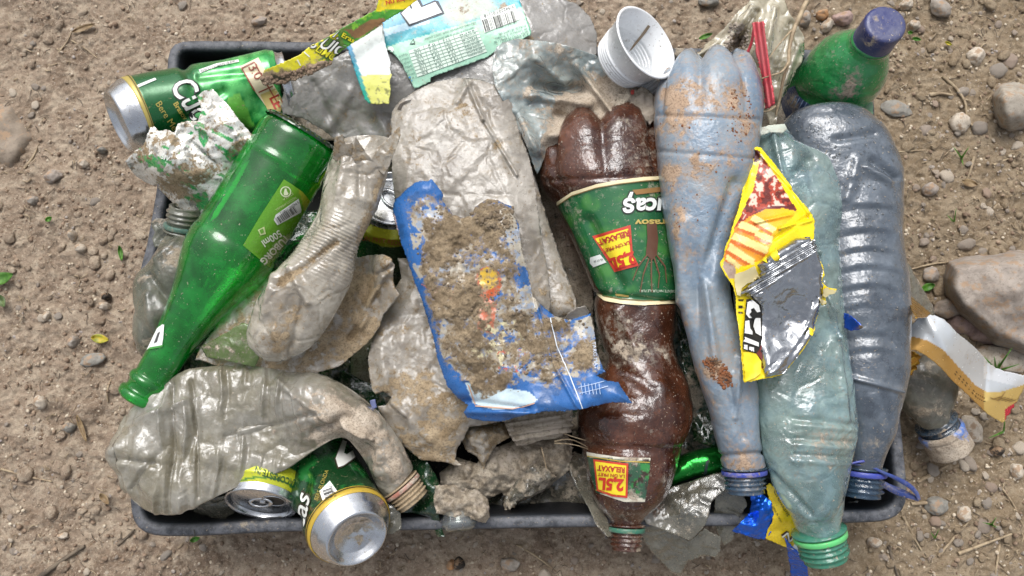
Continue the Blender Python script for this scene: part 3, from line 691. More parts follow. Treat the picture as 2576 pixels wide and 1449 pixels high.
def grass(u, v, blades, label, m=ml_g):
    rt = root('grass_tuft', label, 'grass', G(u, v)); 
    for (du, dv, h, w) in blades:
        pts = []; n = 8
        for i in range(n+1):
            t = i/n; c = np.array([u+du*t**1.2, v+dv*t**1.1]); zz = h*math.sin(t*1.9)+.001; ww = w*(1-t)**.7; d = np.array([-dv, du])/math.hypot(du, dv)
            for s in (-.5, .5): pts.append(P(*(c+d*ww*s), zz))
        mk('blade', np.array(pts), gridfaces(n+1, 2, False), m, rt)
grass(2506, 935, [(-32,-40,.02,8),(42,-62,.03,8),(-5,-40,.03,8),(62,-20,.02,7),(-60,22,.01,6),(10,-28,.03,6)], 'grass tuft by the flat pale stone at the right')
grass(2440, 1078-0+45, [(28,-30,.02,6),(-34,26,.01,6)], 'small grass blades below the foil strip tip') if False else None
grass(2525, 1085, [(4,-35,.02,6),(-40,18,.01,7)], 'two grass blades below the tip of the foil strip')
grass(2419, 398, [(20,-30,.02,6),(-22,-30,.02,6),(5,20,.01,5)], 'small grass tuft under the shiny pebble')
grass(2400, 560, [(6,-38,.02,5),(-18,-20,.01,5)], 'thin grass blades right of the dark ribbed bottle')
grass(2495, 1320, [(12,-20,.02,6),(-25,-6,.01,5),(14,8,.01,5)], 'tiny grass tuft in the lower right corner')
grass(2352, 1355, [(10,-24,.02,5),(-10,-16,.01,5)], 'tiny grass blades right of the crate corner')

# ================================================================ CRATE
cr = root('plastic_crate', 'black plastic crate full of muddy litter on bare soil', 'crate', (0, 0.02, 0))
M = N('crate_plastic'); mask, mudb, n1 = mudpart(M, 'grey', .66, .1)
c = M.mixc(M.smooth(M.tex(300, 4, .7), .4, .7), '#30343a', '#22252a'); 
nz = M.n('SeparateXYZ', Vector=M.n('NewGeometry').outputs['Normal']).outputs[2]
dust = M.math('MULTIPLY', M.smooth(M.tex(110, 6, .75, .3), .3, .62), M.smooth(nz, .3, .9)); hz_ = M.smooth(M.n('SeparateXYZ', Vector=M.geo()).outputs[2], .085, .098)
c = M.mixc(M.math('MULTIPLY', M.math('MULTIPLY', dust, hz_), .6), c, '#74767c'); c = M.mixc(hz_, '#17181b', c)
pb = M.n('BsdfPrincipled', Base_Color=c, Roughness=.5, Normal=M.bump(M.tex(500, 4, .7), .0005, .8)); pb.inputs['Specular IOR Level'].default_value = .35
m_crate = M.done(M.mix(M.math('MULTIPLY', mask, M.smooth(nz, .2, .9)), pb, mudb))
nn = len(RX); wob = .0012*noise(RX*14, 3)
prof = [(-.0, -.022), (0, -.018), (-.0002, -.003), (.001, -.0008), (.003, 0), (.007, 0), (.009, -.0012), (.010, -.004), (.0135, -.03), (.020, -.06), (.026, -.088), (.031, -.092)]
rows = []
for off, dz in prof: rows.append(RX+RN*(off)+np.array([0, 0, 1])*(dz+wob)[:, None])
V = np.concatenate(rows); Fc = gridfaces(len(prof), nn).tolist(); b = (len(prof)-1)*nn; c0 = len(V)
V = np.concatenate([V, V[b:].mean(0)[None]]); Fc += [(b+j, b+(j+1) % nn, c0) for j in range(nn)]
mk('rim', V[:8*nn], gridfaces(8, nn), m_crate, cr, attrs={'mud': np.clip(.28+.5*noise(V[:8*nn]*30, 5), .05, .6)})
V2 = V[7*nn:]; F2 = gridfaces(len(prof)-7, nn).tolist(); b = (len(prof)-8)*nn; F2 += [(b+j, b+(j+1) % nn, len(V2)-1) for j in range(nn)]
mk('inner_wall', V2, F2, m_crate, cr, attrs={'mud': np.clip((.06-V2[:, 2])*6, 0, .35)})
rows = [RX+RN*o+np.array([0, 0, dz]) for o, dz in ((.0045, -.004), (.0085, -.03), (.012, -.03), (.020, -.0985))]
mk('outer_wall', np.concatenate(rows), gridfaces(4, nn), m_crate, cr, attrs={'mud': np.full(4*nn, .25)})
mk('crack', *[np.array([P(*p) for p in [(487,1332,ZR+.0008),(490,1332,ZR+.0008),(492,1350,ZR+.0008),(489,1350,ZR+.0008)]]), [(0,1,2,3)]], INK('#0c0c0c'), cr, smooth=False)
# ================================================================ MATERIALS OF THE LITTER
m_grey = m_film('film_grey', (.8,.8,.78), '#b1afab', .72, .26, 'tan', seed=(1,0,0), hvar=.16, trans=.25, haze2='#9a9894', spec=1.4)
m_beige = m_film('plastic_beige', (.7,.68,.6), '#c0bab0', .9, .3, 'tan', seed=(2,0,0), hvar=.08, trans=.25, haze2='#948c81', spec=1.15, wrk=.9, wrs=30)
m_glove = m_film('plastic_cream', (.7,.68,.6), '#c4bdaf', .88, .22, 'tan', seed=(3,1,0), hvar=.1, trans=.25, haze2='#a1998c', wrk=.9, spec=1.5)
m_clearolive = m_film('plastic_clear_olive', (.80,.80,.74), '#c2beb3', .82, .2, 'pale', seed=(4,0,2), hvar=.18, haze2='#a39c86', spec=1.5, wrk=.7, wrs=30)
m_clearleft = m_film('plastic_clear_green', (.66,.72,.64), '#97988a', .66, .2, 'grey', seed=(5,0,2), hvar=.25, haze2='#80826f', spec=1.2, wrk=.5)
m_greenfilm = m_film('film_greenish', (.8,.84,.82), '#b3bbb7', .76, .22, 'pale', seed=(6,3,0), hvar=.15, haze2='#95a3a5', trans=.2, spec=1.4, wrk=.8)
m_clearfilm = m_film('film_clear', (.82,.82,.78), '#a7a496', .42, .15, 'grey', seed=(7,3,0), hvar=.28, haze2='#8f8c7c', spec=1.3)
m_bag = m_film('bag_yellowish', (.94,.92,.84), '#e6dfc8', .8, .14, 'tan', seed=(8,3,0), hvar=.18, haze2='#cfc7ac', spec=2.2, wrk=.9, wrs=50, trans=.45)
m_blueb = m_film('bottle_blue_grey', (.45,.52,.58), '#929da6', .92, .3, 'pink', seed=(9,0,1), hvar=.06, haze2='#778b9f', trans=.12, spec=1.0, wrk=.15, sc=120, sc2=26)
m_blueclear = m_film('bottle_blue_clear', (.38,.54,.70), '#6f879d', .45, .15, 'pale', seed=(9,0,1), hvar=.2, haze2='#54728c', spec=1.2)
m_teal = m_film('bottle_teal', (.72,.86,.82), '#a6bcb5', .56, .16, 'pale', seed=(10,0,1), hvar=.26, haze2='#8dabb3', trans=.3, spec=1.6, wrk=.6)
m_darkb = m_film('bottle_dark_slate', (.42,.48,.55), '#717b86', .76, .2, 'grey', seed=(11,0,1), hvar=.2, haze2='#535d69', trans=.2, spec=1.6, wrk=.15)
m_brownp = m_film('bottle_brown', (.55,.28,.14), '#7a4b34', .68, .16, 'pale', seed=(12,0,1), hvar=.22, haze2='#4a291b', trans=.35, spec=1.3, wrk=.3)
m_greenp = m_film('bottle_green', (.25,.70,.35), '#37a85c', .84, .2, 'pale', seed=(13,0,1), hvar=.12, haze2='#248a48', trans=.35, spec=1.4, wrk=.3)
m_greenn = m_film('neck_green', (.3,.7,.55), '#5fae95', .6, .15, 'pale', seed=(14,0,1), hvar=.1, trans=.4)
m_white = m_print('white_plastic', '#e4e7ea', .22, 'brown', seed=(3,3,3), micro=.0001)
m_label = m_print('label_print', None, .3, 'pale', seed=(15,2,0), micro=.0003)
m_bagprint = m_print('bag_print', None, .3, 'bag', seed=(16,2,0), sc=210, sc2=50, soft=.09, dustk=.85)
m_wrapprint = m_print('wrapper_print', None, .24, 'tan', seed=(17,2,0), micro=.0012, msc=90, dustk=.45)
m_foilmix = m_print('foil_dirty', None, .3, 'tan', seed=(18,2,0), micro=.0005, metal=.2, spec=.8, dustk=.35, sc=260, sc2=60)
m_silver = m_print('aluminium', '#c9ccd0', .26, 'grey', metal=1.0, seed=(19,2,0), micro=.0002, dustk=.3)
m_inner = m_print('foil_inside', '#a9acb0', .2, 'tan', metal=.95, seed=(20,2,0), micro=.0022, msc=75)
m_silvergold = m_print('foil_gold', None, .2, 'tan', metal=.45, seed=(21,2,0), micro=.0002, dustk=.25)
m_canpaint = m_print('can_paint', None, .22, 'tan', metal=.3, seed=(22,2,0), micro=.0002, coat=.4)
m_mudsolid = m_print('mud_caked', '#a3978a', .9, 'grey', seed=(23,2,0), spec=.1, micro=.0016, msc=190)
m_bluecap = m_print('cap_blue', '#1d2862', .35, 'pale', seed=(24,2,0), dustk=.3); m_bluecap2 = m_print('cap_bright_blue', '#3a6fc0', .4, 'pale', seed=(25,2,0))
m_ringblue = m_print('ring_blue', '#2f3f9c', .35, 'tan', seed=(26,2,0)); m_ringgreen = m_print('ring_green', '#4fbf6a', .35, 'tan', seed=(27,2,0)); m_ringdgreen = m_print('ring_dark_green', '#2c6a55', .4, 'tan', seed=(27,2,0))
m_red = m_print('red_plastic', '#c83c48', .35, 'tan', seed=(28,2,0), dustk=.25); m_strap = m_print('blue_strap', '#2c4080', .35, 'tan', seed=(29,2,0))
m_darkgreen = m_print('green_shiny', '#1d7a2c', .18, 'grey', metal=.8, seed=(30,2,0), micro=.001, msc=90)
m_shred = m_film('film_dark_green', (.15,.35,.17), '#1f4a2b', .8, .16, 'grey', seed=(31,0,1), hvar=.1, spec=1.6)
def m_glass(name, tint, dark, haze, hz, mudk='pale'):
    M = N(name); mask, mudb, n1 = mudpart(M, mudk, .5, .04, 220, 60, seed=(40,1,1))
    lw = M.n('LayerWeight', Blend=.35).outputs['Facing']
    t = M.mixc(M.smooth(lw, .25, 1.0), tint, dark); bm = M.bump(M.tex(55, 2, .5), .0004, .5)
    fr = schlick(M, bm, .05); hf = M.smooth(M.tex(40, 4, .6), .35, .75, hz*.4, hz*1.5)
    b = M.mix(hf, M.n('BsdfTransparent', Color=t), M.mix(.5, M.n('BsdfDiffuse', Color=haze), M.n('BsdfTranslucent', Color=haze)))
    b = M.mix(M.math('MULTIPLY', fr, 1.25), b, M.n('BsdfGlossy', Roughness=.045, Normal=bm, Color=(.93, 1, .95)))
    return M.done(M.mix(mask, b, mudb))
m_bottle = m_glass('green_glass', lin('#62e078'), lin('#0a5a22'), '#26b848', .46)
m_clearglass = m_glass('clear_glass', (.86,.89,.9), (.4,.43,.44), '#b8bcbe', .25)
# ---------------------------------------------------------------- shared builders
def neck(parent, p0, p1, r, m, ringm, mud=None, ring=True, name='neck', thread=3, rm=None):
    """bottle finish: support flange, tamper ring, screw threads and an open mouth"""
    p0 = np.array(p0); p1 = np.array(p1)
    pr = [(-.05, r*.9), (.04, r*.92), (.08, r*1.0), (.10, r*1.22), (.15, r*1.22), (.17, r*.98), (.38, r*.98)]
    t = .42
    for k in range(thread): pr += [(t, r*.97), (t+.04, r*1.10), (t+.08, r*1.10), (t+.12, r*.97)]; t += .16
    pr += [(.95, r*.97), (.99, r*.99), (1.0, r*.95), (1.0, r*.84), (.93, r*.82), (.2, r*.8)]
    o = tube(name, [p0, p1], pr, m, parent, 40, mud=mud, closed=(0, 0))
    if ring:
        tube('tamper_ring', [p0, p1], [(.20, r*1.0), (.20, r*1.17), (.22, r*1.2), (.34, r*1.2), (.36, r*1.17), (.36, r*1.0)], ringm, parent, 40, mud=rm or mud, closed=(0, 0))
    return o
def crumbs(target, parent, region, n, r0, r1, m, seed=1, name='mud_crumbs'):
    r_ = np.random.RandomState(seed); base = [rockverts(1, 400+k, .75, .7) for k in range(4)]; Vs = []; Fs = []; b = 0; k = 0; tries = 0
    u0, v0 = np.min(region, 0)[:2]; u1, v1 = np.max(region, 0)[:2]
    while k < n and tries < n*8:
        tries += 1; u = r_.uniform(u0, u1); v = r_.uniform(v0, v1)
        if not inpoly(np.array([u]), np.array([v]), region)[0]: continue
        d = P(u, v, 0.)-CAM; d /= np.linalg.norm(d); h = target.ray_cast(Vector(CAM), Vector(d))
        if h[0] is None: continue
        bv, bf = base[r_.randint(4)]; r = r0+(r1-r0)*r_.rand()**2.5
        Vs.append(bv*r*r_.uniform(.7, 1.2, 3)+np.array(h[0])); Fs.append(np.array(bf)+b); b += len(bv); k += 1
    if not Vs: return
    return tag(mk(name, np.concatenate(Vs), np.concatenate(Fs), m, parent), kind='stuff')
def pxd(fn):
    """displacement written in picture pixels of the surface point"""
    def d(Sg, Ag, X):
        u, v = PR(X); return fn(Sg, Ag, X, u, v)
    return d
def line(u, v, x1, y1, x2, y2, w):
    """soft ridge along a traced segment"""
    a = np.array([x1, y1], float); d = np.array([x2-x1, y2-y1], float); L2 = d@d
    t = np.clip(((u-x1)*d[0]+(v-y1)*d[1])/L2, 0, 1); dd = np.hypot(u-(x1+t*d[0]), v-(y1+t*d[1])); return np.exp(-(dd/w)**2)
# ================================================================ LOWEST LAYER INSIDE THE CRATE
def under(label, poly, z, m, mud, seed, am=.012, size=.06, cat='plastic film', name='plastic_film', fine=.001):
    s = sheet(name, poly, z, m, None, 9, .0005, am, size, seed, fine, mud=mud); return tag(s, label, cat)
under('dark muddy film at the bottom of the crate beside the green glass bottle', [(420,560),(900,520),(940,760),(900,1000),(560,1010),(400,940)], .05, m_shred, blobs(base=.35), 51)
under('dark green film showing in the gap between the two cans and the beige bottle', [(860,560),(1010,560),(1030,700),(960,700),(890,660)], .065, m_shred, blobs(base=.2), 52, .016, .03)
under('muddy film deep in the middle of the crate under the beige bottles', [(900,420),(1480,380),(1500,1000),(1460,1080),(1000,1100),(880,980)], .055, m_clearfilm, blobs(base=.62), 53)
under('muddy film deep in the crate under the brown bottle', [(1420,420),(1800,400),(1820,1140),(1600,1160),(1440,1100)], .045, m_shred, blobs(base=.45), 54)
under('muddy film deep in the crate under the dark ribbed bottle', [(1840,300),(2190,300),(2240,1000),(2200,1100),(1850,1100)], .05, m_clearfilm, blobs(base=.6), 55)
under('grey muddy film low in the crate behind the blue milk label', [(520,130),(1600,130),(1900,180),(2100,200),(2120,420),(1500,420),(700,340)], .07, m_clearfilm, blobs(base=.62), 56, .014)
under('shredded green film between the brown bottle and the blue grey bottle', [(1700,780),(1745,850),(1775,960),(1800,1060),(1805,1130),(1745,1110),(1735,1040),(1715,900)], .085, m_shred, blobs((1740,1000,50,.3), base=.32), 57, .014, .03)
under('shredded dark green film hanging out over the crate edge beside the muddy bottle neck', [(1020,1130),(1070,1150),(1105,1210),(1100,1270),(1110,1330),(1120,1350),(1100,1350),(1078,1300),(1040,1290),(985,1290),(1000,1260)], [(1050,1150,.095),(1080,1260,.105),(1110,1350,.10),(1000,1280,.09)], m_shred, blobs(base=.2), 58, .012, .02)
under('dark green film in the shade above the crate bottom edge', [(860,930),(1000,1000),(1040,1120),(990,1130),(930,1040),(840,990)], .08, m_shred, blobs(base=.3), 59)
# ================================================================ TOP LEFT : CAN, FOIL, LEFT BOTTLE
def cancol(zones, base):
    def f(u, v):
        c = np.tile(np.array(lin(base)), (len(u), 1))
        for z in zones:
            k = z[0](u, v); c[k] = lin(z[1])
        return c
    return f
can = root('beer_can', 'crushed green beer can with its silver base pointing left, at the upper left crate corner', 'can', P(520, 260, .08))
bp = [P(308,303,.142), P(352,290,.136), P(470,265,.124), P(590,244,.114), P(712,216,.108)]
GR = np.array(lin('#12582c')); GL = np.array(lin('#62c46c'))
def cantop(u, v):
    w = np.clip((u-455+ (v-250)*.25)/90, 0, 1)[:, None]; q = np.stack([u, v, 0*u], -1)
    f = np.clip(fbm(q, .035, 3, 9)[:, None]*1.1+.5, 0, 1)
    c = GR*(1-w)+w*(GL*f+np.array(lin('#1f8a40'))*(1-f)); c = c*(1-.0*w)
    k = inpoly(u, v, [(570,250),(600,232),(625,280),(640,318),(625,330),(600,325),(575,290)]); c[k] = lin('#7ccc58')
    return c
def candisp(Sg, Ag, X, u, v): 
    d = -.0035*line(u, v, 455, 150, 500, 250, 12)-.003*line(u, v, 500, 190, 640, 175, 9)-.004*line(u, v, 470, 300, 560, 230, 14)+.0012*crumple(X, .04, 3)
    d = d-.012*np.exp(-(((u-680)/70)**2+((v-250)/60)**2)) + .004*line(u, v, 640, 320, 700, 290, 12)
    return d*np.clip(Sg*5-.4, 0, 1)
tube('body', bp, [(.075,.0270),(.10,.0300),(.13,.0313),(.96,.032),(1.0,.030),(1.02,.026)], m_canpaint, can, 110, disp=pxd(candisp), col=cantop, nst=110, closed=(0,1))
tube('base', bp, [(.02,0),(.02,.010),(.01,.018),(-.01,.0215),(-.022,.0228),(-.03,.0238),(-.024,.0252),(.0,.0267),(.035,.0290),(.062,.0306),(.085,.0313)], m_silver, can, 90, nst=60, closed=(0,0), mud=blobs(base=.08))
tube('gold_band', bp, [(.086,.0312),(.090,.0318),(.128,.0322),(.132,.0316)], m_plain('band_gold', '#b9a85c', .35, .3), can, 90, closed=(0,0))
tube('black_line', bp, [(.118,.0324),(.123,.0324)], INK('#151510'), can, 90, closed=(0,0))
tube('top_rim', bp, [(1.0,.0295),(1.02,.0275),(1.04,.027),(1.055,.0275),(1.055,.0255),(1.03,.025),(1.03,0)], m_silver, can, 70, closed=(0,0))
B = bvh(can.children[0]) if can.children else None
cb = [o for o in can.children if o.name.startswith('body')][0]; B = bvh(cb)
text('lettering_outline', 'Cuc', 429, 222, 55, 86, B, INK('#14181a'), can, .0004, bold=.045, shear=.25, sx=.78)
text('lettering', 'Cuc', 429, 222, 55, 86, B, INK('#e6e8e4'), can, .0008, bold=.012, shear=.25, sx=.78)
text('small_lettering', 'Bere Mester', 391, 262, 57, 24, B, INK('#a79a4a'), can, .0006)
text('small_lettering', 'Brasov', 436, 262, 57, 18, B, INK('#a79a4a'), can, .0006, bold=.03)
decal('price_panel', [(603,168),(650,145),(716,262),(700,290),(684,288),(640,228)], B, INK('#ddd3b4'), can, .0005)
decal('price_panel_lower', [(654,238),(692,222),(716,262),(698,290),(680,290)], B, INK('#b9a869'), can, .0007)
for a in [((608,172),(640,157)),((640,157),(700,262)),((608,172),(640,228)),((650,232),(686,216))]:
    (x1,y1),(x2,y2) = a; n_ = np.array([y2-y1, x1-x2])/math.hypot(x2-x1, y2-y1)*1.6
    decal('panel_line', [(x1-n_[0],y1-n_[1]),(x2-n_[0],y2-n_[1]),(x2+n_[0],y2+n_[1]),(x1+n_[0],y1+n_[1])], B, INK('#8f4a3c'), can, .0009)
text('price_lettering', '3.0', 624, 170, 60, 34, B, INK('#8f4a3c'), can, .0009)
text('price_lettering', 'LE', 678, 248, 62, 34, B, INK('#b03a30'), can, .0011, bold=.03)
decal('white_strip', [(500,176),(545,160),(600,150),(602,156),(548,167),(504,184)], B, INK('#d9ddd9'), can, .0005)
decal('white_strip', [(318,228),(350,212),(390,196),(394,201),(354,218),(322,234)], B, INK('#d9ddd9'), can, .0005)
text('small_lettering', 'REGULI CO PESTE 18 ANI', 507, 182, -17, 7, B, INK('#1c2a20'), can, .0008, width=88)
# crumpled foil label
fp = [(315,406),(340,380),(361,366),(377,321),(388,318),(400,330),(420,326),(439,334),(446,311),(472,304),(498,304),(508,275),(495,242),(515,228),(534,223),(560,248),(583,275),(600,300),(619,321),(635,340),(632,366),(629,393),(606,432),(583,464),(550,510),(534,535),(522,552),(512,566),(505,571),(470,544),(430,505),(410,486),(397,473),(400,462),(390,468),(368,460),(345,445),(326,424)]
def foilcol(u, v):
    q = np.stack([u, v, 0*u], -1); c = np.tile(np.array(lin('#dcdcd6')), (len(u), 1))
    g = fbm(q, .022, 3, 31); s = ((u*.45-v*.9) % 30) < 9
    k = (g > .12) & s; c[k] = lin('#2f9a52')
    for pl in ([(345,392),(392,388),(420,412),(412,428),(350,408)], [(500,330),(516,325),(524,350),(512,372),(500,352)], [(560,385),(600,372),(612,392),(575,410)], [(478,490),(520,482),(530,520),(500,530)]): c[inpoly(u, v, pl)] = lin('#2f9a52')
    k = fbm(q, .05, 3, 32) > .38; c[k] = lin('#8d8f8c'); return c
fo = sheet('foil_label', fp, [(320,410,.150),(400,330,.160),(500,240,.172),(560,260,.172),(630,350,.160),(520,400,.166),(420,450,.148),(505,571,.118),(560,500,.138),(400,473,.125)], m_foilmix, None, 3.2, .0004, .012, .034, 4, .0009, n=4, mud=blobs((470,430,60,.12),(440,335,40,.1),(360,380,30,.25),(600,360,30,.15),(450,470,40,.25),(540,280,25,.1),base=.36), col=foilcol)
tag(fo, 'crumpled white and green label foil smeared with mud, lying over the crushed can', 'foil')
Bf = bvh(fo)
for k, (u, v, w) in enumerate([(452,300,0),(478,352,60),(486,362,55),(494,372,60),(505,382,50),(440,420,40)]):
    if w: text('small_lettering', 'ingrediente: apa, malt', u, v, 38, 9, Bf, INK('#3c4a40'), fo, .0006, width=w)
text('lettering', 'SIV', 405, 398, 20, 17, Bf, INK('#dfe3dd'), fo, .0007, bold=.03); text('lettering', 'CANAL', 487, 320, 42, 15, Bf, INK('#3f8a55'), fo, .0007, bold=.03)
# left clear bottle, pushed down along the crate wall
lb = root('crushed_bottle', 'crushed clear grey green bottle squeezed along the left crate wall, neck up', 'bottle', P(400, 750, .08))
lbd = pxd(lambda Sg, Ag, X, u, v: .009*crumple(X, .05, 21, n=4)+.003*crumple(X, .022, 22, n=4)-.004*line(u, v, 365, 690, 430, 760, 12)+.003*line(u, v, 370, 740, 400, 850, 10)+.003*line(u, v, 440, 600, 385, 650, 10))
shell('body', [(422,578,498,582,.118,.012),(405,612,505,620,.118,.02),(378,650,510,690,.118,.026),(355,690,480,740,.115,.028),(352,760,470,820,.112,.026),(366,840,440,860,.108,.02),(372,900,425,905,.10,.014),(384,940,410,945,.09,.006)], m_clearleft, lb, disp=lbd, mud=blobs((380,870,40,.25),(420,640,40,.2),(480,640,40,.3),(360,700,20,.3),base=.22), nst=150, nseg=90)
neck(lb, P(458,592,.118), P(466,520,.128), .0125, m_clearleft, m_print('ring_grey_green', '#3f6358', .4), blobs(base=.25))
tag(sheet('plastic_strip', [(378,560),(395,548),(424,552),(432,590),(405,620),(390,622),(382,600),(390,585)], .122, m_clearleft, None, 4, .0005, .004, .02, 9, .001, mud=blobs(base=.35)), 'torn translucent strip with a ridged edge beside the left bottle neck', 'plastic strip')
# ================================================================ GREEN GLASS BOTTLE
gb = root('glass_bottle', 'green glass beer bottle lying across the pile, open mouth toward the lower left', 'bottle', P(560, 680, .12))
gB, gM = P(765, 331, .148), P(347, 1009, .128); Lg = np.linalg.norm(gM-gB); s_ = .0331/90; Tpx = 797.
gp_ = [(0,50),(2,66),(8,79),(18,86),(30,89),(90,89.5),(96,92),(103,92),(110,90.5),(330,90.5),(338,93),(350,94.5),(375,94),(400,91),(440,81),(480,69.5),(520,60),(560,52.5),(610,45.5),(655,41.5),(706,39.5),(726,38.5),(730,43),(736,45.5),(744,45.5),(750,42),(756,40),(768,40),(771,46),(776,48.5),(788,48.5),(794,45),(797,41),(797,33),(780,30),(700,30)]
gdisp = lambda Sg, Ag, X: .00035*noise(X*22, 5)
def ax_g(t, perp=0.0, z=0):  # point on the bottle axis
    return gB+(gM-gB)*t/Tpx
tube('bottle_wall', [gB, gM], [(t/Tpx, r*s_) for t, r in gp_], m_bottle, gb, 96, disp=gdisp, closed=(1,0), nst=190, mud=blobs((592,560,12,.3),(605,575,8,.3),(665,545,9,.25),(612,470,6,.3),(520,595,14,.33),(540,600,10,.3),(690,745,12,.35),(600,735,16,.3),(605,760,14,.3),(680,300,40,.12),(720,395,8,.28),base=.02))
gw = gb.children[0] if gb.children else [o for o in bpy.data.objects if o.name == 'bottle_wall'][0]
tube('base_ring', [gB, gM], [(.0,.0255),(-.004,.027),(-.002,.030),(.006,.0322),(.012,.0326)], m_glass('green_glass_thick', lin('#0f4a22'), lin('#03160a'), '#0a3a18', .7), gb, 96, disp=lambda Sg, Ag, X: .0004*np.sin(Ag*60), closed=(0,0), nst=20)
tube('inside_shoulder', [gB, gM], [(.125,.0295),(.13,.0318),(.14,.0300)], m_bottle, gb, 80, closed=(0,0))
tube('inside_neck', [gB, gM], [(.70,.0175),(.78,.0145),(.88,.0125),(.94,.0118)], m_bottle, gb, 60, closed=(0,0))
Bg = bvh(gw)
lc = lambda u, v: np.where((inpoly(u, v, [(748,470),(790,470),(800,560),(780,600),(768,540)]))[:, None], lin('#9aa832'), np.array(lin('#5f9a2c'))*(1-.0*u[:, None])+np.array([.06,.05,0])*np.clip((u-v*.2-560)/200, 0, 1)[:, None])
lab = decal('back_label', [(714,451),(732,462),(760,482),(785,512),(775,560),(760,600),(700,680),(676,672),(650,650),(611,617),(650,550)], Bg, m_print('label_olive', None, .25), gb, .0005, 4, col=lc)
decal('barcode_panel', [(693,540),(750,499),(757,527),(756,534),(697,566),(688,553)], Bg, INK('#e2e6e2'), lab, .0009, 4)
barcode('barcode', 700, 563, -33, 56, 17, Bg, INK('#1b1b1b'), lab, 4, .0012)
text('barcode_number', '5 942045 114012', 748, 505, 147, 9, Bg, INK('#1b1b1b'), lab, .0013, width=54)
text('lettering', '500ml', 700, 578, 147, 25, Bg, INK('#e3ead8'), lab, .0010, bold=.02, width=52)
text('lettering', 'TUBORG', 716, 588, 134, 24, Bg, INK('#e3ead8'), lab, .0014, bold=.03, width=92)
for k, (u, v, w, s) in enumerate([(735,582,62,'SC URBB SA BUCURESTI'),(728,592,66,'BD. BIRUINTEI NR.89'),(724,604,70,'JUD. ILFOV ROMANIA'),(722,616,70,'BERE BLONDA FILTRATA'),(716,628,66,'A SE CONSUMA DE PREF'),(742,494,60,'RECICLATI AMBALAJUL'),(735,484,30,'STICLA')]):
    text('small_lettering', s, u, v, 147, 8, Bg, INK('#c6d59a'), lab, .0010, width=w)
tube('round_mark', [P(718,480,.183)+np.array([0,0,-.006]), P(718,480,.183)+np.array([0,0,-.0056])], [(0,.0034),(1,.0034),(1,.0040),(0,.0040)], INK('#c6d59a'), lab, 30, closed=(0,0)) if False else None
uv_, fc_ = [], []
for k in range(28):
    a_ = k/28*2*math.pi
    for r_ in (11, 13.5): uv_.append((718+r_*math.cos(a_), 482+r_*math.sin(a_)))
    fc_.append((2*k, 2*k+1, (2*k+3) % 56, (2*k+2) % 56))
drape('round_mark', uv_, fc_, Bg, INK('#dbe4c0'), lab, .001)
decal('bottle_mark', [(716,474),(720,474),(721,480),(725,487),(722,491),(714,491),(713,486)], Bg, INK('#dbe4c0'), lab, .001, 3)
for pl in ([(655,572),(664,578),(655,590)],): decal('recycling_mark', [(648,578),(664,570),(668,588),(655,592)], Bg, INK('#c6d59a'), lab, .0009, 3); decal('recycling_mark_inside', [(652,579),(661,574),(663,584),(656,588)], Bg, INK('#5f9a2c'), lab, .0012, 3)
decal('neck_label', [(396,826),(409,816),(414,817),(411,852),(408,868),(378,874),(370,880),(386,846)], Bg, INK('#dfe2e0'), gb, .0006, 4)
decal('neck_label_edge', [(408,868),(411,866),(409,873),(378,879),(372,880),(378,874)], Bg, INK('#3f8a3a'), gb, .0009, 3)
decal('neck_label_print', [(398,838),(404,834),(396,860),(388,864)], Bg, INK('#4a4a4a'), gb, .0009, 3)
sheet('front_label_edge', [(618,402),(628,404),(606,447),(587,480),(567,512),(546,545),(530,556),(538,532),(558,503),(578,471),(598,438)], .152, INK('#c9cfcb'), gb, 4, .0004)
# ================================================================ CREAM CRUSHED BOTTLE (hose-like) AND THE MUDDY SHEET UNDER IT
cg = root('crushed_bottle', 'flattened cream coloured bottle with torn ragged top and ribbed waist, beside the green glass bottle', 'bottle', P(820, 640, .16))
def cgd(Sg, Ag, X, u, v):
    w = np.exp(-((Sg-.46)/.09)**2); t = u*.42-v*.91
    d = .0009*np.sin(t/9.2*2*math.pi)*w+.0065*crumple(X, .040, 61, n=4)+.0024*crumple(X, .016, 62, n=4)
    d = d-.0042*line(u, v, 845, 610, 700, 720, 9)-.003*line(u, v, 905, 420, 905, 490, 8)+.003*line(u, v, 865, 400, 850, 500, 12)+.004*line(u, v, 735, 680, 770, 760, 10)-.003*line(u, v, 760, 760, 735, 880, 9)+.003*line(u, v, 700, 700, 660, 800, 9)
    d = d-.004*np.exp(-(((u-735)/28)**2+((v-790)/60)**2))+.003*line(u, v, 690, 830, 720, 900, 9)
    return d
def cgm(u, v):
    m = blobs((735,790,30,.35),(700,860,35,.3),(930,580,25,.2),(830,570,20,.2),(720,700,16,.2),(890,500,30,.1), base=.24)(u, v); return m+.35*line(u, v, 845, 610, 700, 720, 9)+.3*line(u, v, 1003, 322, 905, 600, 12)
tag(shell('body', [(842,366,985,352,.172,.016),(832,392,984,372,.172,.015),(815,450,972,440,.172,.016),(802,525,948,512,.172,.016),(785,560,920,580,.172,.016),(765,592,897,632,.172,.016),(735,637,883,700,.172,.018),(697,692,865,748,.17,.019),(658,748,842,792,.168,.018),(630,800,815,835,.164,.016),(620,845,780,875,.16,.013),(632,878,742,896,.157,.009),(660,903,705,910,.155,.003)], m_glove, cg, disp=pxd(cgd), mud=cgm, nst=260, nseg=130, q=1.25, fade=.4, cap=(0,1)))
def spike(poly, z, seed): return sheet('torn_flap', poly, z, m_glove, cg, 4, .0006, .002, .02, seed, .0006, mud=blobs(base=.4))
spike([(836,400),(842,345),(862,338),(868,362),(885,358),(893,392),(880,420)], [(842,345,.196),(890,400,.186),(836,410,.182)], 5)
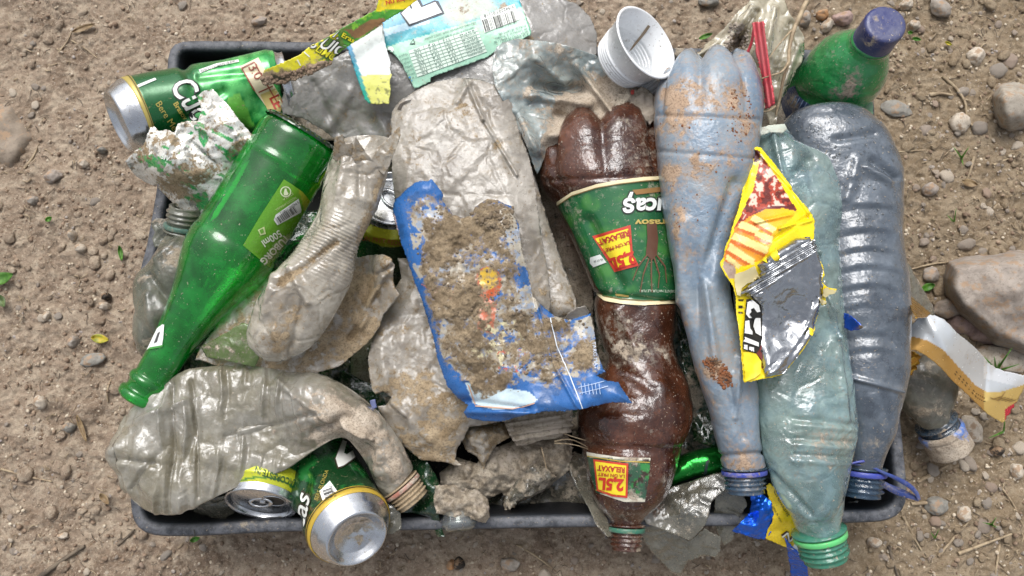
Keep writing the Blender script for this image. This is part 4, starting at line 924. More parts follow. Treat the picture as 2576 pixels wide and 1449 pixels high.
spike([(885,395),(895,345),(925,390),(948,415),(930,430),(900,420)], [(895,345,.20),(930,410,.186),(890,420,.186)], 6)
spike([(930,410),(950,372),(972,352),(1005,318),(1008,340),(992,385),(978,420),(965,440)], [(1005,318,.195),(960,400,.186),(975,430,.182)], 7)
def msm(u, v): return blobs((760,700,90,.25),(900,720,50,.2),(620,900,60,.1),(850,850,80,.15),base=.45)(u, v)
def msx(u, v, q): return .006*line(u, v, 905, 820, 960, 700, 10)-.005*line(u, v, 880, 850, 950, 740, 7)+.008*np.exp(-(((u-965)/22)**2+((v-665)/30)**2))-.004*line(u, v, 950, 690, 985, 670, 5)+.0012*billow(q, 120, 2, 4)
ms = sheet('muddy_sheet', [(870,642),(885,640),(900,648),(930,642),(965,640),(985,650),(991,672),(988,700),(992,722),(1004,742),(985,765),(962,792),(955,822),(925,862),(890,892),(850,922),(800,938),(760,942),(700,941),(640,936),(570,930),(530,915),(505,905),(492,905),(500,880),(560,800),(650,700),(760,650)], [(870,642,.135),(985,650,.150),(1000,742,.148),(950,820,.138),(850,920,.132),(700,941,.134),(500,900,.130),(600,780,.13),(780,760,.14)], m_beige, None, 4, .0010, .0065, .035, 71, .0016, mud=msm, extra=msx)
tag(ms, 'brown grey muddy sheet with a curled torn right edge, under the cream crushed bottle', 'sheet')
gf = sheet('green_film', [(505,872),(560,842),(610,812),(640,818),(632,860),(652,900),(640,925),(600,915),(560,905),(520,900)], [(505,872,.136),(620,815,.146),(640,920,.138),(560,880,.143)], m_film('film_pale_green', (.6,.75,.55), '#80965a', .7, .25, 'pale', seed=(2,9,0)), None, 5, .0004, .004, .03, 72, .001, mud=blobs((560,890,40,.2), base=.3)); tag(gf, 'dusty green film poking out under the glass bottle neck', 'film')
# ================================================================ BOTTOM LEFT CLEAR BOTTLE
bl = root('crushed_bottle', 'large flattened clear bottle with cross ribs and muddy neck, lower left over the crate corner', 'bottle', P(600, 1100, .12))
def bld(Sg, Ag, X, u, v):
    tl = lambda a, b, c_, e, w: np.clip(1-np.sqrt(-np.log(np.maximum(line(u, v, a, b, c_, e, w), 1e-9))), 0, 1)
    d = .0120*crumple(X, .055, 81, n=4)+.0058*crumple(X, .024, 82, n=4)-.005*tl(432, 965, 428, 1285, 9)-.003*tl(335, 1154, 425, 1172, 9)+.004*tl(340, 1060, 470, 1010, 9)-.004*tl(480, 960, 500, 1250, 7)+.004*tl(700, 960, 830, 1060, 10)-.004*tl(560, 1100, 800, 1040, 8)+.005*tl(860, 1060, 935, 1105, 9)-.004*tl(330, 1230, 420, 1120, 8)+.0012*crumple(X, .010, 83, n=5)
    for x, w, k in [(410,7,1),(463,7,1.1),(482,6,-.8),(548,7,.9),(605,7,.9),(655,6,.7),(700,7,.8),(752,8,.7)]:
        xx = x+(v-1080)*-.06+4*np.sin(v/31.+x); g = np.clip(.6+.8*np.sin(v/37.+x*.7), .1, 1.2); d = d+k*.0030*g*np.clip(1-np.abs(u-xx)/7, 0, 1)-.0022*k*g*np.clip(1-np.abs(u-xx-13)/9, 0, 1)
    d = d-.0035*np.exp(-(((u-435)/14)**2+((v-1140)/60)**2))-.003*line(u, v, 300, 1155, 400, 1165, 7)+.0028*line(u, v, 330, 1080, 420, 1035, 8)
    d = d-.005*line(u, v, 790, 1090, 870, 1050, 14)+.004*line(u, v, 870, 1060, 915, 1095, 10)+.002*fbm(X, 60, 2, 5)*np.clip((u-700)/200, 0, 1)
    return d
shell('body', [(301,1120,300,1160,.128,.003),(304,1080,304,1205,.129,.008),(322,1040,322,1243,.13,.012),(352,1012,345,1268,.131,.010),(400,975,385,1289,.132,.010),(460,935,450,1290,.132,.010),(530,922,530,1256,.132,.010),(620,920,622,1214,.132,.010),(720,932,722,1180,.132,.010),(800,945,802,1126,.132,.016),(850,960,842,1104,.132,.017),(905,995,872,1104,.13,.018),(945,1030,893,1125,.127,.019),(985,1080,918,1160,.122,.018),(1015,1130,945,1208,.118,.016),(1038,1175,968,1250,.115,.014)], m_clearolive, bl, disp=pxd(bld), nst=320, nseg=140, q=1.5, fade=.6, mud=blobs((800,1030,90,.34),(920,1080,80,.36),(1000,1180,60,.4),(870,1090,60,.3),(560,1240,60,.1),(430,1130,30,.1),base=.17), cap=(1,0))
neck(bl, P(1002,1212,.115), P(1042,1262,.112), .0132, m_beige, m_print('ring_red_muddy', '#a06a5c', .6, 'pale'), blobs(base=.75), rm=blobs(base=.52))
# ================================================================ CANS AT THE BOTTOM
def lidded(cx, cy, z, tilt_to, length, label, col, name='beer_can', r=.033, R=.0265, tab=0, txt=None, col2=None):
    rt = root(name, label, 'can', P(cx, cy, z)); p0 = P(cx, cy, z); ax = np.array(tilt_to)-p0; ax = ax/np.linalg.norm(ax); L = length
    Q = lambda t: p0+ax*t
    tube('body', [Q(0), Q(L)], [(.055, R+.0022), (.10, r-.002), (.13, r), (1, r)], m_canpaint, rt, 90, col=col, closed=(0, 1), nst=60, disp=lambda Sg, Ag, X: .0006*crumple(X, .03, 3), mud=blobs(base=.1))
    tube('lid', [Q(0), Q(L)], [(0, R-.001), (-.012, R), (-.012, R+.0012), (.0, R+.0016), (.02, R+.0012), (.06, R+.0022)], m_silver, rt, 80, closed=(0, 0))
    tube('lid_panel', [Q(0), Q(L)], [(.0, R-.0008), (.035, R-.0016), (.045, R-.003), (.034, R-.0045), (.026, R-.006), (.026, 0)], m_silver, rt, 70, closed=(0, 0), mud=blobs(base=.22))
    x, y = axisframe(ax)
    return rt, Q, ax, x, y
def ringring(name, c, nrm, xdir, a, b, w, h, m, parent, seg=28, open_=0):
    """flat oval ring such as a pull tab"""
    y = np.cross(nrm, xdir); V = []; n = seg
    for k in range(n):
        t = 2*math.pi*k/n; d = np.array([math.cos(t), math.sin(t)])
        for (s, hh) in ((1, 0), (1, h), (1-w, h), (1-w, 0)): V.append(c+xdir*a*d[0]*s+y*b*d[1]*s+nrm*hh)
    return mk(name, np.array(V), gridfaces(n+1, 4).tolist()[:0] or [(4*k+j, 4*k+(j+1) % 4, 4*((k+1) % n)+(j+1) % 4, 4*((k+1) % n)+j) for k in range(n) for j in range(4)], m, parent)
yel = lambda u, v: np.where((v > 1215)[:, None], lin('#2f8a34'), np.array(lin('#b7bd2e'))+0*u[:, None])
def c13(u, v):
    d = np.hypot((u-657)/1.0, (v-1262)/.62); c = np.tile(np.array(lin('#b9bf30')), (len(u), 1)); c[(d < 103) & (d > 95)] = lin('#23722c'); c[d > 150] = lin('#1d5a2a'); return c
c1, Q, ax, x, y = lidded(656, 1268, .112, P(706, 1085, .080), .09, 'yellow green drink can seen from its opened silver lid, under the clear bottle', c13)
nrm = -ax
d1 = P(690,1248,.108)-P(656,1262,.108); d1 = d1-nrm*(d1@nrm); d1 /= np.linalg.norm(d1)
base_c = Q(.11*.026)+nrm*.0006
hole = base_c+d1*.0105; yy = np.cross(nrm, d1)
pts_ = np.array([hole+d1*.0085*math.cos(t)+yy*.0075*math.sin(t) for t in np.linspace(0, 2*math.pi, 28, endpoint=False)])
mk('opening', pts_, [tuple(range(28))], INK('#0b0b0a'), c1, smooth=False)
ringring('opening_edge', hole, nrm, d1, .0098, .0088, .12, .0005, m_silver, c1)
ringring('pull_tab', base_c-d1*.0005+nrm*.0008, (nrm+.35*yy)/np.linalg.norm(nrm+.35*yy), d1, .0105, .0052, .35, .0010, m_silver, c1)
tube('rivet', [base_c+d1*.001, base_c+d1*.001+nrm*.0016], [(0,.0024),(1,.0020)], m_silver, c1, 16)
Bc = bvh([o for o in c1.children if o.name.startswith('body')][0] if c1.children else None)
text('lettering', 'RĂCOREȘTE IN', 749, 1208, 193, 23, Bc, INK('#1c4a22'), c1, .0006, bold=.02, curve=-.0009, width=110)
def c14(u, v):
    q = np.stack([u, v, 0*u], -1); c = np.tile(np.array(lin('#133d1e')), (len(u), 1)); f = fbm(q, .02, 3, 7); c[f > .25] = lin('#1f6a30')
    k = inpoly(u, v, [(735,1440),(790,1449),(838,1300),(825,1200),(800,1190)]) & (fbm(q, .03, 3, 8) > .1); c[k] = lin('#5c5230'); return c
c2 = root('beer_can', 'dark green beer can leaning over the crate bottom edge, silver base showing', 'can', P(850, 1250, .1))
p0, p1 = P(896,1352,.148), P(785,1160,.070); ax2 = (p1-p0)/np.linalg.norm(p1-p0); Lc = .135; p1 = p0+ax2*Lc
bd2 = tube('body', [p0, p1], [(.085,.0292),(.11,.0308),(.14,.0315),(1,.0318)], m_canpaint, c2, 100, col=c14, closed=(0,1), nst=80, disp=pxd(lambda S_, A_, X, u, v: -.004*line(u, v, 730, 1380, 770, 1200, 14)+.0008*crumple(X, .04, 8)), mud=blobs((1000,1300,10,.1),base=.05))
tube('base', [p0, p1], [(.05,0),(.04,.009),(.025,.0155),(.003,.0188),(-.012,.0206),(-.02,.0219),(-.015,.0232),(.008,.0250),(.04,.0275),(.07,.0293),(.09,.0305)], m_silver, c2, 90, nst=70, closed=(0,0), mud=lambda u, v: blobs((905,1330,62,.42), base=.05)(u, v))
tube('gold_band', [p0, p1], [(.088,.0306),(.092,.0313),(.135,.0322),(.138,.0316)], m_plain('band_yellow', '#c0a23a', .3, .2), c2, 90, closed=(0,0))
tube('black_line', [p0, p1], [(.120,.0322),(.126,.0323)], INK('#151510'), c2, 90, closed=(0,0))
B2 = bvh(bd2)
text('lettering_outline', 'Cucas', 740, 1408, -70, 52, B2, INK('#2a2416'), c2, .0005, bold=.05, shear=.2, width=168, curve=.0006)
text('lettering', 'Cucas', 740, 1408, -70, 52, B2, INK('#e2e4e0'), c2, .0009, bold=.01, shear=.2, width=165, curve=.0006)
decal('barcode_panel', [(804,1236),(830,1210),(850,1238),(868,1262),(828,1306),(818,1276)], B2, INK('#e4e6e4'), c2, .0006, 4)
barcode('barcode', 826, 1296, -112+180+180, 68, 26, B2, INK('#1a1a1a'), c2, 5, .0010) if False else barcode('barcode', 812, 1236, 70, 62, 24, B2, INK('#1a1a1a'), c2, 5, .0010)
text('barcode_number', '5 942018 501212', 860, 1272, -118, 9, B2, INK('#1a1a1a'), c2, .0012, width=56)
lpoly = [(861,1108),(844,1155),(851,1177),(865,1172),(893,1151),(886,1134),(872,1144),(865,1141),(871,1112)]
decal('lettering_outline', [(x+(x-865)*.16, y+(y-1145)*.12) for x, y in lpoly], B2, INK('#2a2416'), c2, .0006, 4); decal('lettering', lpoly, B2, INK('#dfe1dd'), c2, .0010, 4)
text('lettering', 'C', 838, 1180, -12, 78, B2, INK('#dfe1dd'), c2, .0008, bold=.04) if False else None
text('small_lettering', 'BERE BLONDA', 800, 1260, -70, 14, B2, INK('#9a8a3c'), c2, .0007, width=80)
tag(sheet('clear_film_scrap', [(965,1270),(985,1262),(1008,1290),(1010,1330),(985,1345),(955,1340),(945,1310)], .115, m_clearfilm, None, 4, .0004, .004, .02, 6, .001), 'small clear film scrap beside the silver can base', 'film')
# can in the middle gap
def c15(u, v):
    c = np.tile(np.array(lin('#b3b52c')), (len(u), 1)); d = v+((u-985)/95)**2*48
    c[(d > 548) & (d < 553)] = lin('#161a10'); c[(d > 558) & (d < 562)] = lin('#161a10'); c[d > 622] = lin('#1d4a24'); return c
c3, Q3, ax3, x3, y3 = lidded(985, 498, .118, P(978, 640, .045), .10, 'yellow can with silver lid sunk in the gap left of the blue bag', c15)
B3 = bvh([o for o in c3.children if o.name.startswith('body')][0]); n3 = -ax3
text('lettering', 'RĂCOREȘTE IN', 899, 560, 14, 24, B3, INK('#1a2010'), c3, .0006, bold=.03, width=118, curve=-.0007+.0014)
text('lettering', 'UN PRET REDUS', 910, 604, 8, 17, B3, INK('#a8422c'), c3, .0006, width=110)
ringring('pull_tab', Q3(.0026)+n3*.0014, n3, np.array([.6,-.8,0])-n3*(np.array([.6,-.8,0])@n3), .0125, .0075, .25, .001, m_silver, c3)
# ================================================================ TOP MIDDLE : GREY FILM, LABELS, WRAPPER, CUP, BAG
gfp = [(705,262),(715,225),(740,192),(800,165),(880,125),(950,75),(1010,20),(1060,-30),(1340,-34),(1400,-8),(1450,8),(1485,42),(1503,88),(1500,135),(1470,180),(1420,330),(1200,390),(1000,380),(965,350),(930,340),(885,345),(845,352),(810,325),(760,298),(712,286)]
g1 = sheet('flattened_jug', gfp, [(705,262,.118),(850,230,.128),(1000,150,.132),(1200,100,.132),(1200,-30,.120),(1450,20,.118),(1500,100,.112),(1400,200,.122),(1000,370,.110),(840,345,.108),(1350,60,.130)], m_grey, None, 4.6, .0006, .0055, .05, 91, .0004, mud=blobs((1420,100,14,.35),(905,235,14,.4),(870,290,14,.4),(940,300,16,.35),(870,180,20,.1),(1340,112,20,.3),(985,330,20,.2),base=.12), extra=lambda u, v, q: .003*line(u, v, 880, 230, 830, 320, 14)-.003*line(u, v, 790, 210, 850, 330, 10)+.003*line(u, v, 930, 260, 975, 340, 12))
tag(g1, 'big flattened grey translucent jug lying under the printed labels at the top', 'jug')
def L1(u, v):
    c = np.tile(np.array(lin('#9ccab2')), (len(u), 1)); line1 = v-(118-(u-971)*.295)
    t = np.clip((-line1)/75, 0, 1)[:, None]; top = np.array(lin('#1f9aa0'))*(1-t)+np.array(lin('#7fb6dc'))*t; k = line1 < 0; c[k] = top[k]
    k = (line1 < -28) & (line1 > -46) & (u < 1080); c[k] = lin('#b4d4e6')
    q = np.stack([u, v, 0*u], -1); f = np.clip((1-np.hypot((u-1150)/55, (v-25)/45)), 0, 1)[:, None]+np.clip(1-np.hypot((u-1200)/60, (v-15)/40), 0, 1)[:, None]; f = np.clip(f*2, 0, .85)
    c = c*(1-f)+np.array(lin('#b9bfae'))*f
    e = (u-1313)-(v*.30); k = (e > -4); c[k] = lin('#2f9a6c')
    return c
lp = [(950,40),(963,60),(966,90),(968,114),(971,126),(980,128),(988,134),(1000,146),(1007,155),(1012,160),(1017,173),(1025,191),(1034,205),(1043,224),(1083,206),(1083,196),(1100,188),(1171,164),(1228,143),(1245,130),(1280,118),(1334,88),(1336,80),(1326,50),(1306,0),(1300,-34),(1040,-34),(1000,10)]
l1 = sheet('bottle_label', lp, [(960,60,.137),(1000,140,.139),(1040,220,.132),(1200,100,.140),(1330,80,.138),(1200,-30,.132),(1228,140,.136),(1080,60,.142)], m_label, None, 3.6, .0003, .0016, .05, 92, .0003, mud=blobs((1165,30,32,.42),(1200,70,14,.2),(1260,15,30,.3),(1190,160,14,.25),(1120,150,30,.1),base=.16), col=L1)
tag(l1, 'blue and mint green milk label with a nutrition table and barcode, at the top edge', 'label')
B1 = bvh(l1)
decal('white_shape_outline', [(1006,33),(1026,12),(1050,-4),(1057,-2),(1064,14),(1093,1),(1103,3),(1118,34),(1029,67)], B1, INK('#2c3a48'), l1, .0005, 6)
decal('white_shape', [(1010,34),(1030,16),(1034,24),(1038,22),(1034,12),(1050,2),(1060,20),(1095,6),(1112,32),(1031,62)], B1, INK('#e2e6ea'), l1, .0009, 6)
tbl = [(1027,128),(1199,71),(1225,130),(1050,194)]
decal('nutrition_table', tbl, B1, INK('#cfe0d4'), l1, .0005, 6)
def ln(x1, y1, x2, y2, w, m, B, parent, name='table_line', off=.0008):
    n_ = np.array([y2-y1, x1-x2])/math.hypot(x2-x1, y2-y1)*w/2
    return decal(name, [(x1-n_[0],y1-n_[1]),(x2-n_[0],y2-n_[1]),(x2+n_[0],y2+n_[1]),(x1+n_[0],y1+n_[1])], B, m, parent, off, 8)
tb = np.array(tbl, float)
for k in range(1, 8):
    t = k/8; a_ = tb[0]*(1-t)+tb[3]*t; b_ = tb[1]*(1-t)+tb[2]*t; ln(*a_, *b_, 1.3, INK('#7d9a8c'), B1, l1)
for t in (.22, .44, .66):
    a_ = tb[0]*(1-t)+tb[1]*t; b_ = tb[3]*(1-t)+tb[2]*t; ln(*a_, *b_, 1.3, INK('#7d9a8c'), B1, l1)
rr = random.Random(5)
for k in range(8):
    t = (k+.25)/8
    for s0, w, st in ((.96, 40, ['valoare energetica', 'grasimi', 'acizi grasi saturati', 'glucide', 'din care zaharuri', 'fibre', 'proteine', 'sare'][7-k]), (.60, 18, rr.choice(['0,05 g', '4,5 g', '3,2 g', '12 g'])), (.38, 18, rr.choice(['0,25 g', '10 g', '0 g'])), (.16, 16, rr.choice(['5%', '11%', '0%', '9,4%']))):
        a_ = (tb[0]*(1-t)+tb[3]*t)*(1-s0)+(tb[1]*(1-t)+tb[2]*t)*s0; text('table_lettering', st, a_[0], a_[1], 161.5, 7.5, B1, INK('#4a6a60'), l1, .0008, width=w)
for u, v, w, s in [(1196,55,135,'Informatii nutritionale medii pentru produs'),(1193,67,120,'Valori medii la 100 ml de lapte pentru consum'),(1322,62,72,'Produs de: SC LAPTE SRL'),(1325,70,84,'str. Laptelui nr. 2, Romania'),(1328,77,90,'tel/fax +373 / 12 60463 / 00'),(1328,84,70,'a se pastra la rece')]:
    text('small_lettering', s, u, v, 162, 8, B1, INK('#3d5c54'), l1, .0008, width=w)
for k in range(7): text('small_lettering', ['10 portii', 'continut/100', 'energie/100', '(8400kJ/', 'doza zilnica', 'adulti medie', 'o zi si'][k], 1024+k*4, 134+k*9.5, 162, 7.5, B1, INK('#3d5c54'), l1, .0008, width=[22,26,28,20,22,24,20][k])
decal('barcode_panel', [(1208,42),(1294,10),(1305,50),(1219,83)], B1, INK('#e2e8e2'), l1, .0005, 6)
barcode('barcode', 1221, 80, -17, 82, 30, B1, INK('#222a2a'), l1, 9, .0009); text('barcode_number', '5 942207 01118', 1291, 14, 162, 11, B1, INK('#222a2a'), l1, .0009, width=78)
tri_ = [(1027,118),(1041,99),(1044,113)]; decal('recycling_mark', [(1030,112),(1041,97),(1045,111)], B1, INK('#33504a'), l1, .0006, 4); decal('recycling_mark_inside', [(1034,110),(1040,102),(1042,109)], B1, INK('#9ccab2'), l1, .0010, 3)
decal('round_mark', [(983+8*math.cos(t), 125+8*math.sin(t)) for t in np.linspace(0, 6.28, 14, endpoint=False)], B1, INK('#e2e8e6'), l1, .0007, 4)
decal('blue_mark', [(1024,196),(1032,192),(1038,204),(1040,208),(1030,209),(1025,203)], B1, INK('#3d82c4'), l1, .0006, 4)
def L2(u, v):
    c = np.tile(np.array(lin('#c3cbc9')), (len(u), 1)); e = v-(150-(u-880)*.06); c[e > 0] = lin('#d2d7d5'); q = np.stack([u, v, 0*u], -1)
    c[e > 42] = lin('#cfd070'); k = (e > 60) & (fbm(q, .09, 3, 3) > .34); c[k] = lin('#8a8c50')
    s = (u-876)-(v-118)*.33; k = (s < 9); t = np.clip((v-118)/120, 0, 1)[:, None]; c[k] = (np.array(lin('#2d7fae'))*(1-t)+np.array(lin('#1f9c84'))*t)[k]; return c
l2 = sheet('bottle_label', [(872,116),(883,111),(927,85),(960,62),(966,90),(970,116),(976,132),(984,160),(981,175),(985,188),(980,205),(983,222),(978,262),(965,260),(952,263),(927,259),(918,250),(905,215)], [(875,118,.142),(960,70,.142),(985,190,.145),(950,262,.140),(925,170,.146)], m_label, None, 4, .0003, .0015, .05, 93, .0003, mud=blobs((960,235,14,.2),base=.16), col=L2)
tag(l2, 'torn white and pale yellow label with a teal stripe, left of the blue milk label', 'label')
# yellow green long wrapper
def L3(u, v):
    c = np.tile(np.array(lin('#4f9a35')), (len(u), 1)); q = np.stack([u, v, 0*u], -1); f = fbm(q, .05, 3, 4); c[f > .2] = lin('#86c23c')
    k = u < 850; c[k] = lin('#d8cf2c'); c[(u < 885) & (u > 800) & (f > -.1)] = lin('#5d7f35'); c[(u < 800) & (u > 770) & (f > .1)] = lin('#e0d83a'); c[(u < 735)] = lin('#cfc72e')
    k = inpoly(u, v, [(862,72),(890,75),(930,50),(965,45),(975,58),(940,72),(905,95),(892,98),(880,85)]); c[k] = lin('#8a6844')
    k = inpoly(u, v, [(955,-10),(1060,-10),(1040,12),(1020,25),(975,22),(955,30),(945,30)]); c[k] = lin('#f0d92a')
    return c
wp = [(955,-12),(946,25),(922,38),(890,55),(860,71),(838,84),(821,95),(800,106),(785,114),(770,124),(758,136),(734,147),(705,160),(680,171),(665,176),(655,200),(662,214),(690,212),(718,207),(745,198),(766,190),(800,178),(829,164),(841,143),(860,128),(883,111),(905,98),(927,85),(963,57),(1018,24),(1050,0),(1060,-12)]
w1 = sheet('snack_wrapper', wp, [(660,195,.160),(740,170,.162),(840,120,.160),(940,60,.158),(1040,0,.156),(700,170,.164)], m_wrapprint, None, 3.2, .0004, .0026, .03, 94, .0006, mud=blobs((690,212,34,.65),(740,206,34,.6),(790,190,30,.5),(830,172,22,.4),(780,168,22,.32),(660,200,25,.5),(700,205,14,.3),base=.13), col=L3)
tag(w1, 'long rolled yellow and green sweet wrapper with muddy lower end, running to the top edge', 'wrapper'); Bw = bvh(w1)
text('lettering_outline', 'JUICY', 803, 116, 39-0, 60, Bw, INK('#15170f'), w1, .0006, bold=.05, shear=.15, sx=.66) if False else None
for (nm, mm, of, bo) in (('lettering_outline', INK('#15170f'), .0006, .07), ('lettering', INK('#e9ebe4'), .0011, .02)):
    text(nm, 'JUICY', 786, 110, 25, 44, Bw, mm, w1, of, bold=bo, shear=.35, width=112); text(nm, '1.', 836, 92, 25, 30, Bw, mm, w1, of, bold=bo, shear=.3)
for (nm, mm, of, bo) in (('lettering_outline', INK('#2c4a1c'), .0006, .07), ('lettering', INK('#e8e02a'), .0011, .02)):
    text(nm, 'LIMO', 793, 128, 30, 26, Bw, mm, w1, of, bold=bo, shear=.2, width=54); text(nm, 'Eras', 858, 92, 28, 17, Bw, mm, w1, of, bold=bo, width=34)
text('lettering', 'NU RELAX', 972, 12, -14, 15, Bw, INK('#c8402a'), w1, .0008, bold=.03, width=72)
for k in range(3): ln(682+k*3, 186+k*4, 716+k*3, 192+k*4+6, 2.2, INK('#23260f'), Bw, w1, 'black_stripe')
ln(765,131,779,143,3,INK('#e6e9dc'),Bw,w1,'white_curve'); ln(748,150,756,165,3,INK('#e6e9dc'),Bw,w1,'white_curve')
crumbs(Bw, w1, [(660,195),(700,190),(830,150),(840,170),(780,195),(700,214),(660,214)], 260, .0006, .0022, m_clod, 3)
# crumpled greenish film
def f28(u, v, q): 
    d = -.020*np.exp(-(((u-1430)/110)**2+((v-245)/80)**2))+.010*line(u, v, 1450, 165, 1560, 310, 9)+.008*line(u, v, 1350, 150, 1420, 210, 12)+.010*line(u, v, 1340, 240, 1480, 260, 16)-.008*line(u, v, 1350, 215, 1460, 225, 12)+.008*line(u, v, 1390, 340, 1550, 300, 14)-.008*line(u, v, 1400, 290, 1500, 310, 12)+.01*line(u, v, 1300, 280, 1350, 380, 14)
    return d
f1 = sheet('crumpled_film', [(1240,140),(1250,118),(1262,108),(1300,97),(1360,102),(1400,108),(1440,118),(1500,140),(1530,165),(1560,185),(1600,212),(1640,235),(1648,262),(1640,330),(1560,340),(1440,345),(1395,365),(1368,402),(1352,440),(1335,400),(1322,360),(1300,320),(1280,280),(1248,222),(1238,180)], [(1240,140,.142),(1300,97,.144),(1500,140,.145),(1640,240,.14),(1640,330,.13),(1400,365,.135),(1345,440,.128),(1280,260,.14),(1440,200,.142),(1500,260,.146)], m_greenfilm, None, 3.4, .0005, .013, .045, 95, .0008, n=4, mud=blobs((1420,265,36,.4),(1400,350,40,.5),(1500,235,50,.32),(1590,230,50,.5),(1550,300,60,.4),(1330,230,14,.25),(1330,120,60,.1),(1420,300,26,.25),base=.33), extra=f28)
tag(f1, 'crumpled grey green film with mud pooled in its folds, top middle', 'film')
ml = sheet('mud_patch', [(1545,262),(1556,240),(1572,236),(1580,222),(1604,226),(1612,216),(1634,228),(1650,246),(1646,270),(1654,292),(1636,312),(1616,300),(1600,318),(1580,300),(1560,306),(1556,282)], lambda u, v: .146+0*u, m_mudsolid, None, 3.4, .003, .006, .02, 96, .005, mud=blobs(base=.5)); tag(ml, 'cracked dried mud patch with a red speck below the white cup', 'mud')
Bm = bvh(ml); decal('red_speck', [(1585,228),(1594,226),(1593,238),(1586,238)], Bm, INK('#b84a44'), ml, .0012, 3)
# white cup
cu = root('plastic_cup', 'white ribbed plastic cup lying on its side with a split wall, top middle', 'cup', P(1580, 150, .14))
cp0, cp1 = P(1551, 163, .142), P(1627, 106, .169)
pr = [(0,.0),(0,.0195),(.02,.0212)]
for k in range(5): t = .08+.075*k; pr += [(t,.0222+.0078*t*1.05),(t+.012,.0229+.0078*t*1.05),(t+.058,.0231+.0078*t*1.05),(t+.066,.0224+.0078*t*1.05)]
pr += [(.5,.0262),(.96,.0300),(.965,.0318),(.99,.0322),(1.005,.0312),(1.0,.0300),(.5,.0255)]
for k in range(5): t = .42-.075*k; pr += [(t,.0216+.0078*t),(t-.02,.0222+.0078*t)]
pr += [(.04,.0200),(.04,0)]
cw = tube('cup_wall', [cp0, cp1], pr, m_white, cu, 90, closed=(0,0), mud=blobs((1575,105,8,.25),(1585,130,8,.2),base=.1), disp=lambda S_, A_, X: .0005*noise(X*40, 3))
Bcu = bvh(cw); decal('split', [(1630,62),(1636,66),(1625,82),(1608,103),(1590,124),(1581,131),(1596,108),(1612,88)], Bcu, INK('#7d6c57'), cu, .0005, 4)
tube('mud_rim', [cp0, cp1], [(1.004,.0312),(1.010,.0314),(1.010,.0309),(1.004,.0306)], m_plain('rim_dirt', '#8d7c66', .9, vary=.6), cu, 60, closed=(0,0)) if False else None
tag(shell('cup_fragment', [(1598,225,1640,190,.135,.004),(1612,240,1660,205,.135,.004),(1625,250,1670,222,.134,.003)], m_white, None, nst=30, nseg=30, disp=lambda S_, A_, X: .0008*np.sin(S_*30)), 'ribbed white plastic scrap under the lip of the white cup', 'plastic scrap')
tag(shell('bottle_cap_scrap', [(1622,238,1655,222,.128,.006),(1640,262,1668,240,.126,.006)], m_bluecap, None, nst=20, nseg=24), 'dark blue cap scrap between the white cup and the blue grey bottle', 'cap')
# yellowish bag with red clip and twig
def bgx(u, v, q): return .007*line(u, v, 1890, 20, 1810, 140, 9)-.005*line(u, v, 1905, 30, 1830, 150, 8)+.006*line(u, v, 1950, 20, 1925, 140, 9)+.007*line(u, v, 2010, 110, 1960, 250, 10)-.006*line(u, v, 1990, 60, 1950, 200, 10)+.005*line(u, v, 1740, 150, 1800, 110, 8)-.018*np.exp(-(((u-1855)/26)**2+((v-105)/40)**2))
b1 = sheet('plastic_bag', [(1899,-10),(1880,8),(1866,20),(1850,36),(1840,52),(1822,72),(1807,85),(1790,100),(1775,108),(1762,128),(1739,140),(1722,152),(1716,172),(1742,190),(1790,200),(1850,220),(1905,250),(1928,285),(1938,320),(1950,320),(1962,270),(1972,240),(1980,225),(1992,200),(2007,170),(2018,155),(2024,130),(2023,92),(2012,72),(2003,59),(1985,30),(1971,-10)], [(1900,0,.150),(1780,110,.135),(1720,160,.125),(1850,200,.13),(1940,310,.115),(2020,120,.14),(1970,0,.145),(1900,90,.150),(1970,200,.135)], m_bag, None, 4.2, .0004, .0085, .04, 97, .0004, mud=blobs((1855,108,24,.75),(1838,128,18,.4),(1780,130,18,.2),base=.1), extra=bgx, n=8)
tag(b1, 'thin crinkled yellowish transparent bag behind the blue grey bottle', 'bag')
crumbs(bvh(b1), b1, [(1835,60),(1870,55),(1885,80),(1880,140),(1820,150),(1825,110)], 300, .0006, .002, m_mudsolid, 4)
rc = sheet('clip_strip', [(1891,57),(1918,54),(1926,100),(1936,160),(1941,215),(1944,262),(1937,270),(1925,272),(1920,220),(1910,160),(1900,110)], [(1900,57,.176),(1930,160,.178),(1935,270,.168)], m_red, None, 3, .0018, 0, .05, 3, 0, mud=blobs((1905,90,8,.25),(1935,240,12,.2),base=.02), extra=lambda u, v, q: .0012*np.cos(((u-1905)-(v-57)*.135)/6.2*math.pi))
tag(rc, 'red plastic grooved strip standing out of the yellowish bag', 'plastic strip')
o = shell('loop', [(1893,70,1901,72,.165,.001),(1886,110,1893,112,.155,.001),(1872,140,1880,144,.148,.001)], m_red, rc, nst=20, nseg=16)
twig([(2034,-8,.150),(2013,39,.156),(1994,85,.160),(1985,131,.162),(1983,160,.164),(1970,203,.160),(1962,245,.155),(1952,290,.148)], .0021, m_straw, 'long grey twig with side shoots lying over the yellowish bag', z=0)
tw = bpy.data.objects['twig'] if False else [o for o in bpy.data.objects if o.get('label', '').startswith('long grey twig with side')][0]
twig([(1984,157,.164),(1964,182,.172),(1940,190,.176),(1915,198,.176)], .0011, m_straw, None, name='shoot', z=0, parent=tw); twig([(1990,78,.160),(1972,98,.166),(1955,118,.168),(1932,150,.166)], .0009, m_straw, None, name='shoot', z=0, parent=tw)
twig([(1950,268,.155),(1930,280,.16),(1912,282,.162)], .0012, m_straw, None, name='shoot', z=0, parent=tw)
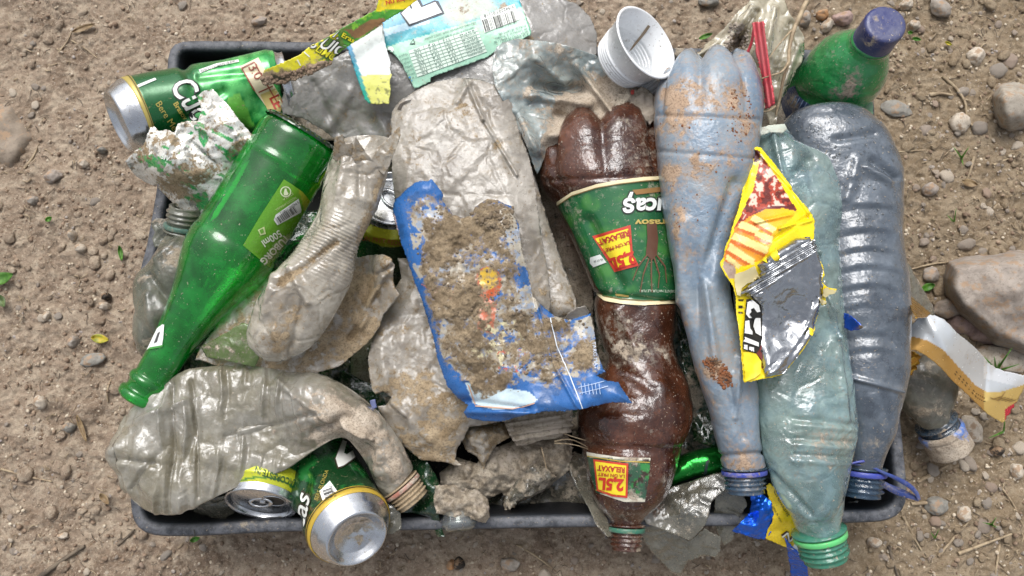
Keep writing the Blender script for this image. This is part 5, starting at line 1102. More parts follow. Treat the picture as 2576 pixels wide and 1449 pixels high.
# ================================================================ BEIGE FLAT BOTTLES AND THE BLUE BAG
def g5x(u, v, q): return .0045*line(u, v, 1172, 200, 1215, 300, 4)+.0045*line(u, v, 1215, 300, 1300, 440, 4)-.002*line(u, v, 1190, 220, 1290, 440, 9)-.002*np.exp(-(((u-1250)/14)**2+((v-365)/14)**2))+.003*line(u, v, 1180, 205, 1150, 255, 8)
def edgepuff(poly, w=40, h=.010):
    pl = np.array(poly, float)
    def f(u, v):
        d = np.full(np.shape(u), 1e9)
        for i in range(len(pl)):
            a = pl[i]; b = pl[(i+1) % len(pl)]; L2 = ((b-a)**2).sum(); t = np.clip(((u-a[0])*(b-a)[0]+(v-a[1])*(b-a)[1])/L2, 0, 1); d = np.minimum(d, np.hypot(u-(a[0]+t*(b-a)[0]), v-(a[1]+t*(b-a)[1])))
        return h*(1-(1-np.clip(d/w, 0, 1))**2)
    return f
p5b = [(1300,420),(1345,440),(1362,500),(1380,560),(1402,620),(1425,690),(1448,750),(1450,790),(1400,800),(1330,760),(1280,600)]
ep = edgepuff(p5b, 30, .006)
tag(sheet('flattened_plastic', p5b, lambda u, v: .125+ep(u, v), m_beige, None, 5, .001, .002, .05, 101, .0006, mud=blobs((1420,740,30,.2),base=.28)), 'narrow beige flattened plastic strip between the beige bottle and the brown bottle', 'flattened plastic')
p6 = [(1000,650),(1010,700),(985,740),(965,790),(948,822),(932,870),(925,905),(930,950),(938,985),(945,992),(965,985),(985,1000),(970,1020),(950,1022),(955,1035),(985,1080),(1003,1108),(1030,1135),(1060,1158),(1090,1160),(1120,1163),(1148,1172),(1162,1170),(1145,1155),(1150,1128),(1168,1100),(1180,1075),(1220,1068),(1260,1060),(1300,1062),(1440,1045),(1450,900),(1300,640)]
ep6 = edgepuff(p6, 70, .006)
s6 = sheet('flattened_bottle', p6, lambda u, v: .122+ep6(u, v)-.012*np.clip((v-1020)/120, 0, 1), m_beige, None, 4.2, .0009, .0052, .035, 102, .0012, mud=blobs((1100,1120,80,.25),(1080,1000,60,.2),(1000,850,80,.0),(1060,850,60,-.05),base=.36), extra=lambda u, v, q: .0035*line(u, v, 985, 1010, 1080, 1110, 10)+.0025*line(u, v, 960, 900, 975, 980, 10)+.002*np.cos(u/9.)*np.exp(-((v-870)/60)**2)*(u < 1060)*.4)
tag(s6, 'wide beige muddy flattened bottle with a torn lower edge, under the blue bag', 'bottle')
nb = root('bottle_neck_scrap', 'squashed mud-caked bottle neck with thread ridges below the blue bag', 'bottle neck', P(1350, 1080, .1))
shell('neck_wall', [(1268,1048,1300,1115,.112,.012),(1300,1040,1318,1113,.113,.014),(1350,1035,1360,1104,.113,.014),(1400,1028,1418,1092,.112,.013),(1418,1025,1425,1085,.110,.010)], m_mudsolid, nb, nst=90, nseg=60, disp=pxd(lambda S_, A_, X, u, v: .0016*np.sin((v+(u-1270)*.16)/13*2*math.pi)+.0015*billow(X, 100, 2, 3)), mud=blobs(base=.5))
def clod(poly, z, label, seed, am=.008, cat='mud lump', name='muddy_plastic', m=None, fine=.005, mud=.6):
    e = edgepuff(poly, 34, .009); s = sheet(name, poly, lambda u, v: z+e(u, v), m or m_mudsolid, None, 3.4, .003, am, .03, seed, fine, mud=blobs(base=mud), extra=lambda u, v, q: .006*np.clip(noise(q*55, seed), -.3, 1)+.0035*noise(q*140, seed+1)+.0012*noise(q*340, seed+2)); return tag(s, label, cat)
clod([(1150,1065),(1200,1058),(1270,1062),(1285,1100),(1250,1118),(1235,1140),(1215,1180),(1200,1150),(1170,1130),(1158,1100)], .098, 'rolled mud-coated plastic flap just below the blue bag', 111, m=m_beige, mud=.48, fine=.002)
clod([(1105,1190),(1150,1150),(1200,1165),(1230,1130),(1290,1110),(1420,1085),(1440,1110),(1438,1150),(1425,1190),(1400,1208),(1380,1228),(1350,1245),(1310,1262),(1275,1288),(1266,1275),(1272,1248),(1262,1240),(1235,1252),(1200,1262),(1150,1240),(1110,1232)], .083, 'broad clay-caked plastic mass below the beige bottle', 112)
under('pale muddy film added to lighten the dark gap under the clay mass', [(1210,1190),(1500,1150),(1500,1300),(1380,1310),(1240,1308)], .06, m_clearfilm, blobs(base=.4), 61, .012, .03)  # filler sheet added so the gap by the clay mass renders less black
clod([(1268,1262),(1280,1235),(1320,1180),(1345,1160),(1375,1175),(1400,1200),(1372,1228),(1340,1245),(1300,1262),(1280,1284)], .094, 'crumpled grey muddy film tongue hanging toward the crate edge', 113, m=m_clearfilm, mud=.45, fine=.002)
clod([(1095,1222),(1140,1218),(1165,1235),(1200,1230),(1228,1255),(1232,1300),(1222,1316),(1200,1312),(1180,1298),(1160,1302),(1130,1300),(1098,1290),(1090,1260)], .118, 'lumpy grey mud clod hanging over the crate edge above the clear glass end', 114)
gg = root('glass_bottle', 'end of a clear glass bottle sticking out under the mud clod at the crate edge', 'bottle', P(1150, 1320, .1)); 
tube('bottle_wall', [P(1150,1262,.108), P(1157,1328,.112)], [(0,.011),(.6,.0125),(.9,.0128),(1.02,.0118),(1.10,.009),(1.12,0)], m_clearglass, gg, 60, closed=(0,0), nst=30)
tube('glass_ring', [P(1150,1262,.108), P(1157,1328,.112)], [(.75,.0129),(.8,.0137),(.88,.0137),(.93,.0129)], m_clearglass, gg, 50, closed=(0,0))
tag(sheet('blue_strap', [(930,1008),(944,1004),(948,1024),(936,1030)], .13, m_strap, None, 3, .001, 0), 'dark blue strap end beside the torn beige bottle edge', 'strap')
p5 = [(984,300),(986,282),(998,262),(1015,248),(1040,232),(1065,218),(1095,206),(1130,199),(1170,195),(1205,199),(1240,212),(1270,232),(1288,262),(1298,300),(1310,340),(1326,380),(1340,430),(1347,470),(1352,520),(1360,580),(1370,640),(1380,700),(1386,760),(1384,782),(1374,792),(1360,788),(1100,780),(1040,690),(1010,600),(998,540),(990,480),(985,400)]
e5 = edgepuff(p5, 90, .008)
s5 = sheet('flattened_bottle', p5, lambda u, v: .139+e5(u, v), m_beige, None, 3.6, .0008, .0050, .045, 103, .0004, mud=blobs((1150,250,60,.1),(1010,262,24,.1),(1250,365,14,.25),(1170,270,20,.2),(1230,430,70,.12),(1060,360,60,.05),(1320,700,40,.2),base=.24), extra=g5x)
tag(s5, 'long oval beige flattened bottle with a raised diagonal seam, in the centre of the crate', 'bottle')
decal('tear', [(1000,276),(1006,262),(1022,254),(1036,251),(1030,257),(1014,264),(1008,278)], bvh(s5), INK('#2c241c'), s5, .0006, 4)
bp6 = [(990,545),(988,520),(995,500),(1008,492),(1020,478),(1040,462),(1058,454),(1075,456),(1086,450),(1100,468),(1115,488),(1112,502),(1125,520),(1140,540),(1165,548),(1185,540),(1195,520),(1225,500),(1250,503),(1270,512),(1290,520),(1292,540),(1305,565),(1308,600),(1315,640),(1330,700),(1340,745),(1365,770),(1395,795),(1430,805),(1455,798),(1485,788),(1495,830),(1500,880),(1515,920),(1522,935),(1500,945),(1530,958),(1556,962),(1570,985),(1590,1014),(1540,1012),(1490,1022),(1470,1028),(1420,1034),(1360,1036),(1300,1050),(1260,1060),(1220,1060),(1175,1050),(1166,1038),(1178,1020),(1150,1000),(1125,970),(1112,935),(1100,900),(1090,850),(1075,800),(1060,750),(1045,715),(1030,670),(1012,620),(1000,580)]
def bagcol(u, v):
    c = np.tile(np.array(lin('#2d5f9c')), (len(u), 1)); q = np.stack([u, v, 0*u], -1)
    f = fbm(q, .02, 3, 4); c[f > .3] = lin('#2a5488')
    worn = inpoly(u+6*np.sin(v/17.), v+6*np.sin(u/13.), [(1040,500),(1110,520),(1160,560),(1200,520),(1300,520),(1312,600),(1350,735),(1400,800),(1490,800),(1512,900),(1500,940),(1420,945),(1330,965),(1160,960),(1120,900),(1085,780),(1050,690),(1030,600)]) & (fbm(q, .024, 4, 14) > -.12); c[worn] = lin('#a29c8f'); kk = worn & (fbm(q, .05, 3, 15) > .25); c[kk] = lin('#8792a2')
    c[inpoly(u, v, [(1170,962),(1330,985),(1352,1005),(1340,1015),(1290,1028),(1240,1030),(1190,1015)])] = lin('#b9cbd2')
    c[inpoly(u, v, [(985,530),(994,545),(1005,600),(998,600),(990,570)])] = lin('#cdb4b0')
    k = (np.hypot((u-1228)/34, (v-710)/40) < 1); c[k] = lin('#b0532f'); k = (np.hypot((u-1228)/24, (v-700)/28) < 1); c[k] = lin('#c9a53a')
    k = inpoly(u, v, [(1060,715),(1160,735),(1180,765),(1100,745)]) | inpoly(u, v, [(1200,740),(1250,760),(1240,840),(1200,830)]); c[k] = lin('#bf6a50')
    k = inpoly(u, v, [(1190,820),(1330,800),(1340,900),(1180,940)]) & (fbm(q, .06, 2, 6) > .1); c[k] = lin('#c6bf9a'); k = inpoly(u, v, [(1250,880),(1330,880),(1330,940),(1240,930)]) & (fbm(q, .08, 2, 8) > .3); c[k] = lin('#b8443c')
    return c
def bagmud(u, v):
    q = np.stack([u, v, 0*u], -1)
    m = blobs((1070,520,40,.62),(1120,560,60,.6),(1240,540,55,.8),(1200,620,80,.62),(1080,640,50,.55),(1120,700,60,.6),(1150,780,80,.62),(1290,680,50,.45),(1160,860,80,.62),(1240,880,80,.6),(1220,950,60,.75),(1300,780,60,.4),(1350,850,60,.45),(1420,840,50,.5),(1450,880,50,.4),(1400,920,60,.4),(1350,960,50,.4),(1480,920,40,.35),(1020,560,20,.2), base=-.04)(u, v)
    m = np.minimum(m, .58)+.30*fbm(q, .013, 4, 8)
    m = np.where(v+(u-1300)*.05 > 985-20*np.sin(u/40.), m-.5*np.clip((v+(u-1300)*.05-960)/40, 0, 1), m); m = np.where(inpoly(u, v, [(985,520),(1000,495),(1030,470),(1020,540),(1040,610),(1060,640),(1050,700),(1020,640)]), m*.25, m)
    m = np.where((v > 960) & inpoly(u, v, [(1125,930),(1180,960),(1200,1010),(1180,1040),(1120,980)]), m*.2, m)
    return np.clip(m, 0, 1)
def bagx(u, v, q):
    m = np.clip(bagmud(u, v)-.4, 0, .4); d = m*(.014*billow(q, 60, 4, 5)+.010*np.clip(noise(q*130, 6), 0, 1)+.004*noise(q*300, 9))
    d = d+.0030*line(u, v, 1305, 580, 1345, 740, 5)+.0025*line(u, v, 1345, 745, 1385, 900, 4)+.0025*line(u, v, 1385, 900, 1455, 1030, 4)-.003*line(u, v, 1150, 1005, 1330, 1030, 8)+.0035*line(u, v, 1180, 1035, 1350, 1040, 9)+.003*np.sin(u/15.)*np.exp(-((v-1010)/30)**2)*.4
    return d
e6 = edgepuff(bp6, 26, .004)
bz = tps([(990,540,.158),(1080,455,.168),(1280,520,.166),(1150,700,.166),(1310,700,.166),(1100,900,.150),(1250,900,.158),(1350,800,.160),(1480,800,.158),(1500,920,.168),(1590,1014,.178),(1400,1030,.165),(1250,1055,.148),(1170,1040,.142),(1430,900,.158)])
bb = sheet('plastic_bag', bp6, lambda u, v: bz(u, v)+e6(u, v), m_bagprint, None, 3.0, .0006, .0050, .045, 104, .0002, mud=bagmud, col=bagcol, extra=bagx)
tag(bb, 'blue plastic bag covered with wet brown mud in the centre of the crate', 'bag')
Bb = bvh(bb)
crumbs(Bb, bb, [(1040,480),(1100,500),(1180,560),(1230,510),(1300,560),(1320,700),(1350,780),(1480,800),(1480,900),(1300,960),(1180,930),(1100,850),(1060,700),(1030,560)], 420, .0004, .0016, m_mud := m_plain('mud_crumb', '#6f6150', .95, vary=.5, bump=.0006), 7)
crumbs(Bb, bb, [(1180,540),(1230,505),(1290,520),(1305,580),(1240,590)], 110, .0006, .0022, m_mud, 8, 'mud_lumps')
ln(1384,800,1400,870,2.5,INK('#d5dde6'),Bb,bb,'white_seam'); ln(1400,870,1432,940,2.5,INK('#d5dde6'),Bb,bb,'white_seam'); ln(1432,940,1466,1028,2.5,INK('#d5dde6'),Bb,bb,'white_seam')
for k in range(6): ln(1462+k*9, 965+k*0, 1466+k*9, 992, 1.5, INK('#a9bddc'), Bb, bb, 'table_line')
ln(1455,975,1520,960,1.5,INK('#a9bddc'),Bb,bb,'table_line'); ln(1458,990,1530,972,1.5,INK('#a9bddc'),Bb,bb,'table_line')
ln(1178,968,1196,1018,3,INK('#c49a82'),Bb,bb,'frame_line'); ln(1196,1022,1290,1030,3,INK('#c49a82'),Bb,bb,'frame_line'); ln(1290,1030,1345,1014,3,INK('#c49a82'),Bb,bb,'frame_line')
text('small_lettering', 'TARG.MAT', 1489, 860, 84, 12, Bb, INK('#c9d6ea'), bb, .0007, width=70)
tag(sheet('curled_flap', [(1420,802),(1428,790),(1450,776),(1472,770),(1482,785),(1478,792),(1455,798),(1440,804)], [(1420,800,.165),(1470,772,.176),(1480,790,.168)], m_beige, bb, 3, .0006, .001, .02, 3), None)
# ================================================================ BROWN BOTTLE
br = root('plastic_bottle', 'brown plastic beer bottle with green labels, upside down, its neck over the crate edge', 'bottle', P(1560, 800, .1))
def brd(Sg, Ag, X, u, v):
    d = (.0055*crumple(X, .05, 121, n=4)+.0018*crumple(X, .018, 122, n=4))*np.clip((v-700)/80, .08, 1)*np.clip((1330-v)/100, .2, 1)
    d = d-.004*line(u, v, 1480, 560, 1560, 720, 18)-.003*line(u, v, 1500, 740, 1700, 760, 9)-.003*line(u, v, 1520, 900, 1640, 980, 16)+.004*line(u, v, 1560, 780, 1600, 880, 12)-.002*line(u, v, 1480, 1120, 1700, 1128, 7)-.003*np.exp(-(((u-1590)/60)**2+((v-1010)/40)**2))
    d = d-.0014*line(u, v, 1370, 455, 1665, 440, 6)-.0016*line(u, v, 1480, 1128, 1700, 1140, 6)
    return d
brB = shell('body', [(1420,356,1618,328,.109,.014),(1380,368,1655,334,.110,.030),(1362,388,1668,342,.112,.040),(1356,430,1672,400,.114,.046),(1362,472,1676,462,.115,.048),(1395,512,1680,512,.115,.046),(1440,600,1692,600,.115,.042),(1478,690,1700,690,.114,.037),(1503,750,1702,755,.113,.032),(1510,800,1692,820,.112,.029),(1518,860,1690,870,.111,.029),(1520,930,1705,920,.110,.032),(1490,990,1735,985,.108,.040),(1453,1040,1742,1045,.106,.046),(1462,1095,1722,1100,.106,.044),(1476,1145,1702,1150,.107,.041),(1490,1210,1682,1215,.108,.035),(1510,1270,1655,1268,.109,.026),(1533,1300,1625,1298,.109,.017),(1541,1318,1613,1316,.109,.0125)], m_brownp, br, disp=pxd(brd), nst=260, nseg=130, q=.85, lobe=(.020, 7, -7.35, .09), mud=blobs((1600,340,60,.32),(1640,420,40,.2),(1540,820,50,.22),(1600,860,60,.22),(1560,900,50,.22),(1660,700,20,.2),(1620,1010,50,.1),(1680,900,40,.15),(1600,1190,50,.06),(1560,1290,40,.15),base=.14), cap=(1,0), fill=-.5)
neck(br, P(1577,1312,.109), P(1576,1384,.109), .0118, m_brownp, m_ringdgreen, blobs((1590,1380,30,.2),base=.22), thread=3)
BB = bvh(brB)
def greenlab(u, v):
    q = np.stack([u, v, 0*u], -1); c = np.tile(np.array(lin('#235f38')), (len(u), 1)); f = fbm(q, .02, 3, 3); g = np.clip(f*1.5, 0, 1)[:, None]; c = c*(1-g)+np.array(lin('#437f3c'))*g
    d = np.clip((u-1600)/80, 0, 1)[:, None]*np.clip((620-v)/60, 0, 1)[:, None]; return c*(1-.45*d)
m_lb = m_print('bottle_label_print', None, .2, 'pale', seed=(41,2,0), micro=.0003, coat=.5)
lbp = [(1405,520),(1412,500),(1440,485),(1490,470),(1540,460),(1600,452),(1672,447),(1690,600),(1703,762),(1650,766),(1600,764),(1560,762),(1525,756),(1503,742),(1508,730),(1498,715),(1475,660),(1440,580)]
la = decal('green_label', lbp, BB, m_lb, br, .0006, 5, col=greenlab, mud=blobs((1420,520,30,.2),(1650,480,40,.1),base=.16))
BL = bvh(la)
def strip(pts, w, m, B, parent, name, off=.0006):
    a = np.array(pts, float); up_ = [(x, y-w/2) for x, y in a]; dn = [(x, y+w/2) for x, y in a[::-1]]; return decal(name, up_+dn, B, m, parent, off, 5)
strip([(1402,512),(1440,487),(1500,468),(1560,458),(1620,451),(1674,448)], 9, INK('#ddd0a8'), BB, br, 'cream_border', .0012); strip([(1405,516),(1440,492),(1500,473),(1560,463),(1620,456),(1674,453)], 2.5, INK('#6f5a2c'), BB, br, 'gold_border', .0016)
strip([(1503,738),(1520,752),(1560,760),(1620,764),(1702,760)], 9, INK('#ddd0a8'), BB, br, 'cream_border', .0012); strip([(1508,734),(1524,746),(1560,754),(1620,758),(1702,754)], 2.5, INK('#6f5a2c'), BB, br, 'gold_border', .0016)
for nm, mm, of, bo in (('lettering_outline', INK('#12201a'), .0006, .08), ('lettering', INK('#e2e6e2'), .0011, .03)): text(nm, 'Cucaș', 1722, 500, 180, 62, BL, mm, la, of, bold=bo, shear=.12, width=154)
text('lettering', 'Brasov', 1690, 553, 180, 22, BL, INK('#b8a35a'), la, .0009, bold=.03, width=92)
decal('crown_mark', [(1590,478),(1668,470),(1668,482),(1600,490)], BL, INK('#8d6a3c'), la, .0008, 5)
pp = [(1495,598),(1582,570),(1588,640),(1602,664),(1548,678),(1535,655)]
decal('price_panel_edge', [(1490,594),(1586,566),(1592,640),(1607,668),(1546,684),(1530,657)], BL, INK('#c23a2c'), la, .0008, 5); decal('price_panel', [(1497,600),(1580,575),(1586,640),(1598,662),(1550,674),(1538,652)], BL, INK('#efd62c'), la, .0011, 5)
text('price_lettering', '2,5L', 1592, 634, 163, 40, BL, INK('#c23020'), la, .0015, bold=.05, width=62); text('price_lettering', 'LA UN PREȚ', 1582, 606, 162, 13, BL, INK('#b03428'), la, .0015, bold=.02, width=68); text('price_lettering', 'RELAXAT', 1580, 580, 163, 20, BL, INK('#b03428'), la, .0015, bold=.04, width=78)
# swap order so that the words read upside down: RELAXAT on top, price at the bottom
for k in range(3): ln(1500+k*12, 612+k*22, 1586+k*2, 590+k*22, 1, INK('#8d7a20'), BL, br, 'panel_line', .0013)
decal('small_white_panel', [(1485,648),(1510,640),(1526,660),(1494,672),(1485,662)], BL, INK('#ccd2cf'), la, .0008, 4); text('small_lettering', '05 07 08', 1516, 650, 165, 7, BL, INK('#3a3a3a'), la, .0012, width=22)
decal('figure_print', [(1626,560),(1650,556),(1655,600),(1652,640),(1640,655),(1624,640),(1628,600)], BL, INK('#5b3b2c'), la, .0008, 5)
for a_ in ([(1628,640),(1605,670),(1592,705)],[(1632,650),(1618,690),(1610,735)],[(1638,652),(1638,700),(1640,735)],[(1645,648),(1658,690),(1655,725)],[(1650,640),(1672,670),(1676,712)]):
    for i in range(2): ln(*a_[i], *a_[i+1], 3.4-i, INK('#6f4a36'), BL, br, 'root_print', .0009)
text('small_lettering', 'INGREDIENTE NATURALE PURE', 1720, 730, 181, 9, BL, INK('#cfd8c4'), la, .0008, width=112); decal('gold_mark', [(1548,738),(1582,742),(1582,748),(1550,745)], BL, INK('#a08a4a'), la, .0009, 4)
l3p = [(1476,1137),(1510,1143),(1560,1150),(1636,1152),(1632,1200),(1622,1262),(1570,1262),(1520,1245),(1500,1238),(1486,1190)]
def gl2(u, v): q = np.stack([u, v, 0*u], -1); c = np.tile(np.array(lin('#33553f')), (len(u), 1)); c[v < 1149+(u-1476)*.06] = lin('#d8d4c4'); c[v > 1240+(u-1500)*.12] = lin('#d0ccba'); k = (fbm(q, .03, 3, 3) > .1) & (u > 1580); k &= (v > 1165) & (v < 1240); c[k] = lin('#2f7a3c'); k = (fbm(q, .05, 3, 9) > .2) & (u > 1575) & (v > 1155) & (v < 1245); c[k] = lin('#3a2c24'); return c
l3b = decal('lower_label', l3p, BB, m_lb, br, .0006, 4, col=gl2, mud=blobs((1590,1152,30,.3),(1600,1255,30,.25),base=.2)); BL3 = bvh(l3b)
ln(1478,1147,1560,1160,2.2,INK('#b59a34'),BL3,br,'gold_border',.0009); ln(1560,1160,1634,1163,2.2,INK('#b59a34'),BL3,br,'gold_border',.0009); ln(1500,1232,1560,1247,2.2,INK('#b59a34'),BL3,br,'gold_border',.0009)
decal('price_panel_edge', [(1494,1155),(1530,1160),(1581,1166),(1578,1252),(1540,1248),(1503,1234)], BL3, INK('#c23a2c'), l3b, .0009, 5); decal('price_panel', [(1499,1161),(1530,1165),(1576,1171),(1573,1246),(1540,1242),(1507,1230)], BL3, INK('#e6cf2c'), l3b, .0012, 5)
text('price_lettering', '2,5L', 1568, 1206, 184, 40, BL3, INK('#c23020'), l3b, .0016, bold=.05, width=58); text('price_lettering', 'LA UN PRET', 1572, 1193, 184, 11, BL3, INK('#b03428'), l3b, .0016, bold=.02, width=66); text('price_lettering', 'RELAXAT', 1572, 1176, 185, 18, BL3, INK('#b03428'), l3b, .0016, bold=.04, width=66)
text('moulded_lettering', 'TURENIE', 1652, 424, 182, 26, BB, m_brownp, br, .0009, bold=.02, width=170) if False else text('moulded_lettering', 'CUB HE', 1650, 418, 178, 26, BB, m_brownp, br, .0009, bold=.0, width=150)
# ================================================================ DARK RIBBED BOTTLE (right), GREEN BOTTLE (upper right)
gn = root('plastic_bottle', 'green plastic bottle with dark blue screw cap tilted in the upper right crate corner', 'bottle', P(2060, 250, .05))
gpts = [P(1992,330,.03), P(2078,238,.088), P(2145,160,.135), P(2190,108,.163)]
gbd = tube('body', gpts, [(0,.001),(.01,.020),(.03,.030),(.45,.0335),(.60,.034),(.70,.0335),(.78,.0315),(.85,.0275),(.91,.0225),(.96,.0170),(1.0,.0150)], m_greenp, gn, 90, closed=(1,0), nst=130, disp=pxd(lambda S_, A_, X, u, v: .0012*crumple(X, .05, 3)-.004*line(u, v, 2010, 240, 2150, 300, 12)), mud=blobs((2150,195,26,.28),(2110,245,30,.3),(2140,225,22,.3),(2180,280,40,.15),(2120,110,30,.12),base=.16))
tube('flange', [P(2188,112,.162), P(2196,100,.167)], [(0,.0140),(.1,.0166),(.6,.0168),(.9,.0150)], m_greenp, gn, 60, closed=(0,0))
cc0, cc1 = P(2196,103,.166), P(2228,60,.190)
pr = [(0,.0154),(.05,.0161),(.14,.0161),(.16,.0156),(.20,.0158),(.85,.0160),(.96,.0156),(1.0,.0146),(1.02,.0130),(1.02,.0)]
tube('screw_cap', [cc0, cc1], pr, m_bluecap, gn, 120, closed=(0,0), nst=40, disp=lambda S_, A_, X: .00035*np.sin(A_*60)*((S_ > .12) & (S_ < .62)), mud=blobs((2202,48,9,.35),(2215,70,8,.25),(2230,55,10,.15),(2190,100,22,.3),base=.15))
Bg2 = bvh(gbd)
bl2 = decal('blue_label', [(1985,222),(2000,215),(2010,240),(2022,252),(2040,264),(2058,270),(2040,300),(1985,330),(1940,300)], Bg2, m_print('label_navy', '#26406e', .35, 'pale'), gn, .0006, 4, mud=blobs((1995,255,20,.3),base=.25)); 
for k in range(5): ln(2004+k*9, 240+k*6, 1992+k*9, 262+k*6, 2, INK('#8da4c8'), Bg2, gn, 'label_line', .001)
tag(sheet('plastic_flap', [(2120,300),(2150,285),(2175,262),(2192,240),(2196,270),(2196,310),(2188,350),(2170,370),(2150,350)], [(2120,300,.11),(2192,240,.12),(2180,350,.112)], m_film('film_pale_mint', (.6,.85,.65), '#93bf9c', .7, .2, 'pale'), None, 4, .0006, .003, .03, 3, mud=blobs(base=.2)), 'pale green translucent flap between the green bottle and the right crate wall', 'plastic flap')
dk = root('crushed_bottle', 'dark slate grey bottle with curved ribs and water drops, along the right crate wall', 'bottle', P(2180, 700, .1))
def dkd(Sg, Ag, X, u, v):
    d = .0042*crumple(X, .06, 131, n=4)+.0012*crumple(X, .02, 132, n=4)
    arc = v+((u-2190)/75.)**2*-14
    for v0, k in [(438,1),(508,1.1),(570,.9),(618,1),(664,1.1),(712,1.2),(762,1.1),(830,.9),(872,.7)]: 
        g = np.clip((u-2080)/60, .2, 1)*np.clip((2275-u)/30, .2, 1)*np.clip(.62+1.3*noise(X*22, 31), .15, 1.15); d = d+g*k*.0008*np.exp(-((arc-v0)/9)**2)-g*k*.0010*np.exp(-((arc-v0-15)/9)**2)
    d = d*np.clip((v-300)/100, .2, 1)
    d = d+.004*line(u, v, 2180, 420, 2240, 460, 8)+.003*line(u, v, 2160, 400, 2130, 500, 12)-.005*line(u, v, 2200, 400, 2262, 445, 9)-.003*line(u, v, 2105, 350, 2200, 335, 9)+.003*line(u, v, 2145, 950, 2270, 985, 6)
    return d
dkB = shell('body', [(2035,272,2075,266,.122,.008),(1998,285,2140,280,.122,.022),(1966,315,2200,320,.122,.030),(1972,370,2240,380,.122,.034),(2000,440,2264,440,.122,.034),(2030,520,2264,520,.122,.033),(2045,620,2264,610,.122,.033),(2055,750,2277,750,.121,.032),(2065,870,2279,870,.12,.030),(2085,960,2272,965,.118,.028),(2102,1030,2250,1035,.115,.025),(2118,1090,2232,1090,.112,.022),(2128,1140,2212,1145,.11,.018),(2133,1170,2206,1172,.108,.0155)], m_darkb, dk, disp=pxd(dkd), nst=300, nseg=110, mud=blobs((2200,1120,40,.15),(2160,340,30,.1),base=.13), cap=(1,0))
neck(dk, P(2169,1165,.108), P(2165,1248,.105), .0155, m_blueclear, m_ringblue, blobs(base=.15))
BD = bvh(dkB)
r_ = np.random.RandomState(5); Vs = []; Fs = []; b = 0; hv, hf = ico(1)
for k in range(330):
    u = r_.uniform(1985, 2270); v = 290+abs(r_.normal(0, 230))
    if v > 960: continue
    d = P(u, v, 0.)-CAM; d /= np.linalg.norm(d); h = BD.ray_cast(Vector(CAM), Vector(d))
    if h[0] is None: continue
    r = .0004+.0009*r_.rand()**2; Vs.append(hv*[r, r, r*.7]+np.array(h[0])); Fs.append(np.array(hf)+b); b += len(hv)
M = N('water'); gl = M.n('BsdfPrincipled', Base_Color=(.6,.65,.7), Roughness=.03); gl.inputs['Transmission Weight'].default_value = .85; gl.inputs['IOR'].default_value = 1.33
tag(mk('water_drops', np.concatenate(Vs), np.concatenate(Fs), M.done(gl), dk), kind='stuff')
tag(sheet('clear_film', [(2276,652),(2290,668),(2305,700),(2330,742),(2350,775),(2352,792),(2335,800),(2310,795),(2285,760),(2270,720)], [(2276,652,.105),(2350,790,.08),(2280,740,.1)], m_clearfilm, None, 4, .0006, .004, .03, 8, .0008, mud=blobs(base=.3)), 'clear wrinkled film edge sticking out right of the dark ribbed bottle', 'film')
# blue strap loop over the crate corner
sp_ = [(2150,1168),(2185,1172),(2220,1188),(2260,1206),(2292,1226),(2308,1245),(2312,1258)]
st = root('blue_strap', 'dark blue plastic strap looped over the lower right crate corner', 'strap', P(2240, 1210, .11))
def flat(pts, z, w, m, parent, name):
    A = catmull([list(p)+[0] for p in pts], 40)[:, :2]; T = np.gradient(A, axis=0); T /= np.linalg.norm(T, axis=1)[:, None]; Nn = np.stack([-T[:, 1], T[:, 0]], 1); w = np.interp(np.linspace(0, 1, 40), np.linspace(0, 1, len(w)), w) if hasattr(w, '__len__') else w*np.ones(40)
    zz = np.interp(np.linspace(0, 1, 40), np.linspace(0, 1, len(z)), z); V = []
    for i in range(40):
        a_ = A[i]+Nn[i]*w[i]/2; b_ = A[i]-Nn[i]*w[i]/2
        for (p, dz) in ((a_, 0), (a_, .0025), (b_, .0025), (b_, 0)): V.append(P(p[0], p[1], zz[i]+dz))
    return mk(name, np.array(V), gridfaces(40, 4), m, parent, attrs={'mud': np.full(160, .28)})
flat(sp_, [.122,.124,.124,.122,.117,.114,.112], [5,6,7,9,12,12,8], m_strap, st, 'upper_band'); flat([(2205,1205),(2235,1225),(2270,1240),(2300,1252),(2312,1258)], [.103,.104,.106,.108,.110], [12,16,20,16,8], m_strap, st, 'lower_band')
flat([(2125,1170),(2160,1162),(2212,1158)], [.124,.126,.124], [5,6,5], m_ringblue, st, 'neck_band')
# ================================================================ MUDDY BOTTLE WITH BLUE CAP OUTSIDE THE CRATE
mb = root('muddy_bottle', 'muddy squashed bottle with a clay-covered bright blue cap, on the soil right of the crate', 'bottle', P(2340, 1000, .02))
shell('body', [(2262,905,2345,880,.055,.012),(2258,950,2392,930,.052,.016),(2262,1000,2402,980,.048,.018),(2280,1040,2400,1025,.044,.016),(2312,1068,2394,1052,.040,.013)], m_film('bottle_muddy_dark', (.35,.36,.33), '#8d8b7d', .72, .2, 'grey', seed=(33,1,1)), mb, nst=110, nseg=70, disp=lambda S_, A_, X: .006*crumple(X, .04, 141)+.002*crumple(X, .016, 142), mud=blobs(base=.38), cap=(1,0))
neck(mb, P(2352,1058,.040), P(2372,1090,.036), .0155, m_blueclear, m_bluecap2, blobs(base=.4), ring=False)
tube('screw_cap', [P(2364,1078,.037), P(2394,1134,.030)], [(0,.0175),(.05,.0196),(.2,.0198),(.22,.0190),(.95,.0192),(1.0,.0178),(1.01,0)], m_bluecap2, mb, 100, closed=(0,0), nst=30, disp=lambda S_, A_, X: .0004*np.sin(A_*50)+.0012*np.clip(noise(X*120, 4), 0, 1), mud=blobs((2360,1095,26,.5),(2420,1140,40,.6),(2380,1150,40,.6),(2405,1100,22,-.1),base=.4))
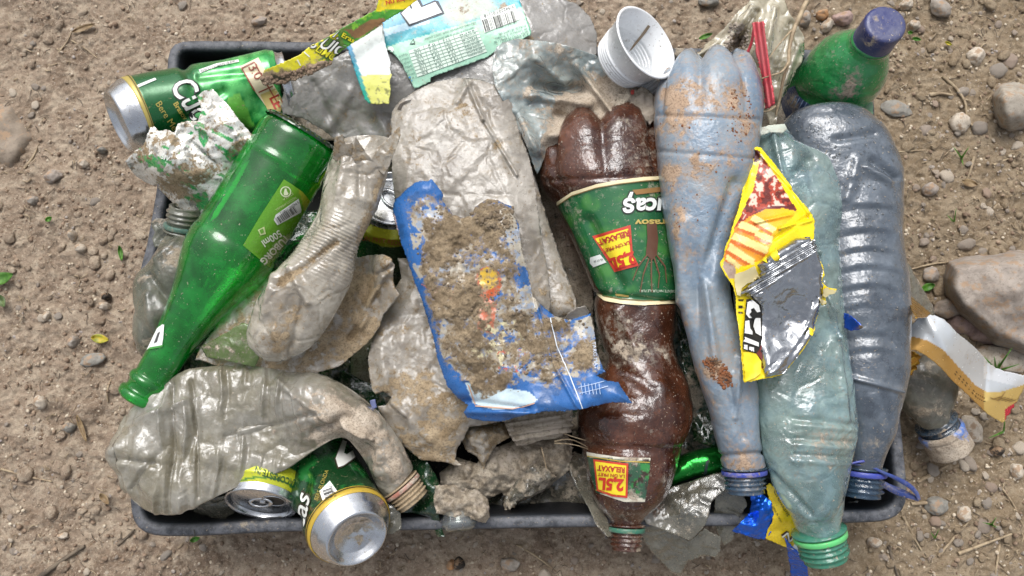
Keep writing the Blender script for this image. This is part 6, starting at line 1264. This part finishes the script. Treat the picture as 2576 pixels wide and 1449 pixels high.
clod([(2330,1120),(2350,1105),(2380,1140),(2420,1132),(2438,1110),(2446,1130),(2430,1150),(2385,1162),(2345,1150)], .022, 'wet clay lump around the bright blue cap', 145, am=.003, cat='mud', name='clay_lump', fine=.003)
clod([(2298,940),(2330,930),(2370,940),(2378,980),(2350,1000),(2310,985)], .058, 'dark muddy film lying on the squashed bottle right of the crate', 146, m=m_clearfilm, mud=.42, fine=.002, cat='film', name='muddy_film')
# ================================================================ GOLD FOIL STRIP
gsz = tps([(2280,850,.108),(2340,800,.118),(2360,830,.120),(2420,900,.100),(2470,960,.070),(2500,930,.064),(2500,1000,.060),(2560,960,.052),(2550,1030,.036),(2304,882,.112),(2400,965,.092),(2476,1034,.060)])
gsp = [(2276,848),(2282,836),(2296,815),(2310,800),(2326,792),(2350,793),(2375,803),(2390,817),(2402,833),(2416,844),(2430,855),(2448,870),(2465,887),(2476,900),(2487,914),(2505,925),(2525,933),(2550,938),(2582,946),(2590,955),(2580,968),(2572,985),(2566,996),(2558,1012),(2552,1016),(2551,1026),(2544,1030),(2541,1042),(2532,1048),(2530,1058),(2522,1064),(2500,1052),(2476,1034),(2462,1020),(2449,1007),(2425,984),(2400,961),(2386,946),(2372,931),(2352,912),(2334,898),(2318,888),(2304,882),(2281,878)]
def gcol(u, v):
    bx = [2270,2280,2334,2372,2416,2457,2482,2520,2600]; by = [842,842,857,879,928,972,985,985,960]; y = np.interp(u, bx, by)
    c = np.tile(np.array(lin('#d2d6d9')), (len(u), 1)); k = v > y; c[k] = lin('#bf9450'); k = (u > 2476) & (v > y); c[k] = lin('#e3c478'); k = (u > 2476) & (v <= y) & (v < 955+(u-2490)*.25); c[k] = lin('#e8e9ea')
    k = (v > 1010+(2560-u)*.5) & (u > 2520) & (v > 1028-(u-2520)*.75+8) & (u > 2528); c[k] = lin('#d8324a')
    e = ((v-y) % 9 < 2) & (v-y > 12) & (v-y < 32) & (u > 2400) & (u < 2480); c[e] = lin('#4a3518'); return c
gs = sheet('foil_strip', gsp, gsz, m_silvergold, None, 3.2, .0004, .0012, .04, 151, 0, mud=blobs((2440,900,24,.3),(2340,830,30,.1),base=.04), col=gcol, extra=lambda u, v, q: -.002*line(u, v, 2482, 915, 2478, 1000, 6)+.002*line(u, v, 2330, 792, 2380, 885, 14))
tag(gs, 'long curling silver and gold foil strip hanging over the right crate edge onto the stones', 'foil strip'); Bgs = bvh(gs)
for k in range(5): ln(2500+k*9, 1003+k*2, 2520+k*9, 1011+k*2-14, 1.8, INK('#6f5424'), Bgs, gs, 'gold_line')
ln(2490,1000,2512,1008,1.8,INK('#7a5c28'),Bgs,gs,'gold_line'); ln(2512,1008,2528,985,1.8,INK('#7a5c28'),Bgs,gs,'gold_line')
m_goldpl = m_print('foil_gold_plain', '#c79a3e', .25, 'tan', metal=.9, micro=.001, msc=100)
tag(sheet('foil_scrap', [(2277,738),(2284,736),(2300,752),(2320,770),(2342,788),(2330,798),(2305,800),(2295,780)], [(2277,738,.108),(2342,790,.112),(2300,760,.116)], m_goldpl, None, 3, .0004, .003, .02, 5, mud=blobs((2312,778,6,.3),base=.15)), 'golden foil corner above the start of the foil strip', 'foil')
tag(sheet('foil_scrap', [(2283,884),(2300,884),(2318,898),(2312,906),(2315,914),(2306,920),(2308,929),(2298,933),(2296,942),(2283,950),(2279,930)], [(2283,884,.096),(2310,900,.09),(2285,950,.085)], m_goldpl, None, 3, .0004, .002, .02, 6, mud=blobs(base=.15), extra=lambda u, v, q: .0010*np.sin((u*.5+v)/5)), 'zigzag cut golden foil end under the foil strip', 'foil')
tag(sheet('clear_film', [(2262,790),(2282,800),(2300,810),(2296,830),(2280,842),(2266,836)], .106, m_clearfilm, None, 4, .0004, .004, .02, 8), 'clear film scrap at the start of the foil strip', 'film')
# ================================================================ BLUE GREY BOTTLE, TEAL BOTTLE
bgb = root('crushed_bottle', 'blue grey crushed bottle coated with dried mud, between the brown and the teal bottle', 'bottle', P(1780, 700, .12))
def bgd(Sg, Ag, X, u, v):
    d = (.0045*crumple(X, .06, 161, n=4)+.0014*crumple(X, .02, 162, n=4))*np.clip((v-380)/300, .25, 1)
    d = d-.009*np.exp(-(((u-1745)/26)**2+((v-745)/130)**2))-.004*line(u, v, 1850, 460, 1770, 700, 16)+.003*line(u, v, 1720, 560, 1705, 760, 14)-.0014*line(u, v, 1655, 290, 1910, 300, 5)-.0012*line(u, v, 1655, 380, 1900, 400, 5)
    d = d+.004*line(u, v, 1770, 700, 1800, 900, 10)-.003*line(u, v, 1830, 960, 1870, 1100, 10)+.003*line(u, v, 1860, 900, 1850, 1050, 7)-.002*line(u, v, 1815, 1145, 1915, 1140, 6)
    return d
bgB = shell('body', [(1706,176,1862,172,.148,.010),(1680,190,1886,186,.150,.021),(1656,222,1908,220,.152,.031),(1648,280,1917,290,.154,.034),(1652,350,1908,350,.155,.034),(1658,430,1895,420,.156,.032),(1668,510,1872,500,.156,.028),(1682,580,1846,580,.156,.025),(1692,650,1830,650,.155,.022),(1698,730,1832,730,.154,.021),(1712,800,1848,810,.152,.020),(1738,880,1878,880,.149,.020),(1762,950,1893,950,.146,.021),(1785,1020,1900,1020,.142,.020),(1803,1090,1906,1090,.138,.019),(1816,1140,1912,1135,.134,.0165),(1824,1172,1918,1168,.132,.0145)], m_blueb, bgb, disp=pxd(bgd), nst=300, nseg=130, q=.8, lobe=(.017, 7, -11.7, .09), fill=-.4, cap=(1,0),
    mud=blobs((1690,250,50,.32),(1760,260,60,.2),(1700,330,40,.25),(1850,230,30,.3),(1720,450,50,.12),(1700,560,40,.15),(1880,330,30,.2),(1800,930,26,.3),(1700,820,14,.2),(1740,950,20,.4),(1870,1160,30,.25),(1690,430,20,.2),base=.30))
neck(bgb, P(1871,1168,.132), P(1876,1240,.130), .0142, m_blueclear, m_ringblue, blobs((1880,1210,30,.2),base=.25))
BBg = bvh(bgB)
m_rust = m_plain('rust_mud', '#7a4a2c', .95, vary=.6, bump=.001)
crumbs(BBg, bgb, [(1765,905),(1800,895),(1835,930),(1845,970),(1820,978),(1790,950)], 320, .0004, .0016, m_rust, 9, 'rusty_dirt')
crumbs(BBg, bgb, [(1850,215),(1880,220),(1900,300),(1870,350),(1830,330),(1820,270)], 70, .0004, .0013, m_rust, 10, 'dirt_specks')
crumbs(BBg, bgb, [(1655,300),(1905,300),(1890,420),(1830,600),(1700,600)], 80, .0003, .0010, m_rust, 11, 'dirt_specks')
te = root('crushed_bottle', 'pale teal flattened bottle with bright green neck ring, left of the dark ribbed bottle', 'bottle', P(2000, 900, .12))
def ted(Sg, Ag, X, u, v):
    d = .0055*crumple(X, .06, 171, n=4)+.0020*crumple(X, .022, 172, n=4)
    d = d+.005*line(u, v, 1945, 345, 1975, 480, 7)+.005*line(u, v, 1975, 480, 2050, 640, 7)+.005*line(u, v, 2050, 640, 2105, 850, 6)+.003*line(u, v, 2105, 850, 2135, 1060, 6)-.004*line(u, v, 2040, 400, 2000, 440, 12)
    for v0 in (1062, 1110, 1150): d = d-.0022*np.exp(-((v-v0-(u-2080)*.08)/7)**2)*(u > 1990)+.0016*np.exp(-((v-v0-14-(u-2080)*.08)/7)**2)*(u > 1990)
    return d-.004*line(u, v, 1945, 1190, 2040, 1290, 8)+.004*line(u, v, 1920, 1180, 1990, 1270, 8)-.005*np.exp(-(((u-2040)/24)**2+((v-400)/30)**2))
teB = shell('body', [(1906,340,1978,322,.146,.005),(1898,372,2010,362,.147,.009),(1890,410,2070,378,.148,.012),(1885,460,2112,440,.148,.013),(1882,540,2120,500,.148,.014),(1880,620,2110,600,.148,.014),(1878,720,2120,720,.148,.015),(1880,830,2130,830,.147,.015),(1888,930,2142,930,.146,.016),(1900,1010,2153,1010,.145,.017),(1912,1075,2160,1085,.143,.018),(1922,1140,2145,1160,.140,.018),(1942,1200,2133,1225,.136,.017),(1972,1260,2118,1280,.131,.017),(1996,1305,2110,1315,.127,.0165),(2004,1330,2112,1332,.125,.0165)], m_teal, te, disp=pxd(ted), nst=300, nseg=120, q=1.3, fade=.5, mud=blobs((2080,1090,50,.22),(2040,1160,60,.15),(2130,1110,26,.25),(2000,1210,40,.1),(2110,450,20,.12),(2010,1060,30,.1),base=.17), cap=(1,0))
neck(te, P(2057,1325,.125), P(2078,1408,.120), .0168, m_greenn, m_ringgreen, blobs(base=.2))
tag(sheet('green_cap_piece', [(1895,340),(1902,325),(1925,317),(1950,313),(1974,312),(1980,325),(1968,335),(1940,332),(1915,340),(1900,352)], [(1895,345,.160),(1975,318,.160)], m_print('print_pale', '#b9c2b4', .4, 'pale'), None, 3.5, .0006, .002, .02, 3, mud=blobs(base=.35)), 'scrap of pale printed label at the top end of the teal bottle', 'label scrap')
tag(sheet('blue_foil_scrap', [(2122,786),(2134,790),(2150,802),(2172,822),(2160,830),(2140,832),(2124,826)], [(2122,790,.158),(2170,822,.168),(2130,830,.158)], m_print('foil_blue', '#2450b0', .2, 'brown', metal=.7), None, 3, .0004, .002, .02, 4, mud=blobs((2165,820,14,.4),base=.2)), 'tiny blue foil scrap between the teal and the dark ribbed bottle', 'foil')
# ================================================================ YELLOW SNACK WRAPPER
yp = [(1896,371),(1905,369),(1916,373),(1935,396),(1955,420),(1975,446),(1990,467),(1993,478),(2012,503),(2033,524),(2042,538),(2049,554),(2049,580),(2047,609),(2053,628),(2062,652),(2072,673),(2074,692),(2067,709),(2080,722),(2105,728),(2100,738),(2085,742),(2077,748),(2079,765),(2068,768),(2062,756),(2058,792),(2050,815),(2050,830),(2040,847),(2025,875),(2003,902),(1990,918),(1967,943),(1940,950),(1912,954),(1890,960),(1871,962),(1868,925),(1865,888),(1861,850),(1857,819),(1852,780),(1852,746),(1843,718),(1826,695),(1811,668),(1812,658),(1820,645),(1824,620),(1834,599),(1845,560),(1856,530),(1864,499),(1872,460),(1885,410)]
Z4 = lambda: None
def w4(u, v):
    q = np.stack([u, v, 0*u], -1); c = np.tile(np.array(lin('#ecd21c')), (len(u), 1)); n = fbm(q, .05, 3, 21)
    meat = inpoly(u, v, [(1916,380),(1950,430),(1975,475),(2008,528),(1975,520),(1940,518),(1905,530),(1870,555),(1845,575),(1862,545),(1880,505),(1895,475),(1905,430)])
    c[meat] = lin('#9c3a28'); c[meat & (n > .14)] = lin('#cbb8a8'); c[meat & (n < -.28)] = lin('#5b1d18'); 
    k = inpoly(u, v, [(1845,575),(1870,555),(1905,530),(1940,518),(1975,518),(2008,528),(1990,534),(1950,526),(1915,538),(1880,556),(1850,578)]); c[k] = lin('#5f1f26')
    or_ = inpoly(u, v, [(1850,572),(1885,545),(1925,527),(1970,524),(2010,532),(1985,555),(1950,590),(1940,620),(1925,650),(1880,668),(1850,672),(1826,660),(1820,645),(1838,600)])
    g = np.clip((u-1840)/150, 0, 1)[:, None]; oc = np.array(lin('#dd7a2c'))*(1-g)+np.array(lin('#f0b81e'))*g; c[or_] = oc[or_]
    a = (u-1840)*.5+(v-600)*.87; b = (u-1840)*.87-(v-600)*.5; 
    for pl in ([(1856,572),(1866,556),(1912,574),(1905,590)], [(1886,552),(1900,541),(1952,574),(1944,587)], [(1836,600),(1846,584),(1934,622),(1928,640)], [(1828,628),(1838,612),(1902,654),(1894,668)], [(1900,594),(1908,583),(1948,596),(1938,610)], [(1824,652),(1830,640),(1866,668),(1858,676)]):
        kk = inpoly(u+4*n, v+4*n, pl); c[kk] = lin('#e0cf86')
        kk = inpoly(u+5, v-7, pl) & ~inpoly(u, v, pl) & or_; c[kk] = lin('#c26424')
    c[inpoly(u, v, [(1822,655),(1850,672),(1852,700),(1835,700),(1818,670)])] = lin('#a58f80')
    c[inpoly(u, v, [(1896,376),(1914,380),(1910,405),(1898,410),(1893,395)])] = lin('#4a1714')
    c[inpoly(u, v, [(1905,369),(1916,373),(1990,467),(2049,554),(2040,556),(2020,535),(2005,528),(1980,490),(1965,460),(1930,412)])] = lin('#f0d818')
    c[inpoly(u, v, [(1858,745),(1870,750),(1868,800),(1866,860),(1862,850),(1856,800)]) & (((v) % 16) < 7) & (v < 790)] = lin('#1c1a10')
    c[inpoly(u, v, [(1900,869),(1912,868),(1920,930),(1910,915),(1898,888)])] = lin('#6b231c')
    return c
z4 = tps([(1900,371,.176),(1864,499,.180),(1815,665,.184),(1850,745,.186),(1870,960,.182),(1960,945,.178),(2040,850,.178),(2075,690,.182),(2049,554,.188),(1990,467,.184),(1940,520,.194),(1940,640,.197),(1960,800,.170),(1900,800,.182),(2010,740,.178)])
yb = root('snack_wrapper', 'torn yellow snack wrapper with printed meat and fries and silver inside, on the teal bottle', 'wrapper', P(1940, 660, .17))
ysh = sheet('printed_film', yp, z4, m_wrapprint, yb, 3.0, .0004, .0060, .040, 181, 0, mud=blobs((1830,685,18,.25),(1845,660,14,.2),base=.08), col=w4, n=5, extra=lambda u, v, q: .003*line(u, v, 1900, 375, 1990, 470, 5)+.003*line(u, v, 1990, 470, 2040, 545, 5)-.003*line(u, v, 2040, 540, 1950, 600, 5)+.003*line(u, v, 2040, 555, 1960, 575, 4)-.003*line(u, v, 1890, 385, 1870, 480, 5)+.003*line(u, v, 1900, 560, 1990, 540, 4))
BY = bvh(ysh)
sil = [(2045,607),(2052,630),(2060,652),(2068,680),(2064,712),(2068,716),(2066,745),(2060,790),(2050,815),(2040,845),(2003,900),(1967,940),(1925,950),(1918,925),(1912,880),(1914,800),(1912,770),(1880,745),(1860,742),(1862,735),(1880,720),(1905,700),(1914,682),(1903,667),(1925,650),(1960,625),(2000,600),(2030,598)]
uvs, fcs = cdt(sil, 3.2, .6, 4)
silo = drape('silver_lining', uvs, fcs, BY, m_inner, yb, .0016, mud=lambda u, v: blobs(base=.08)(u, v))
me = silo.data; Vv = np.empty(len(me.vertices)*3); me.vertices.foreach_get('co', Vv); Vv = Vv.reshape(-1, 3)
uu, vv = PR(Vv); ed = np.clip(edgepuff(sil, 16, 1.0)(uu, vv), 0, 1)
Vv[:, 2] += ed*(.0055*crumple(Vv, .030, 191, 9)+.002*crumple(Vv, .012, 192)) + ed*.0065 + .0016*np.sin(((uu-1905)*.5+(vv-670)*.87)/6.5*2*math.pi/2)*(inpoly(uu, vv, [(1900,690),(2040,600),(2060,625),(1960,700),(1900,745),(1870,745)]))
Vv[:, 2] += .0016*np.sin(((uu-1905)*.8+(vv-670)*.5)/5.)*inpoly(uu, vv, [(2035,760),(2066,745),(2050,830),(1990,915),(1925,950),(1922,925),(1985,890),(2020,830)])
me.vertices.foreach_set('co', Vv.ravel()); me.update(); BS = bvh(silo)
decal('torn_backing', [(1848,690),(1870,682),(1898,668),(1908,690),(1916,700),(1900,706),(1880,712),(1865,725),(1862,745),(1852,742),(1848,720)], [BY, BS], INK('#c7bb8e'), yb, .0022, 4)
decal('torn_backing', [(2066,728),(2080,722),(2106,728),(2100,738),(2086,740),(2076,748),(2068,742)], [BY, BS], INK('#c7bb8e'), yb, .0018, 4); decal('torn_backing', [(2060,750),(2078,758),(2074,772),(2062,766)], [BY, BS], INK('#c7bb8e'), yb, .0018, 4)
yl = INK('#e8cf1e')
for pl in ([(1915,652),(1928,640),(1932,662),(1924,660)], [(1938,640),(1955,628),(1962,652),(1950,658)], [(2034,824),(2046,832),(2044,846),(2036,842)]): decal('yellow_print', pl, [BY, BS], yl, yb, .0022, 4)
sidep = [(1876,752),(1890,750),(1905,765),(1914,772),(1913,800),(1915,850),(1908,880),(1900,888),(1882,884),(1866,878),(1868,830),(1872,790)]
dp = decal('side_panel', sidep, [BY, BS], INK('#15140f'), yb, .0026, 4)
Bdp = bvh(dp)
for pl in ([(1880,760),(1892,754),(1908,768),(1912,784),(1902,786),(1896,774),(1888,778),(1892,800),(1884,800),(1876,790)], [(1874,808),(1884,806),(1886,826),(1892,834),(1892,842),(1872,838)], [(1870,846),(1908,862),(1908,872),(1868,858)], [(1866,866),(1880,868),(1880,880),(1866,876)], [(1884,872),(1896,874),(1896,886),(1884,884)], [(1898,800),(1912,800),(1914,846),(1900,838),(1894,820)]):
    decal('white_lettering', pl, Bdp, INK('#dfe0dd'), dp, .0008, 4)
decal('diamond_mark', [(1884,790),(1896,776),(1906,790),(1895,806)], Bdp, INK('#15140f'), dp, .0014, 3)
decal('yellow_corner', [(1865,886),(1882,886),(1900,890),(1914,910),(1912,940),(1900,950),(1871,962),(1868,925)], [BY, BS], yl, yb, .0020, 4); decal('red_corner', [(1900,868),(1914,870),(1916,908),(1900,890)], [BY, BS], INK('#6b231c'), yb, .0024, 4)
# ================================================================ BOTTOM : CLEAR FILM, CANDY WRAPPER, GREEN CAN
gc = root('beer_can', 'flattened shiny green can glinting between the brown and the blue grey bottle', 'can', P(1750, 1170, .07))
shell('body', [(1680,1160,1684,1225,.082,.012),(1715,1142,1715,1212,.085,.016),(1755,1132,1758,1200,.086,.016),(1800,1128,1806,1188,.086,.014),(1830,1126,1835,1180,.085,.01)], m_darkgreen, gc, nst=90, nseg=50, disp=lambda S_, A_, X: .003*crumple(X, .03, 5))
decal('dark_seam', [(1776,1160),(1784,1156),(1776,1200),(1768,1204)], bvh([o for o in gc.children][0]) if gc.children else None, INK('#0c2c2a'), gc, .0006, 4)
def clearsheet(poly, z, label, seed, mud=.3, am=.006, size=.035, m=m_clearfilm, extra=None): return tag(sheet('clear_film', poly, z, m, None, 4.2, .0006, am, size, seed, .0008, mud=blobs(base=mud), extra=extra), label, 'film')
clearsheet([(1425,1150),(1445,1135),(1470,1145),(1490,1200),(1500,1250),(1525,1300),(1545,1345),(1530,1352),(1500,1320),(1480,1275),(1455,1235),(1435,1190)], [(1430,1150,.085),(1500,1320,.112),(1545,1345,.112),(1450,1230,.09)], 'wrinkled clear film left of the brown bottle neck', 201, .38)
clearsheet([(1630,1262),(1690,1225),(1745,1208),(1800,1190),(1825,1188),(1845,1205),(1838,1222),(1815,1240),(1790,1262),(1782,1300),(1768,1330),(1735,1360),(1700,1345),(1660,1330),(1625,1318),(1610,1290)], [(1630,1262,.098),(1845,1205,.115),(1780,1300,.112),(1735,1360,.105),(1620,1310,.105)], 'scratched clear film sheet right of the brown bottle neck', 202, .3)
clearsheet([(1620,1320),(1660,1325),(1700,1345),(1735,1362),(1772,1330),(1790,1340),(1814,1352),(1812,1385),(1800,1402),(1770,1398),(1730,1412),(1712,1449),(1690,1440),(1655,1405),(1625,1370),(1612,1340)], [(1620,1320,.100),(1814,1352,.100),(1712,1449,.07),(1800,1400,.09)], 'stiff clear plastic flap below the crate edge, right of the brown bottle neck', 203, .22, .004, .05)
clearsheet([(1800,1245),(1838,1212),(1870,1245),(1880,1270),(1862,1300),(1850,1330),(1842,1360),(1822,1372),(1808,1350),(1795,1310)], [(1838,1212,.115),(1880,1270,.108),(1820,1370,.085)], 'dark clear film scrap left of the blue and yellow wrapper', 204, .25)
clearsheet([(1955,1215),(2060,1235),(2120,1265),(2160,1260),(2180,1290),(2120,1300),(2040,1300),(1990,1290)], .07, 'clear film in the crate corner behind the teal bottle neck', 205, .25)
clearsheet([(470,1262),(510,1262),(545,1252),(585,1245),(590,1290),(560,1310),(520,1300),(490,1290)], [(470,1262,.10),(590,1290,.09),(530,1300,.085)], 'dirty clear film scrap in the crate left of the open silver can lid', 206, .3)
m_cblue = m_print('foil_deep_blue', '#1c63dd', .18, 'tan', metal=.6, micro=.004, msc=60); m_cyel = m_print('candy_print', None, .25, 'tan')
cw = root('candy_wrapper', 'shiny blue and yellow sweet wrapper hanging out under the teal bottle', 'wrapper', P(1930, 1310, .09))
sheet('blue_foil', [(1886,1237),(1914,1242),(1928,1250),(1940,1262),(1946,1290),(1946,1313),(1938,1340),(1926,1357),(1910,1356),(1897,1355),(1870,1345),(1841,1337),(1848,1328),(1857,1321),(1872,1305),(1885,1289),(1890,1262)], [(1886,1237,.118),(1940,1262,.118),(1841,1337,.098),(1926,1357,.100),(1900,1300,.115)], m_cblue, cw, 3, .0004, .012, .020, 211, .0006, n=9)
def cyc(u, v): c = np.tile(np.array(lin('#e3c422')), (len(u), 1)); c[inpoly(u, v, [(1994,1330),(2018,1349),(2032,1373),(2030,1412),(2015,1405),(2000,1388),(1990,1380),(2000,1366)])] = lin('#dfe6ea'); return c
yy_ = sheet('yellow_print', [(1926,1222),(1935,1216),(1954,1229),(1990,1269),(1998,1313),(2010,1329),(2018,1349),(2032,1373),(2030,1410),(2016,1402),(2002,1385),(1978,1377),(1950,1366),(1926,1355),(1930,1335),(1944,1312),(1940,1290),(1936,1262)], [(1930,1220,.118),(1998,1300,.116),(2030,1400,.09),(1926,1355,.1),(1960,1300,.116)], m_cyel, cw, 3, .0004, .006, .03, 212, .0004, col=cyc, mud=blobs(base=.1), n=8)
BYc = bvh(yy_)
for a_ in ([(1966,1347),(1980,1336),(1984,1358),(1992,1352),(1996,1336)], [(1996,1336),(2006,1338),(2010,1356),(2004,1372)]):
    for i in range(len(a_)-1): ln(*a_[i], *a_[i+1], 6.5, INK('#3a2416'), BYc, cw, 'brown_outline', .0008)
    for i in range(len(a_)-1): ln(a_[i][0]+1, a_[i][1]+3, a_[i+1][0]+1, a_[i+1][1]+3, 4, INK('#e6e6e0'), BYc, cw, 'white_lettering', .0013)
text('lettering', 'Croissant', 1946, 1236, 62, 15, BYc, INK('#4a3c10'), cw, .0008, width=72); text('small_lettering', 'cu crema de cacao', 1938, 1266, 62, 9, BYc, INK('#4a3c10'), cw, .0008, width=54)
sheet('blue_tail', [(1974,1353),(1984,1365),(1998,1381),(2012,1392),(2022,1401),(2030,1425),(2034,1455),(1990,1455),(1988,1435),(1986,1417),(1980,1385)], [(1974,1353,.106),(2022,1401,.09),(2010,1455,.05)], m_cblue, cw, 3.5, .0004, .006, .025, 213, .0006)
# small grass caught in the muddy heap
for pts in ([(1395,1110,.118),(1430,1105,.122),(1470,1120,.118),(1500,1140,.115)], [(1395,1115,.118),(1440,1118,.122),(1495,1135,.116)], [(1362,1125,.11),(1368,1150,.112),(1375,1180,.112)], [(1405,1085,.118),(1440,1098,.122),(1490,1112,.118)]):
    twig(pts, .0006, m_straw, 'thin dry grass stalk caught between the clay mass and the brown bottle', name='grass_stalk', cat='grass', z=0, group='dry grass stalks in the heap')
